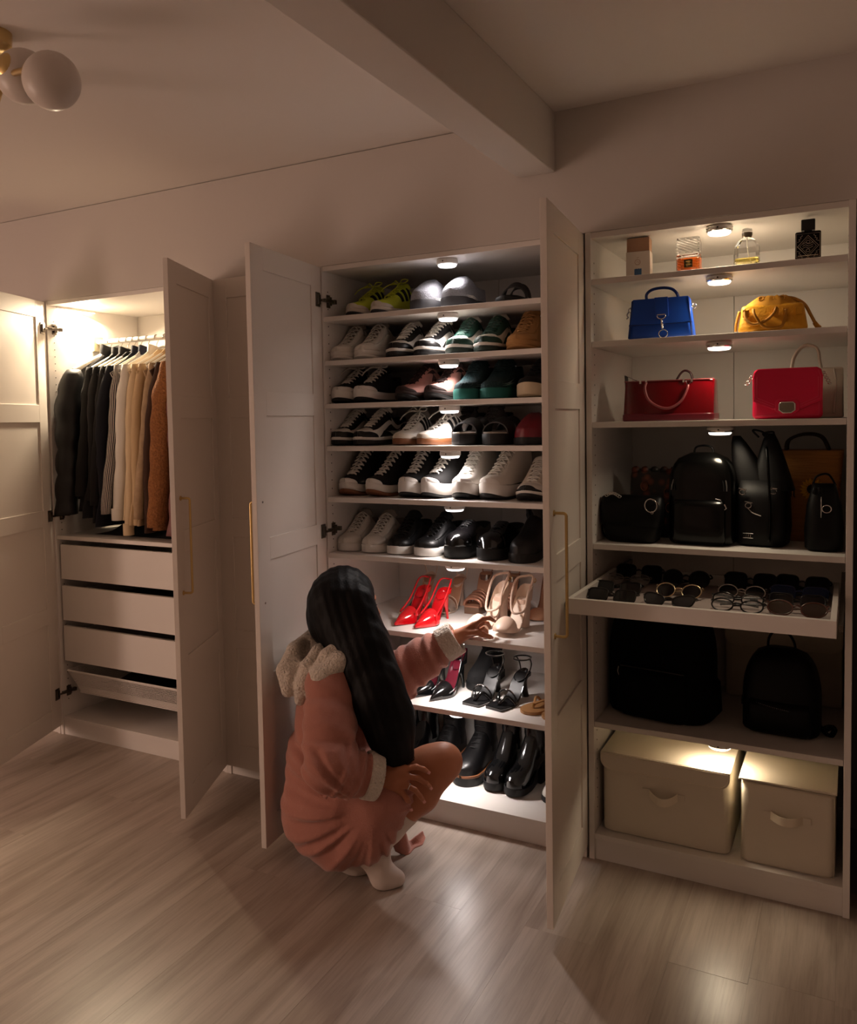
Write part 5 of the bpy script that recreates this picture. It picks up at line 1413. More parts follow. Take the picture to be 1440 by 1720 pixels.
loft([(0, 0, 0, .040, .04, 3), (.008, 0, 0, .050, .052, 3), (.06, 0, 0, .052, .056, 3), (.13, 0, 0, .046, .046, 3), (.17, 0, 0, .036, .03, 3), (.195, 0, 0, .030, .02, 3)]).build('body', mblk, t, smooth=True)
m = MB(); m.tube([(.008 + .012 * math.cos(a), -.050, .125 + .011 * math.sin(a)) for a in np.linspace(0, 2 * pi, 16)[:-1]], .0016, 6, closed=True); m.tube([(-.006, -.052, .16), (-.006, -.054, .10)], .0012, 6); m.build('ring', m_chrome, t, smooth=True)
tubebag([(-.03, 0, .185), (-.02, -.01, .215), (.01, 0, .222), (.03, 0, .19)], .005, 8, .6).build('handle', mblk, t, smooth=True)
for k in range(2): MB().lathe([(.001, 0), (.008, .003), (.006, .02), (.001, .022)], 10, (-.022 + .012 * k, -.040, .165), sy=.6).build('tassel', mblk, t, smooth=True)

# ---- sunglasses tray
TZ, TY = .884, -.335
t = thing('pull_out_tray', 'white tray of sunglasses pulled out from the right wardrobe', 'tray', (0, 0, 0))
TX0, TX1, TYB = 2.538, 3.213, .20
panel_strip('front_board', t, m_white, (TX0, TX1, TY, TY + .016, TZ - .004, TZ + .040))
panel_strip('side_board', t, m_white, (TX0, TX0 + .014, TY + .016, TYB, TZ - .004, TZ + .040))
panel_strip('side_board', t, m_white, (TX1 - .014, TX1, TY + .016, TYB, TZ - .004, TZ + .040))
panel_strip('back_board', t, m_white, (TX0 + .014, TX1 - .014, TYB - .014, TYB, TZ - .004, TZ + .040))
panel_strip('tray_floor', t, mat('tray_felt', srgb(170, 155, 150), rough=.9), (TX0 + .014, TX1 - .014, TY + .016, TYB - .014, TZ, TZ + .006))
for x_ in (2.5225, TX1 + .003): boxes((x_, x_ + .011, -.30, .50, TZ + .006, TZ + .022)).build('runner', m_steel, t)
FZ = TZ + .0062
def glasses(kind, frame, lens, label, loc, rz=0, tilt=62, group=None, r=.0018, w=.060, h=.044, temples=True):
    t = thing('sunglasses' if lens != 'lens_clear' else 'eyeglasses', label, 'sunglasses' if lens != 'lens_clear' else 'glasses', loc, rad(rz), group)
    def outline(sx):
        pts = []
        for a in np.linspace(0, 2 * pi, 33)[:-1]:
            ca, sa = math.cos(a), math.sin(a)
            p = {'round': 2.0, 'oval': 2.1, 'rect': 4.0, 'cat': 2.8, 'aviator': 2.4}[kind]
            x = w / 2 * np.sign(ca) * abs(ca) ** (2 / p); z = h / 2 * np.sign(sa) * abs(sa) ** (2 / p)
            if kind == 'cat': z += .006 * (x / (w / 2)) * (1 if z > 0 else .3); x *= 1 - .08 * (z < 0)
            if kind == 'aviator': x *= 1 - .12 * (z / (h / 2) < 0) * abs(z / (h / 2))
            pts.append((x, z))
        return [(sx * (w / 2 + .010) + sx * x, z) for x, z in pts]
    ti = rad(tilt)
    def tr(x, z):        # frame plane leans back
        zz = z + h / 2
        bow = .006 * (x / .07) ** 2
        return (x, zz * math.cos(ti) + bow, .002 + zz * math.sin(ti))
    for sx in (-1, 1):
        o = outline(sx)
        mb = MB(); P_ = [tr(*q) for q in o]; n = len(P_)
        c = np.mean(np.array(P_), 0) - np.array([0, .003, -.001]); mb.add(P_ + [tuple(c)], [(i, (i + 1) % n, n) for i in range(n)])
        mb.build('lens', MATS[lens], t, smooth=True)
        MB().tube(P_, r, 6, closed=True).build('rim', MATS[frame], t, smooth=True)
        if temples:
            x = sx * (w + .010); z0 = h * .30
            a = tr(x, z0); L_ = .115
            k = .006 if sx > 0 else .012
            pts = [a, (a[0] + sx * .003, a[1] + .006, a[2] * .9), (a[0] - sx * .004, a[1] + .014 + k, a[2] * .6), (a[0] - sx * L_ * .7, a[1] + .018 + k, .008), (a[0] - sx * L_, a[1] + .020 + k, .003)]
            MB().tube(bez(pts, 5), r * 1.15, 6).build('temple', MATS[frame], t, smooth=True)
    zb = h * .14
    MB().tube(bez([tr(-.010, zb), tr(0, zb + .004), tr(.010, zb)], 4), r * 1.1, 6).build('bridge', MATS[frame], t, smooth=True)
    return t
mat('frame_black', srgb(8, 7, 8), rough=.2); mat('frame_gold', srgb(214, 196, 160), rough=.2, metal=1.0); mat('frame_silver', srgb(190, 186, 182), rough=.18, metal=1.0)
mat('frame_brown', srgb(78, 38, 26), rough=.2, coat=.4); mat('frame_blue', srgb(22, 36, 78), rough=.2, coat=.3); mat('frame_clear', srgb(120, 112, 106), rough=.2)
mat('lens_dark', srgb(8, 7, 9), rough=.06, spec=.4); mat('lens_blue', srgb(24, 36, 70), rough=.08, coat=.4); mat('lens_brown', srgb(50, 36, 28), rough=.08, coat=.4)
mat('lens_clear', (.95, .95, .95), rough=.02, trans=.92, ior=1.15); mat('lens_grey', srgb(40, 38, 40), rough=.06)

for kind, fr, le, lb, (x, y), rz, k in [
 ('rect', 'frame_black', 'lens_dark', 'black rectangular sunglasses, front left corner of the tray', (2.625, -.205), -2, dict(h=.046)),
 ('rect', 'frame_black', 'lens_dark', 'black square sunglasses in the second row at the left of the tray', (2.612, -.075), 2, dict(h=.044)),
 ('aviator', 'frame_clear', 'lens_clear', 'thin-framed clear glasses, third row at the left of the tray', (2.612, .055), 3, dict(h=.046, r=.0012)),
 ('rect', 'frame_black', 'lens_dark', 'large black shield-like sunglasses at the back left of the tray', (2.632, .135), 0, dict(h=.062, tilt=78, w=.062)),
 ('cat', 'frame_black', 'lens_grey', 'black cat-eye sunglasses in the front row, second from left', (2.786, -.195), -3, dict(h=.040)),
 ('round', 'frame_gold', 'lens_dark', 'round sunglasses with pale gold rims', (2.792, -.075), -2, dict(h=.052, w=.054)),
 ('oval', 'frame_black', 'lens_dark', 'dark oval sunglasses behind the gold-rimmed pair', (2.785, .100), -2, dict(h=.056, tilt=76)),
 ('oval', 'frame_black', 'lens_clear', 'black-rimmed oval glasses with clear lenses in the front row', (2.968, -.195), -2, dict(h=.042, w=.056)),
 ('oval', 'frame_black', 'lens_clear', 'black-rimmed oval glasses with clear lenses in the second row', (2.962, -.110), 2, dict(h=.042, w=.056)),
 ('round', 'frame_silver', 'lens_dark', 'round silver-rimmed dark sunglasses behind the clear glasses', (2.960, -.010), 0, dict(h=.048, w=.054)),
 ('rect', 'frame_black', 'lens_dark', 'wide black sunglasses at the back of the tray, third from left', (2.972, .115), 0, dict(h=.060, tilt=78, w=.062)),
 ('oval', 'frame_brown', 'lens_brown', 'brown tortoise sunglasses, front right corner of the tray', (3.116, -.185), -2, dict(h=.048, w=.062)),
 ('rect', 'frame_black', 'lens_dark', 'black sunglasses between the brown and the blue pair', (3.112, -.085), 1, dict(h=.048, w=.060)),
 ('rect', 'frame_blue', 'lens_blue', 'dark blue sunglasses in the right column of the tray', (3.112, .010), 0, dict(h=.054, w=.064)),
 ('rect', 'frame_black', 'lens_dark', 'tilted black sunglasses, back right corner of the tray', (3.112, .125), -8, dict(h=.062, tilt=80, w=.062))]:
    k = dict(w=.060, h=.044, tilt=42, r=.0023) | k; k['h'] = min(k['h'], .058)
    if k['tilt'] > 70: k['tilt'] = 58
    glasses(kind, fr, le, lb, (x, y, FZ + .0026), rz, group='glasses on the pull-out tray', **k)

# ---- backpacks
def big_dome(w, d, h): return dome(w, d, h, 4, 48, .45)
mzip = mat('dark_zip', srgb(70, 66, 62), rough=.4, metal=.6)
t = thing('backpack', 'large black backpack with front zip pocket under the sunglasses tray', 'backpack', (2.700, .185, ZE + EPS), rad(-9))
big_dome(.33, .19, .405).build('body', mnyl, t, smooth=True)
loft([(.006, 0, -.085, .10, .020, 4), (.02, 0, -.090, .112, .030, 4), (.14, 0, -.088, .112, .028, 4), (.178, 0, -.080, .106, .014, 4)]).build('front_pocket', mnyl, t, smooth=True)
MB().tube(bez([(-.104, -.101, .166), (0, -.112, .170), (.104, -.101, .166)], 6), .0016, 6).build('pocket_zip', mzip, t)
m = MB(); m.tube([(-.108, -.103, .162), (-.110, -.106, .146), (-.106, -.106, .134)], .0016, 6); m.build('zip_pull', m_chrome, t)
MB().tube([(.152 * math.cos(a), -.048 + .014 * max(0, math.sin(a)), .20 + .175 * math.sin(a)) for a in np.linspace(-.1, pi + .1, 30)], .0022, 6).build('main_zip', mzip, t)
loft([(.01, .152, 0, .014, .05, 3), (.03, .160, 0, .022, .06, 3), (.12, .158, 0, .020, .055, 3), (.14, .152, 0, .012, .045, 3)]).build('side_pocket', mnyl, t, smooth=True)
for s_ in (-1, 1): tubebag([(s_ * .06, .08, .36), (s_ * .11, .13, .26), (s_ * .11, .135, .12), (s_ * .10, .09, .02)], .016, 10, .35).build('shoulder_strap', mnyl, t, smooth=True)
tubebag([(-.03, .03, .395), (0, .03, .425), (.03, .03, .395)], .007, 8, .5).build('top_handle', mnyl, t, smooth=True)
t = thing('backpack', 'small rounded black backpack with silver chain zip, right of the large backpack', 'backpack', (3.058, .185, ZE + EPS), rad(-4))
dome(.218, .14, .258, 4, 44, .40).build('body', mblk, t, smooth=True)
loft([(.006, 0, -.06, .080, .016, 4), (.02, 0, -.064, .088, .024, 4), (.085, 0, -.062, .088, .022, 4), (.108, 0, -.056, .082, .012, 4)]).build('front_pocket', mblk, t, smooth=True)
m = MB()
for k in range(30): gems(m, [Vector((-.076 + .0052 * k, -.084 + .000018 * (k - 15) ** 2 * 4, .098 - .0006 * k))], .0022)
m.build('chain_zip', m_chrome, t)
tubebag([(-.040, 0, .240), (-.036, -.004, .285), (-.014, -.006, .312), (.014, -.006, .308), (.034, -.004, .280), (.040, 0, .240)], .0052, 10, .7).build('top_handle', mblk, t, smooth=True)
MB().tube([(.098 * math.cos(a), -.046 + .012 * max(0, math.sin(a)), .125 + .115 * math.sin(a)) for a in np.linspace(0, pi, 26)], .0018, 6).build('main_zip', mzip, t)
for x_, z_ in ((-.100, .12), (-.092, .07)):
    MB().tube([(x_, -.050, z_), (x_ - .004, -.056, z_ - .016), (x_ - .005, -.056, z_ - .040)], [.0018, .0022, .0030], 8).build('zip_tassel', mblk, t, smooth=True)
tubebag([(.07, .05, .06), (.105, .02, .020), (.130, -.02, .012), (.142, -.045, .022), (.150, -.03, .040), (.130, -.005, .030), (.115, .02, .012)], .010, 8, .4).build('loose_strap', mnyl, t, smooth=True)
m = MB(); m.tube([(.138 + .014 * math.cos(a), -.040, .036 + .014 * math.sin(a)) for a in np.linspace(0, 2 * pi, 14)[:-1]], .0026, 6, closed=True); m.build('strap_buckle', mblk, t, smooth=True)

# ---- fabric boxes
mfab = mat('cream_fabric', srgb(222, 212, 194), rough=.85, bump=.25, bscale=700, var=.04, vscale=6)
mfabs = mat('cream_piping', srgb(232, 220, 198), rough=.7)
def fabric_box(label, x0, x1, y0, y1, z, h, lid=None, handle=True, hx=None, group=None, hflat=False):
    w, d = x1 - x0, y1 - y0
    t = thing('storage_box', label, 'storage box', ((x0 + x1) / 2, (y0 + y1) / 2, z + EPS), 0, group)
    rbox(w, d, h - (.004 if lid else .010), .006, 14).build('body', mfab, t, smooth=True, auto=45)
    if lid:
        # lid with a rounded front flap
        boxes((-w / 2 - .002, w / 2 + .002, -d / 2 - .002, d / 2, h - .003, h + .004)).build('lid', mfab, t, bevel=.002)
        fl = rrect(-w / 2 - .001, w / 2 + .001, h - lid, h + .003, .002, 6, .035)
        plate(fl, -d / 2 - .0075, -d / 2 - .0025).build('lid_flap', mfab, t, bevel=.001)
        pts = [(x, -d / 2 - .0078, zz) for x, zz in rrect(-w / 2 + .004, w / 2 - .004, h - lid + .005, h - .002, .004, 6, .032)]
        n = len(pts); MB().tube(pts, .0009, 5, closed=True).build('flap_piping', mfabs, t)
    else:
        boxes((-w / 2 - .004, w / 2 + .004, -d / 2 - .001, d / 2, h - .006, h)).build('lid', mfab, t, bevel=.0015)
        m = MB(); m.tube([(-w / 2 + .003, -d / 2 - .0008, .003), (w / 2 - .003, -d / 2 - .0008, .003), (w / 2 - .003, -d / 2 - .0008, h - .014), (-w / 2 + .003, -d / 2 - .0008, h - .014)], .0010, 5, closed=True)
        m.build('front_piping', mfabs, t)
    if handle:
        hx = hx or 0; zz = h * .62 if not lid else h * .60
        yy = -d / 2
        for s_ in (-1, 1):
            boxes((hx + s_ * .052 - .013, hx + s_ * .052 + .013, yy - .0035, yy, zz - .010, zz + .010)).build('handle_patch', mfab, t, bevel=.0008)
        A = np.linspace(-1, 1, 17); P_ = []
        for a in A:
            b = 1 - a * a
            P_.append([(hx + a * .044, yy - .003 - .026 * b, zz + k * .0125 - (.016 * b if not hflat else .004 * b)) for k in (-1, 1)])
        P_ = np.array(P_); P2 = P_.copy(); P2[..., 1] += .0016
        MB().grid(np.concatenate([P_, P2[:, ::-1]], 1), cv=True).build('handle', mfabs, t, smooth=True, auto=50)
    return t
fabric_box('wide cream fabric box with rounded lid flap, bottom left of the right wardrobe', 2.534, 2.926, .038, .46, .0865, .258, lid=.052)
fabric_box('narrow cream fabric box with flat lid, bottom right of the right wardrobe', 2.955, 3.210, .034, .46, .0865, .255, hflat=True)
fabric_box('cream fabric box with rounded lid flap behind the small backpack', 2.86, 3.222, .46, .55, ZE, .36, lid=.18, handle=False)
# ------------------------------------------------------------------ hanging clothes
ROD_Y, ROD_Z = .285, 1.842
m = MB().tube([(T, 0, 0), (1.0 - T, 0, 0)], .0125, 16); o = m.build('clothes_rail', m_white, WL, smooth=True, auto=40); o.location = (0, ROD_Y, ROD_Z)
boxes((T, T + .012, ROD_Y - .03, ROD_Y + .03, ROD_Z - .045, ROD_Z + .03)).build('rail_bracket', mat('cream_plastic', srgb(222, 208, 170), rough=.5), WL, bevel=.003)
mhang = mat('white_hanger', srgb(232, 226, 214), rough=.35)
mwire = mat('wire_hook', srgb(190, 182, 168), rough=.3, metal=.9)
def hanger(label, x, rz=0.0, mt=None, wide=False, group='white hangers on the rail'):
    t = thing('clothes_hanger', label, 'hanger', (x, ROD_Y, ROD_Z), rad(rz), group)
    pts = [(0, 0.014 * math.cos(a), .0 + .0145 * math.sin(a)) for a in np.linspace(-.6, pi + .1, 12)]
    pts = [(0, -.0142 * math.cos(a), .0142 * math.sin(a)) for a in np.linspace(-.5, pi - .0, 12)]
    pts += [(0, .014, -.012), (0, .004, -.026), (0, 0, -.036), (0, 0, -.056)]
    MB().tube(pts, .0016, 8).build('hook', mwire, t, smooth=True)
    r = .006 if not wide else .010
    m = MB()
    pts = [(0, -.205, -.150), (0, -.14, -.118), (0, -.06, -.080), (0, 0, -.056), (0, .06, -.080), (0, .14, -.118), (0, .205, -.150)]
    m.tube(bez(pts, 5), r, 8, flat=1.6 if wide else None)
    if wide:
        pts = [(0, -.205, -.150), (0, 0, -.152), (0, .205, -.150)]
        m.tube(pts, .0045, 8)
    m.build('shoulder_bar', mt or mhang, t, smooth=True)
    return t
def arc_attr(o, R):
    """arc length around the cloth, so that woven stripes run down it"""
    Q = np.array(R[len(R) // 2]); L_ = np.concatenate([[0], np.cumsum(np.linalg.norm(np.diff(Q, axis=0), axis=1))])
    v = np.zeros(len(o.data.vertices), np.float32); k = len(R) * len(Q); v[:k] = np.tile(L_, len(R))
    o.data.attributes.new('arc', 'FLOAT', 'POINT').data.foreach_set('value', v)
def garment(name, label, cat, x, mt, zb, half=.235, thick=.030, sleeve_z=None, zs=1.70, ztop=1.80, seed=0, wave=.008, flare=.02, sl_r=.034, rz=0.0, puff=False, collar=None, cuff=None, yoff=0.0, hood=False, sleeve_out=.0):
    """hangs in the YZ plane from the rail at x"""
    rr = random.Random(seed); ph = [rr.uniform(0, 6.3) for _ in range(8)]
    t = thing(name, label, cat, (x, ROD_Y + yoff, 0), rad(rz))
    n = 44
    R = []
    zz = list(np.linspace(ztop, zs, 7)) + list(np.linspace(zs - .03, zb, 26))
    for z in zz:
        if z >= zs:
            f = (ztop - z) / (ztop - zs); hy = .05 + (half - .05) * f ** 1.15; hx = thick * (.45 + .35 * f)
        else:
            f = (zs - z) / (zs - zb); hy = half * (.92 + .02 * f) + flare * f - .012 * math.sin(f * pi); hx = thick * (.8 + .5 * f)
        ring = []
        for a in np.linspace(0, 2 * pi, n + 1)[:-1]:
            c, s_ = math.cos(a), math.sin(a)
            yy = hy * np.sign(c) * abs(c) ** .75; xx = hx * np.sign(s_) * abs(s_) ** .8
            g = min(1, max(0, (ztop - z) / .35))
            xx += g * wave * (math.sin(yy * 38 + ph[0] + 1.5 * math.sin(z * 4 + ph[1])) + .5 * math.sin(yy * 71 + ph[2]))
            yy += g * .006 * math.sin(z * 21 + ph[3] + a * 2)
            dn = max(0.0, (zs - z) / .6); xx -= .028 * dn; yy -= .030 * dn
            if puff:
                b = abs(math.sin((z - zb) * pi / .115)) ** .5
                xx *= .72 + .36 * b; yy *= .965 + .04 * b
            ring.append((xx, yy, z))
        R.append(ring)
    mb = MB().grid(np.array(R), cv=True); mb.f.append(tuple(range(n))); mb.m.append(0); mb.f.append(tuple(range(len(mb.v) - n, len(mb.v)))); mb.m.append(0)
    arc_attr(mb.build('body', mt, t, smooth=True), R)
    if sleeve_z:
        for sd in (-1, 1):
            R = []
            for k in range(30):
                f = k / 29
                z = zs + .035 - (zs + .035 - sleeve_z) * f
                cy = sd * (half - .035 + .020 * math.sin(min(1, f * 3) * pi / 2) + .012 * math.sin(f * 5 + ph[4]) * f + sleeve_out * f)
                r = sl_r * (1.18 - .36 * f) * (.55 + .45 * min(1, f * 5))
                if puff: r *= .80 + .28 * abs(math.sin(f * pi * 5.5)) ** .5
                else: r *= 1 + .05 * math.sin(f * 34 + ph[5]) 
                cx = .012 * math.sin(f * 4 + ph[6]) + .014
                cx -= .028 * max(0, zs - z) / .6; cy -= .030 * max(0, zs - z) / .6
                R.append([(cx + r * .85 * math.cos(a) * (1 + .05 * math.sin(3 * a + f * 20)), cy + r * math.sin(a), z) for a in np.linspace(0, 2 * pi, 19)[:-1]])
            mb = MB().grid(np.array(R), cv=True); mb.f.append(tuple(range(18))); mb.m.append(0); mb.f.append(tuple(range(len(mb.v) - 18, len(mb.v)))); mb.m.append(0)
            arc_attr(mb.build('sleeve', mt, t, smooth=True), R)
            if cuff:
                mb = MB(); c_ = np.mean(np.array(R[-1]), 0)
                mb.lathe([(sl_r * .88, 0), (sl_r * .9, .002), (sl_r * .9, .05), (sl_r * .86, .052)], 18, (c_[0], c_[1], c_[2] - .002), sx=.9); mb.build('cuff', cuff, t, smooth=True)
    if collar:
        P_ = []
        for a in np.linspace(0, 2 * pi, 25)[:-1]:
            P_.append([(.024 * math.sin(a) * (1 + .3 * f), .058 * math.cos(a) * (1 - .15 * f), ztop - .02 + (.055 if hood else .040) * f + .008 * math.cos(2 * a) * f) for f in np.linspace(0, 1, 5)])
        MB().grid(np.array(P_), cu=True).build('collar', collar, t, smooth=True)
    return t
def cloth(name, rgb, rough=.9, bs=500, b=.3, **k): return mat(name, srgb(*rgb), rough=rough, bump=b, bscale=bs, **k)
mk_puff = cloth('black_puffer_shell', (20, 20, 23), .5, 60, .25)
mk_a = cloth('black_wool', (19, 18, 19)); mk_b = cloth('washed_black_denim', (27, 26, 28)); mk_c = cloth('charcoal_knit', (24, 23, 25), bs=120, b=.5); mk_n = cloth('navy_cotton', (22, 25, 36))
mw = cloth('white_cotton', (226, 220, 210), .85, 300, .15); mbe = cloth('beige_linen', (212, 188, 152), .85, 400, .3); mbe2 = cloth('sand_cotton', (196, 168, 130), .85, 400, .3)
mpat = cloth('mottled_taupe_knit', (168, 142, 112), .9, 80, .6, var=.25, vscale=40); mdb = cloth('dark_brown_wool', (62, 40, 28), .95)
mfl2 = mat('rust_teddy_fleece', srgb(146, 94, 54), rough=1.0, bump=1.0, bscale=110, var=.55, vscale=110, dist=.012, detail=3)
mmau = cloth('mauve_quilted', (122, 82, 80), .6, 80, .3)
# striped shirt
mst = bpy.data.materials.new('navy_white_stripe'); mst.use_nodes = True
nt = mst.node_tree; tcx = nt.nodes.new('ShaderNodeTexCoord'); wv = nt.nodes.new('ShaderNodeTexWave'); wv.wave_type = 'BANDS'; wv.bands_direction = 'X'; wv.inputs['Scale'].default_value = 36.0; wv.inputs['Distortion'].default_value = 0; wv.inputs['Detail'].default_value = 0
at = nt.nodes.new('ShaderNodeAttribute'); at.attribute_name = 'arc'; cx_ = nt.nodes.new('ShaderNodeCombineXYZ'); nt.links.new(at.outputs['Fac'], cx_.inputs[0]); nt.links.new(cx_.outputs[0], wv.inputs['Vector']); rp = nt.nodes.new('ShaderNodeValToRGB'); nt.links.new(wv.outputs['Fac'], rp.inputs[0])
rp.color_ramp.interpolation = 'CONSTANT'; rp.color_ramp.elements[0].color = srgb(30, 34, 50); rp.color_ramp.elements[1].position = .56; rp.color_ramp.elements[1].color = srgb(214, 206, 198)
nt.links.new(rp.outputs[0], nt.nodes['Principled BSDF'].inputs['Base Color']); nt.nodes['Principled BSDF'].inputs['Roughness'].default_value = .9
hanger('broad white hanger at the left end of the rail, on the black puffer', .105, -5, wide=True)
garment('puffer_jacket', 'black puffer jacket at the left end of the rail', 'jacket', .105, mk_puff, 1.10, .240, .040, 1.035, zs=1.665, ztop=1.785, seed=1, puff=True, sl_r=.062, rz=-6, collar=mk_puff, hood=True, flare=.0, wave=.004)
gs_ = [
 ('jacket', 'black wool jacket right of the puffer', 'jacket', .178, mk_a, 1.05, .225, .030, 1.12, dict(collar=mk_a, sl_r=.040)),
 ('jacket', 'faded black denim jacket, third garment from the left', 'jacket', .225, mk_b, 1.02, .228, .028, 1.10, dict(collar=mk_b)),
 ('cardigan', 'charcoal knitted cardigan, fourth garment from the left', 'cardigan', .265, mk_c, 1.00, .228, .024, 1.08, dict()),
 ('jacket', 'dark navy jacket just left of the striped shirt', 'jacket', .305, mk_n, .985, .232, .026, 1.06, dict(collar=mk_n)),
 ('shirt', 'navy and white striped shirt on the rail', 'shirt', .352, mst, 1.045, .235, .022, 1.045, dict(collar=mst, sl_r=.030)),
 ('shirt', 'white cotton shirt right of the striped one', 'shirt', .408, mw, 1.035, .235, .022, 1.02, dict(cuff=mw, sl_r=.034, collar=mw)),
 ('shirt', 'pale beige linen shirt right of the white one', 'shirt', .462, mbe, 1.02, .232, .022, .955, dict(cuff=mbe, sl_r=.028)),
 ('blouse', 'sand-coloured shirt between beige shirt and taupe knit', 'blouse', .505, mbe2, 1.0, .230, .020, 1.0, dict(sl_r=.026)),
 ('cardigan', 'mottled taupe knit cardigan on the rail', 'cardigan', .548, mpat, 1.0, .230, .024, 1.03, dict(sl_r=.030)),
 ('coat', 'dark brown wool coat left of the rust fleece', 'coat', .592, mdb, .97, .232, .026, 1.00, dict(sl_r=.032)),
 ('teddy_jacket', 'rust brown teddy fleece jacket near the right door', 'jacket', .655, mfl2, .985, .240, .036, 1.0, dict(sl_r=.058, collar=mfl2)),
 ('jacket', 'mauve quilted jacket next to the rust fleece', 'jacket', .745, mmau, .955, .235, .034, .97, dict(sl_r=.050, puff=True)),
]
for i, (nm, lb, ct, x, mt, zb, hf, th, sz, kw) in enumerate(gs_):
    hanger('slim white hanger holding the %s' % lb.split(',')[0].split(' right')[0].split(' left')[0].split(' near')[0].split(' next')[0].split(' just')[0].split(' between')[0], x, 0)
    garment(nm, lb, ct, x, mt, zb, hf, th * .8, sz, seed=i + 3, zs=1.672, ztop=1.782, **kw)
# dark folded things lying on the shelf under the clothes
mb = MB(); rr = random.Random(8)
P_ = [[(x, y, .938 + max(0, .035 + .022 * math.sin(x * 19 + y * 8) + .012 * math.sin(y * 33)) * min(1, min((x - .16) / .05, (.93 - x) / .05, (y - .10) / .05, (.50 - y) / .05) if .16 < x < .93 else 0)) for y in np.linspace(.10, .50, 16)] for x in np.linspace(.16, .93, 40)]
o = mb.grid(P_).build('folded_clothes', mat('dark_knit', srgb(26, 24, 26)), None, smooth=True); tag(o, 'low dark pile of folded clothes on the shelf under the hanging clothes', 'clothes')

# ------------------------------------------------------------------ ceiling lamp with opal globes, switched off
mopal = mat('opal_glass', srgb(214, 204, 196), rough=.35, spec=.5)
CL = (1.39, -1.25)
t = thing('ceiling_lamp', 'brass ceiling lamp with opal glass globes, switched off, at the top left', 'ceiling lamp', (CL[0], CL[1], ZC))
MB().lathe([(.001, -.040), (.034, -.040), (.046, -.030), (.048, 0), (.001, 0)], 32).build('canopy', m_brass, t, smooth=True, auto=40)
MB().tube([(0, 0, -.03), (0, 0, -.20)], .010, 12).build('stem', m_brass, t, smooth=True)
for k, (ang, zz, rad_) in enumerate(((0, -.205, .30), (pi / 2 + .6, -.205, .30), (pi + .3, -.205, .30), (3 * pi / 2 + .1, -.205, .30))):
    pass
def arm(p_end, mid, cup_dir):
    """brass arm from the hub to a globe"""
    a = MB().tube(bez([(0, 0, -.185), mid, p_end], 8), .0075, 10).build('arm', m_brass, t, smooth=True)
    e = Vector(p_end); d = Vector(cup_dir).normalized()
    mb = MB(); u = d.orthogonal().normalized(); v = d.cross(u); R = []
    for f in np.linspace(0, 1, 8):
        r = .036 * math.sin(min(1, f * 1.05 + .02) * pi / 2); q = e + d * (.036 * (1 - math.cos(f * pi / 2)) - .004)
        R.append([tuple(q + (u * math.cos(b) + v * math.sin(b)) * r) for b in np.linspace(0, 2 * pi, 21)[:-1]])
    mb.grid(np.array(R), cv=True).build('cup', m_brass, a, smooth=True)
    c = e + d * .062; R = []
    for f in np.linspace(0.001, .999, 16):
        r = .062 * math.sin(f * pi); q = c - d * .062 * math.cos(f * pi)
        R.append([tuple(q + (u * math.cos(b) + v * math.sin(b)) * r) for b in np.linspace(0, 2 * pi, 29)[:-1]])
    MB().grid(np.array(R), cv=True).build('globe', mopal, a, smooth=True)
arm((.243, -.098, -.175), (.11, -.05, -.150), (.811, .421, -.406))
arm((.144, -.086, -.132), (.06, -.05, -.150), (-.017, .982, -.187))
arm((-.20, .08, -.172), (-.10, .05, -.160), (-.85, .2, -.5))
# ------------------------------------------------------------------ the crouching woman
def cam_pt(u, v, t):
    """a point of the figure measured along the sight line (metres in front of the camera)"""
    return CAM + (fw + cr * ((u - PXX) / F) - cu * ((v - PXY) / F)) * t

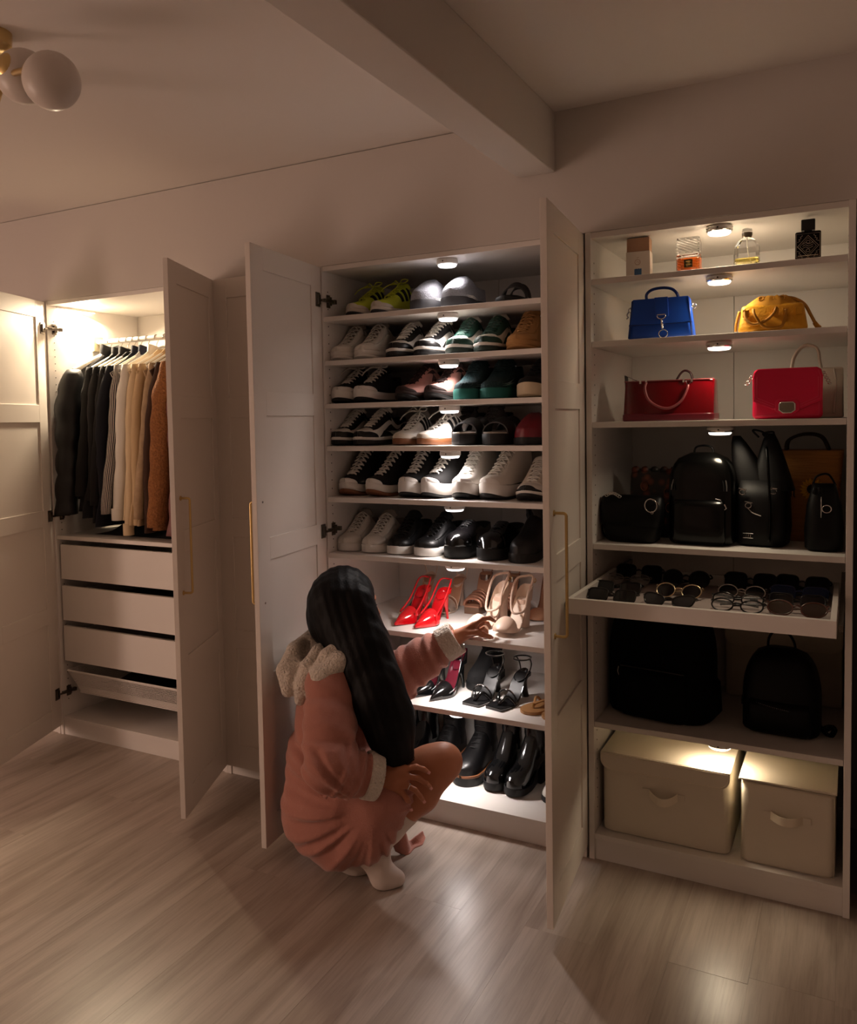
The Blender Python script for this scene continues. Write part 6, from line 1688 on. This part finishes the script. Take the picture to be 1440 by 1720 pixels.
class SDF:
    def __init__(s, lo, hi, h):
        s.lo = np.array(lo, float); s.h = h
        s.n = np.ceil((np.array(hi) - s.lo) / h).astype(int) + 1
        s.d = np.full(s.n, 1.0, np.float32)
    def sub(s, lo, hi):
        a = np.clip(np.floor((np.array(lo) - s.lo) / s.h).astype(int), 0, s.n - 1)
        b = np.clip(np.ceil((np.array(hi) - s.lo) / s.h).astype(int) + 1, 1, s.n)
        ax = [s.lo[i] + s.h * np.arange(a[i], b[i]) for i in range(3)]
        X = np.stack(np.meshgrid(*ax, indexing='ij'), -1)
        return tuple(slice(a[i], b[i]) for i in range(3)), X
    def mix(s, sl, d, k, op='u'):
        o = s.d[sl]
        if op == 'u':
            if k > 0:
                h = np.clip(.5 + .5 * (o - d) / k, 0, 1); s.d[sl] = o * (1 - h) + d * h - k * h * (1 - h)
            else: s.d[sl] = np.minimum(o, d)
        else:
            h = np.clip(.5 - .5 * (o + d) / max(k, 1e-5), 0, 1); s.d[sl] = o * (1 - h) + (-d) * h + k * h * (1 - h)
    def cone(s, a, b, ra, rb, k=.02, fold=None, op='u', flat=None):
        """rounded cone; fold=(amp, waves along, waves around, phase); flat=(axis, factor) squashes along axis"""
        a, b = np.array(a, float), np.array(b, float); m = max(ra, rb) + k + .02
        sl, X = s.sub(np.minimum(a, b) - m, np.maximum(a, b) + m)
        if X.size == 0: return
        ab = b - a; L2 = max(ab @ ab, 1e-9)
        v = X - a; t = (v @ ab) / L2; h = np.clip(t, 0, 1)
        q = v - h[..., None] * ab
        if flat is not None:
            n = np.array(flat[0], float); n /= np.linalg.norm(n); c = q @ n
            q = q + (c * (flat[1] - 1))[..., None] * n
        r = ra + (rb - ra) * h
        if fold:
            u = np.cross(ab, [0.3, .5, .81]); u /= np.linalg.norm(u); w_ = np.cross(ab / math.sqrt(L2), u)
            an = np.arctan2(q @ w_, q @ u)
            r = r + fold[0] * np.sin(h * fold[1] * 2 * pi + fold[2] * an + fold[3]) * np.sin(np.clip(h, .0, 1) * pi * .9 + .15)
        d = np.linalg.norm(q, axis=-1) - r
        s.mix(sl, d.astype(np.float32), k, op)
    def chain(s, pts, rs, k=.02, fold=None, flat=None):
        for i in range(len(pts) - 1): s.cone(pts[i], pts[i + 1], rs[i], rs[i + 1], k, fold, flat=flat)
    def ell(s, c, r, R=None, k=.02, op='u'):
        c = np.array(c, float); m = max(r) + k + .02
        sl, X = s.sub(c - m, c + m)
        v = X - c
        if R is not None: v = v @ np.array(R).T      # rows of R: local axes
        r = np.array(r); k0 = np.linalg.norm(v / r, axis=-1); k1 = np.linalg.norm(v / (r * r), axis=-1)
        d = k0 * (k0 - 1) / np.maximum(k1, 1e-6)
        s.mix(sl, d.astype(np.float32), k, op)
    def plane_cut(s, p, n):
        """remove everything on the side n points to"""
        ax = [s.lo[i] + s.h * np.arange(s.n[i]) for i in range(3)]
        X = np.stack(np.meshgrid(*ax, indexing='ij'), -1)
        s.d = np.maximum(s.d, ((X - np.array(p)) @ np.array(n)).astype(np.float32))
    def field(s, f):
        ax = [s.lo[i] + s.h * np.arange(s.n[i]) for i in range(3)]
        X = np.stack(np.meshgrid(*ax, indexing='ij'), -1)
        m = np.abs(s.d) < .05
        s.d[m] += f(X[m]).astype(np.float32)
    def mesh(s):
        """naive surface nets"""
        d = s.d; n = np.array(d.shape)
        c = np.stack([d[i:n[0] - 1 + i, j:n[1] - 1 + j, k:n[2] - 1 + k] for i in (0, 1) for j in (0, 1) for k in (0, 1)], -1)
        ins = c < 0
        act = ins.any(-1) & ~ins.all(-1)
        idx = np.argwhere(act); cc = c[act]
        off = np.array([(i, j, k) for i in (0, 1) for j in (0, 1) for k in (0, 1)], float)
        edges = [(a, b) for a in range(8) for b in range(a + 1, 8) if np.abs(off[a] - off[b]).sum() == 1]
        P = np.zeros((len(idx), 3)); W = np.zeros(len(idx))
        for a, b in edges:
            m = (cc[:, a] < 0) != (cc[:, b] < 0)
            t = cc[m, a] / (cc[m, a] - cc[m, b])
            P[m] += off[a] + t[:, None] * (off[b] - off[a]); W[m] += 1
        P = (P / W[:, None] + idx) * s.h + s.lo
        vid = -np.ones(act.shape, int); vid[act] = np.arange(len(idx))
        F_ = []
        for ax in range(3):
            o1, o2 = [q for q in range(3) if q != ax]
            sl0 = [slice(1, n[q] - 1) for q in range(3)]; sl0[ax] = slice(0, n[ax] - 1)
            sl1 = list(sl0); sl1[ax] = slice(1, n[ax])
            A = d[tuple(sl0)] < 0; B = d[tuple(sl1)] < 0
            e = np.argwhere(A != B)
            if len(e) == 0: continue
            fl = A[tuple(e.T)]
            base = e + np.array([0 if q == ax else 1 for q in range(3)])
            def g(da, db):
                q = base.copy(); q[:, o1] -= da; q[:, o2] -= db
                return vid[q[:, 0], q[:, 1], q[:, 2]]
            f = np.stack([g(1, 1), g(0, 1), g(0, 0), g(1, 0)], -1)
            F_.append(np.where(fl[:, None], f, f[:, ::-1]))
        return P, np.concatenate(F_)
def sdf_object(name, sd, m, parent, smooth_it=2, label=None, extra=None):
    parts = [sd] + (extra or [])
    V, FF, k = [], [], 0
    for q in parts:
        P, f = q.mesh(); V.append(P); FF.append(f + k); k += len(P)
    V = np.concatenate(V); FF = np.concatenate(FF)
    me = bpy.data.meshes.new(name)
    me.vertices.add(len(V)); me.vertices.foreach_set('co', V.astype(np.float32).ravel())
    me.loops.add(FF.size); me.loops.foreach_set('vertex_index', FF.ravel().astype(np.int32))
    me.polygons.add(len(FF)); me.polygons.foreach_set('loop_start', np.arange(0, FF.size, 4, dtype=np.int32))
    me.update(calc_edges=True); me.validate()
    bm = bmesh.new(); bm.from_mesh(me); bmesh.ops.recalc_face_normals(bm, faces=bm.faces); bm.to_mesh(me); bm.free()
    me.polygons.foreach_set('use_smooth', [True] * len(me.polygons))
    me.materials.append(m)
    o = bpy.data.objects.new(name, me); COL.objects.link(o)
    o.parent = parent; o.matrix_parent_inverse = parent.matrix_world.inverted()
    if smooth_it:
        b = o.modifiers.new('smooth', 'SMOOTH'); b.iterations = smooth_it; b.factor = .5
    if label: o['label'] = label
    return o

mskin = mat('skin', srgb(172, 112, 82), rough=.5, spec=.4, bump=.04, bscale=250, var=.06, vscale=18)
mskin.node_tree.nodes['Principled BSDF'].inputs['Subsurface Weight'].default_value = .08
mskin.node_tree.nodes['Principled BSDF'].inputs['Subsurface Radius'].default_value = (.012, .004, .002)
mfleece = mat('pink_fleece', srgb(172, 116, 102), rough=.95, sheen=.35, bump=.5, bscale=240, var=.10, vscale=28, dist=.003)
msherpa = mat('cream_sherpa', srgb(222, 210, 196), rough=1.0, sheen=.3, bump=1.0, bscale=120, dist=.014, detail=3)
msock = mat('white_sock', srgb(214, 200, 190), rough=.95, bump=.2, bscale=600)
mhair = mat('black_hair', srgb(4, 3, 4), rough=.55, spec=.18, bump=.35, bscale=140, stretch=(1, 1, .06), dist=.003)
mnail = mat('nail_polish', srgb(214, 150, 142), rough=.25, coat=.3)

pelv = cam_pt(566, 1352, 2.74)
WOMAN = thing('person', 'crouching woman with long black hair, pink fleece robe and white socks, holding a nude shoe', 'person', (pelv.x, pelv.y, 0))
bpy.context.view_layer.update()
J = {k: np.array(cam_pt(*v)) for k, v in dict(
    hipR=(578, 1350, 2.645), kneeR=(746, 1278, 2.60), ankR=(632, 1420, 2.60), heelR=(608, 1428, 2.60), ballR=(645, 1466, 2.60), toeR=(668, 1469, 2.60),
    hipL=(590, 1338, 2.86), kneeL=(716, 1290, 2.86), ankL=(590, 1432, 2.72), heelL=(566, 1440, 2.68), ballL=(600, 1452, 2.685), toeL=(628, 1446, 2.69),
    pelvis=(566, 1352, 2.74), waist=(564, 1275, 2.76), chest=(574, 1195, 2.77), neck=(590, 1092, 2.77), head=(582, 1016, 2.77),
    shR=(556, 1152, 2.625), elR=(553, 1288, 2.48), wrR=(638, 1306, 2.52), shL=(612, 1118, 2.92), elL=(664, 1135, 2.93), wrL=(768, 1070, 2.905)).items()}
cR, cU, cW = np.array(cr), np.array(cu), np.array(fw)
# keep the balls of the feet on the floor
for k_, z_ in (('ballR', .026), ('toeR', .021), ('ballL', .026), ('toeL', .021)): J[k_][2] = z_
J['heelL'][2] = max(J['heelL'][2], .045)
def mid(a, b, f): return np.array(a) * (1 - f) + np.array(b) * f

# --- body: legs, torso, neck, head, forearms
lo = np.min(np.stack(list(J.values())), 0) - .16; hi = np.max(np.stack(list(J.values())), 0) + .18
B = SDF(lo, hi, .0075)
for sd in 'RL':
    hip, kn, an = J['hip' + sd], J['knee' + sd], J['ank' + sd]
    B.chain([hip, mid(hip, kn, .5), mid(hip, kn, .88), kn], [.088, .078, .060, .054], .03)
    ca = mid(kn, an, .35) - cU * .012 * (1 if sd == 'R' else 1)
    B.chain([kn + np.array([0, 0, -.004]), ca, mid(kn, an, .75), an], [.050, .052, .038, .032], .025)
    B.chain([an, J['heel' + sd]], [.032, .028], .02); B.chain([an, J['ball' + sd], J['toe' + sd]], [.030, .026, .017], .02)
B.chain([J['pelvis'], J['waist'], J['chest']], [.125, .105, .115], .05)
B.cone(J['shR'], J['shL'], .055, .055, .05); B.cone(J['chest'], J['neck'], .10, .052, .05); B.cone(J['neck'], mid(J['neck'], J['head'], .6), .050, .050, .03)
for sd in 'RL': B.chain([J['sh' + sd], J['el' + sd], J['wr' + sd]], [.048, .038, .027], .03)
# head: faces right in the picture, a little away from the camera
fwd = cR * .94 + cW * .34; fwd /= np.linalg.norm(fwd); upv = np.array([0, 0, 1.0]) + fwd * .06; upv /= np.linalg.norm(upv)
fwd = fwd - upv * (fwd @ upv); fwd /= np.linalg.norm(fwd); sidev = np.cross(upv, fwd)
Rh = np.stack([fwd, sidev, upv]); hc = J['head']
def hp(f, s_, u_): return hc + fwd * f + sidev * s_ + upv * u_
Hd = SDF(hc - .15, hc + .15, .0042)
Hd.ell(hc, (.094, .074, .108), Rh, .0); Hd.ell(hp(.030, 0, -.062), (.058, .052, .050), Rh, .03)
Hd.cone(hp(.088, 0, .004), hp(.108, 0, -.030), .008, .012, .012); Hd.cone(hp(.104, -.009, -.033), hp(.104, .009, -.033), .008, .008, .008)
Hd.cone(hp(.086, -.016, -.058), hp(.086, .016, -.058), .007, .007, .008); Hd.cone(hp(.084, -.013, -.068), hp(.084, .013, -.068), .0075, .0075, .008); Hd.ell(hp(.075, 0, -.095), (.022, .024, .018), Rh, .015)
for s_ in (-1, 1):
    Hd.ell(hp(.092, s_ * .031, .004), (.014, .018, .012), Rh, .008, op='d'); Hd.cone(hp(.090, s_ * .016, .026), hp(.080, s_ * .046, .024), .008, .006, .012)
    Hd.ell(hp(.0, s_ * .076, -.012), (.018, .010, .030), Rh, .008); Hd.ell(hp(.052, s_ * .048, -.030), (.026, .018, .02), Rh, .02)
Hd.cone(J['neck'], mid(J['neck'], J['head'], .7), .050, .050, .02)

# --- hands
def finger(S_, pts, r0=.0088, r1=.0066, k=.004):
    n = len(pts); S_.chain([np.array(p) for p in pts], [r0 + (r1 - r0) * i / (n - 1) for i in range(n)], k)
def cp(u, v, t): return np.array(cam_pt(u, v, t))
wr = J['wrR']
T0 = 2.515
hr = {'kI': cp(679, 1291, T0), 'kM': cp(683, 1304, T0 - .006), 'kR': cp(681, 1318, T0 - .004), 'kP': cp(675, 1330, T0 + .004)}
HR = SDF(np.minimum(wr, cp(640, 1310, T0)) - .07, cp(700, 1310, T0 + .01) + .09, .0024)
for k_, r_ in (('kI', .0125), ('kM', .0125), ('kR', .0118), ('kP', .0108)): HR.cone(mid(wr, hr[k_], .12), hr[k_], .0165, r_, .012)
HR.cone(J['elR'] * .35 + wr * .65, wr, .029, .0225, .012, flat=(cW, 1.25)); HR.cone(wr, mid(wr, hr['kR'], .5), .0225, .020, .012)
FR = [[hr['kI'], cp(699, 1288, T0 - .010), cp(712, 1292, T0 + .000), cp(718, 1296, T0 + .008)],
      [hr['kM'], cp(703, 1307, T0 - .014), cp(716, 1316, T0 - .006), cp(722, 1322, T0 + .004)],
      [hr['kR'], cp(697, 1327, T0 - .012), cp(706, 1337, T0 - .004), cp(711, 1344, T0 + .004)],
      [hr['kP'], cp(684, 1342, T0 - .004), cp(688, 1350, T0 + .002), cp(690, 1357, T0 + .008)]]
for f in FR: finger(HR, f)
thR = [mid(wr, hr['kI'], .30), cp(658, 1283, T0 + .018), cp(668, 1279, T0 + .026), cp(677, 1281, T0 + .032)]
finger(HR, thR, .0125, .0082, .006)
wl = J['wrL']
T1 = 2.890
hl = {'kI': cp(797, 1049, T1 - .004), 'kM': cp(799, 1054, T1 + .012), 'kR': cp(798, 1060, T1 + .026), 'kP': cp(795, 1065, T1 + .038)}
HL = SDF(np.minimum(wl, cp(770, 1085, T1)) - .06, cp(835, 1040, T1 + .03) + .07, .0024)
for k_, r_ in (('kI', .0120), ('kM', .0120), ('kR', .0112), ('kP', .0102)): HL.cone(mid(wl, hl[k_], .10), hl[k_], .0165, r_, .012)
HL.cone(J['elL'] * .4 + wl * .6, wl, .028, .022, .012); HL.cone(wl, mid(wl, hl['kM'], .5), .0225, .0205, .012)
FL = [[hl['kI'], cp(811, 1040, T1 + .000), cp(822, 1038, T1 + .010), cp(829, 1042, T1 + .022)],
      [hl['kM'], cp(812, 1046, T1 + .020), cp(819, 1047, T1 + .034), cp(823, 1053, T1 + .044)],
      [hl['kR'], cp(811, 1055, T1 + .036), cp(817, 1060, T1 + .048), cp(818, 1066, T1 + .052)],
      [hl['kP'], cp(806, 1064, T1 + .048), cp(811, 1069, T1 + .056), cp(812, 1074, T1 + .058)]]
for f in FL: finger(HL, f)
thL = [mid(wl, hl['kI'], .35) - cW * .006, cp(801, 1062, T1 - .022), cp(812, 1066, T1 - .016), cp(824, 1070, T1 - .004)]
finger(HL, thL, .0125, .0078, .006)
body = sdf_object('body', B, mskin, WOMAN, 2, extra=[Hd, HR, HL])
def nails(fs, nm):
    for f in fs:
        a, b = np.array(f[-2]), np.array(f[-1]); d_ = b - a; d_ /= np.linalg.norm(d_)
        tocam = np.array(CAM) - b; tocam /= np.linalg.norm(tocam); n_ = tocam - d_ * (tocam @ d_); n_ /= np.linalg.norm(n_); s_ = np.cross(d_, n_)
        G = [[tuple(b + d_ * (.0035 + .0065 * x) * 1.0 + s_ * y * .0046 + n_ * (.0058 - .0016 * y * y - .0012 * x)) for y in np.linspace(-1, 1, 5)] for x in np.linspace(-1, 1, 5)]
        o = MB().grid(G).build(nm, mnail, None, smooth=True); o.parent = body; o.matrix_parent_inverse = body.matrix_world.inverted()
nails(FR + [thR], 'fingernail'); nails([FL[0], thL], 'fingernail')
def ring_at(a, b, r):
    d_ = (np.array(b) - np.array(a)); d_ /= np.linalg.norm(d_); u = np.cross(d_, [0, 0, 1.]); u /= np.linalg.norm(u); v = np.cross(d_, u); c = mid(a, b, .42)
    return [tuple(c + (u * math.cos(q) + v * math.sin(q)) * r) for q in np.linspace(0, 2 * pi, 17)[:-1]]
o = MB().tube(ring_at(FR[2][0], FR[2][1], .0098), .0018, 8, closed=True).build('finger_ring', m_chrome, None, smooth=True); o.parent = body; o.matrix_parent_inverse = body.matrix_world.inverted()
for s_ in (-1, 1):
    c = hp(.080, s_ * .031, .004)
    o = MB().lathe([(max(.0003, .0118 * math.sin(a)), -.0118 * math.cos(a)) for a in np.linspace(0, pi, 11)], 16, tuple(c)).build('eye', mat('eye_white', srgb(225, 220, 214), rough=.2), None, smooth=True); o.parent = body; o.matrix_parent_inverse = body.matrix_world.inverted()
    o2 = MB().lathe([(.0003, -.002), (.0055, -.001), (.0055, .001), (.0003, .002)], 14, tuple(c + fwd * .0108)).build('iris', mat('dark_iris', srgb(40, 24, 16), rough=.15), None, smooth=True); o2.parent = body; o2.matrix_parent_inverse = body.matrix_world.inverted()

# --- robe
R_ = SDF(lo - .05, hi + .05, .0062)
R_.chain([J['pelvis'] + np.array([0, 0, .03]), J['waist'], J['chest'], mid(J['chest'], J['neck'], .75)], [.170, .148, .138, .085], .05, fold=(.005, .6, 7, .4))
R_.ell(J['pelvis'] - cR * .010 + np.array([0, 0, -.02]), (.165, .185, .130), np.stack([cR, cW, np.array([0, 0, 1.])]), .05)
R_.cone(J['shR'], J['shL'], .068, .068, .05)
R_.cone(J['shR'] + np.array([0, 0, .005]), mid(J['shR'], J['neck'], .8), .066, .062, .04)
for sd, f_ in (('R', .50), ('L', .55)):
    R_.chain([J['hip' + sd], mid(J['hip' + sd], J['knee' + sd], f_ * .6), mid(J['hip' + sd], J['knee' + sd], f_)], [.120, .108, .098], .04, fold=(.009, .4, 6, .8))
# skirt hanging from the near thigh down towards the heel
R_.chain([cp(640, 1345, 2.575), cp(618, 1400, 2.585), cp(575, 1420, 2.62)], [.075, .070, .070], .05, fold=(.008, .3, 5, 1.2))
R_.cone(cp(560, 1405, 2.66), cp(600, 1415, 2.80), .075, .07, .05)
# sleeves
sR, eR, wR2 = J['shR'], J['elR'], mid(J['elR'], J['wrR'], .66)
R_.chain([sR, mid(sR, eR, .5), eR], [.074, .078, .076], .028, fold=(.0075, 1.6, 2, .5))
R_.chain([eR, mid(eR, wR2, .5), wR2], [.076, .074, .064], .018, fold=(.0125, 1.7, 2, 2.1))
sL, eL, wL2 = J['shL'], J['elL'] - np.array([0, 0, .005]), mid(J['elL'], J['wrL'], .80)
R_.chain([sL, eL], [.074, .080], .03, fold=(.006, 2, 1, .5))
R_.chain([eL, mid(eL, wL2, .55), wL2], [.080, .070, .056], .022, fold=(.0085, 2.2, 2, 1.1))
def robe_field(X):
    p = X - J['pelvis']; a = p @ cR; z = p[:, 2]; b_ = p @ cW
    pv = cp(628, 1332, 2.6) - J['pelvis']
    dx, dz = a - pv @ cR, z - pv[2]
    ph = np.arctan2(dz, dx); ds = np.hypot(dx, dz)
    rp_ = np.clip((ds - .06) / .10, 0, 1) * np.clip((.36 - ds) / .12, 0, 1) * (z < .30)
    f = .0062 * rp_ * np.sin(19 * ph + 2.2 * np.sin(5 * ph) + 6 * b_) + .003 * rp_ * np.sin(41 * ph + 14 * ds)
    f += .0045 * np.sin(26 * z + 15 * a + 3 * np.sin(9 * a)) * np.exp(-((z - .16) / .10) ** 2) * np.clip(-a / .06, 0, 1)
    return f
R_.field(robe_field)
# openings: neck, thigh front
R_.plane_cut((0, 0, .022), (0, 0, -1))
R_.cone(mid(J['neck'], J['head'], -.1), J['head'], .060, .07, .01, op='d')
robe = sdf_object('robe', R_, mfleece, WOMAN, 2, label='pink fleece robe')
def child(name, sd, m, par, it=2, label=None): return sdf_object(name, sd, m, WOMAN, it, label)
for nm, a, b, r in (('cuff', mid(J['elR'], J['wrR'], .70), mid(J['elR'], J['wrR'], .97), .073), ('cuff', mid(J['elL'], J['wrL'], .76), mid(J['elL'], J['wrL'], 1.0), .062)):
    C_ = SDF(np.minimum(a, b) - .11, np.maximum(a, b) + .11, .0045)
    d_ = (b - a) / np.linalg.norm(b - a)
    C_.cone(a - d_ * .03, b + d_ * .05, r, r * .92, 0); C_.plane_cut(a, -d_); C_.plane_cut(b, d_)
    C_.cone(a - d_ * .1, b + d_ * .1, r - .016, r - .016, .006, op='d')
    child(nm, C_, msherpa, WOMAN, 3, 'cream sherpa cuff')
# hood lying on the back
hh = np.array(cam_pt(512, 1130, 2.76))
Hs = SDF(hh - .24, hh + .24, .0058)
def q3(u, v, t): return np.array(cam_pt(u, v, t))
Ax = np.stack([cR, cW, np.array([0, 0, 1.])])
Hs.ell(q3(522, 1124, 2.78), (.088, .140, .098), Ax, .02)
Hs.ell(q3(492, 1124, 2.75), (.044, .11, .066), Ax, .02)
Hs.ell(q3(545, 1090, 2.82), (.060, .08, .060), Ax, .02)
Hs.chain([q3(566, 1066, 2.86), q3(530, 1068, 2.80), q3(496, 1092, 2.73), q3(478, 1126, 2.68), q3(484, 1160, 2.67)], [.030, .030, .027, .026, .022], .008)
Hs.chain([q3(552, 1082, 2.78), q3(534, 1098, 2.68), q3(518, 1122, 2.64), q3(508, 1152, 2.64), q3(504, 1176, 2.67)], [.022, .026, .028, .026, .018], .005)
Hs.chain([q3(604, 1108, 2.64), q3(570, 1112, 2.60), q3(542, 1136, 2.59), q3(526, 1170, 2.62)], [.022, .034, .036, .024], .008)
Hs.chain([q3(606, 1090, 2.68), q3(578, 1086, 2.66), q3(552, 1104, 2.62), q3(532, 1132, 2.605)], [.026, .034, .030, .024], .006)
Hs.chain([q3(560, 1072, 2.88), q3(600, 1086, 2.90), q3(620, 1100, 2.86)], [.040, .040, .034], .02)
Hs.ell(q3(512, 1092, 2.72), (.020, .06, .034), Ax, .012, op='d')
Hs.field(lambda X: .0012 * (np.sin(X[:, 0] * 310) * np.sin(X[:, 1] * 290 + 1) * np.sin(X[:, 2] * 330 + 2)))
child('hood', Hs, msherpa, WOMAN, 1, 'cream sherpa hood lying on the back')
# front panel of the robe touching the floor beyond the far foot
def cloth_grid(C):
    """smooth sheet through rows of control points"""
    rows = [bez(r, 5) for r in C]
    cols = [bez([r[k] for r in rows], 5) for k in range(len(rows[0]))]
    return [[tuple((p.x, p.y, max(p.z, .004))) for p in c] for c in cols]
G = cloth_grid([[q3(650, 1378, 2.80), q3(656, 1408, 2.785), q3(664, 1430, 2.78)], [q3(668, 1384, 2.79), q3(672, 1412, 2.775), q3(676, 1436, 2.775)], [q3(682, 1398, 2.79), q3(686, 1420, 2.785), q3(688, 1441, 2.785)],
                [q3(688, 1412, 2.83), q3(693, 1424, 2.83), q3(697, 1435, 2.82)], [q3(700, 1404, 2.85), q3(705, 1412, 2.85), q3(709, 1420, 2.84)], [q3(711, 1396, 2.87), q3(713, 1402, 2.87), q3(715, 1407, 2.865)]])
o = MB().grid(G).build('robe_hem', mfleece, None, smooth=True); o.parent = WOMAN; o.matrix_parent_inverse = WOMAN.matrix_world.inverted()
sm = o.modifiers.new('solid', 'SOLIDIFY'); sm.thickness = .006
# socks
for sd in 'RL':
    an, hl_, ba, to, kn = J['ank' + sd], J['heel' + sd], J['ball' + sd], J['toe' + sd], J['knee' + sd]
    So = SDF(np.min(np.stack([an, hl_, ba, to, mid(an, kn, .5)]), 0) - .07, np.max(np.stack([an, hl_, ba, to, mid(an, kn, .5)]), 0) + .07, .004)
    top = mid(an, kn, .42)
    So.chain([top, mid(an, kn, .2), an], [.051, .041, .0365], .02)
    So.chain([an, hl_], [.036, .0335], .02); So.chain([hl_, ba], [.030, .032], .03); So.chain([an, ba, to], [.032, .0315, .0235], .03)
    d_ = (kn - an) / np.linalg.norm(kn - an); So.plane_cut(top, d_); So.plane_cut((0, 0, .0015), (0, 0, -1))
    child('sock', So, msock, WOMAN, 2, 'white sock')
# hair
Ha = SDF(hc - np.array([.3, .35, .72]), hc + np.array([.42, .3, .2]), .0062)
Ha.ell(hp(-.012, 0, .012), (.108, .094, .118), Rh, .0); Ha.ell(hp(-.045, 0, -.04), (.085, .085, .10), Rh, .03)
Ha.ell(hp(.108, 0, -.035), (.060, .066, .085), Rh, .012, op='d')
Ha.chain([q3(566, 1010, 2.72), q3(588, 1060, 2.70), q3(612, 1110, 2.64), q3(636, 1170, 2.59), q3(656, 1230, 2.56), q3(668, 1268, 2.545)], [.088, .084, .078, .072, .062, .040], .035)
Ha.chain([q3(600, 1010, 2.68), q3(622, 1080, 2.64), q3(640, 1140, 2.60), q3(664, 1200, 2.58), q3(676, 1262, 2.565)], [.055, .058, .056, .052, .034], .03)
Ha.chain([q3(596, 1130, 2.62), q3(628, 1200, 2.565), q3(650, 1262, 2.54)], [.045, .045, .03], .03)
rr = random.Random(5)
Ha.field(lambda X: .0012 * np.sin(((X - hc) @ cR) * 210 + ((X - hc)[:, 2]) * 60 + 3 * np.sin(X[:, 2] * 9)) + .0009 * np.sin(((X - hc) @ cW) * 190 + ((X - hc)[:, 2]) * 40))
child('hair', Ha, mhair, WOMAN, 1, 'long straight black hair')
mb = MB()
for k in range(60):
    f = rr.uniform(0, 1); a = q3(606 + 60 * f + rr.uniform(-8, 8), 1120 + 50 * f, 2.60 - .03 * rr.random()); e = q3(640 + 58 * rr.random(), 1262 + 24 * rr.random(), 2.54 + .03 * rr.random())
    m_ = mid(a, e, .5) + cR * rr.uniform(-.01, .012) - cW * .012
    mb.tube(bez([a, m_, e], 5), .0009, 4)
for k in range(12):
    a = q3(676 + rr.uniform(-4, 4), 1140 + 30 * rr.random(), 2.60); e = q3(688 + rr.uniform(-4, 10), 1195 + 14 * rr.random(), 2.60)
    mb.tube(bez([a, mid(a, e, .5) + cR * .004, e], 5), .0007, 4)
o = mb.build('loose_strands', mhair, None, smooth=True); o.parent = WOMAN; o.matrix_parent_inverse = WOMAN.matrix_world.inverted(); o['kind'] = 'stuff'
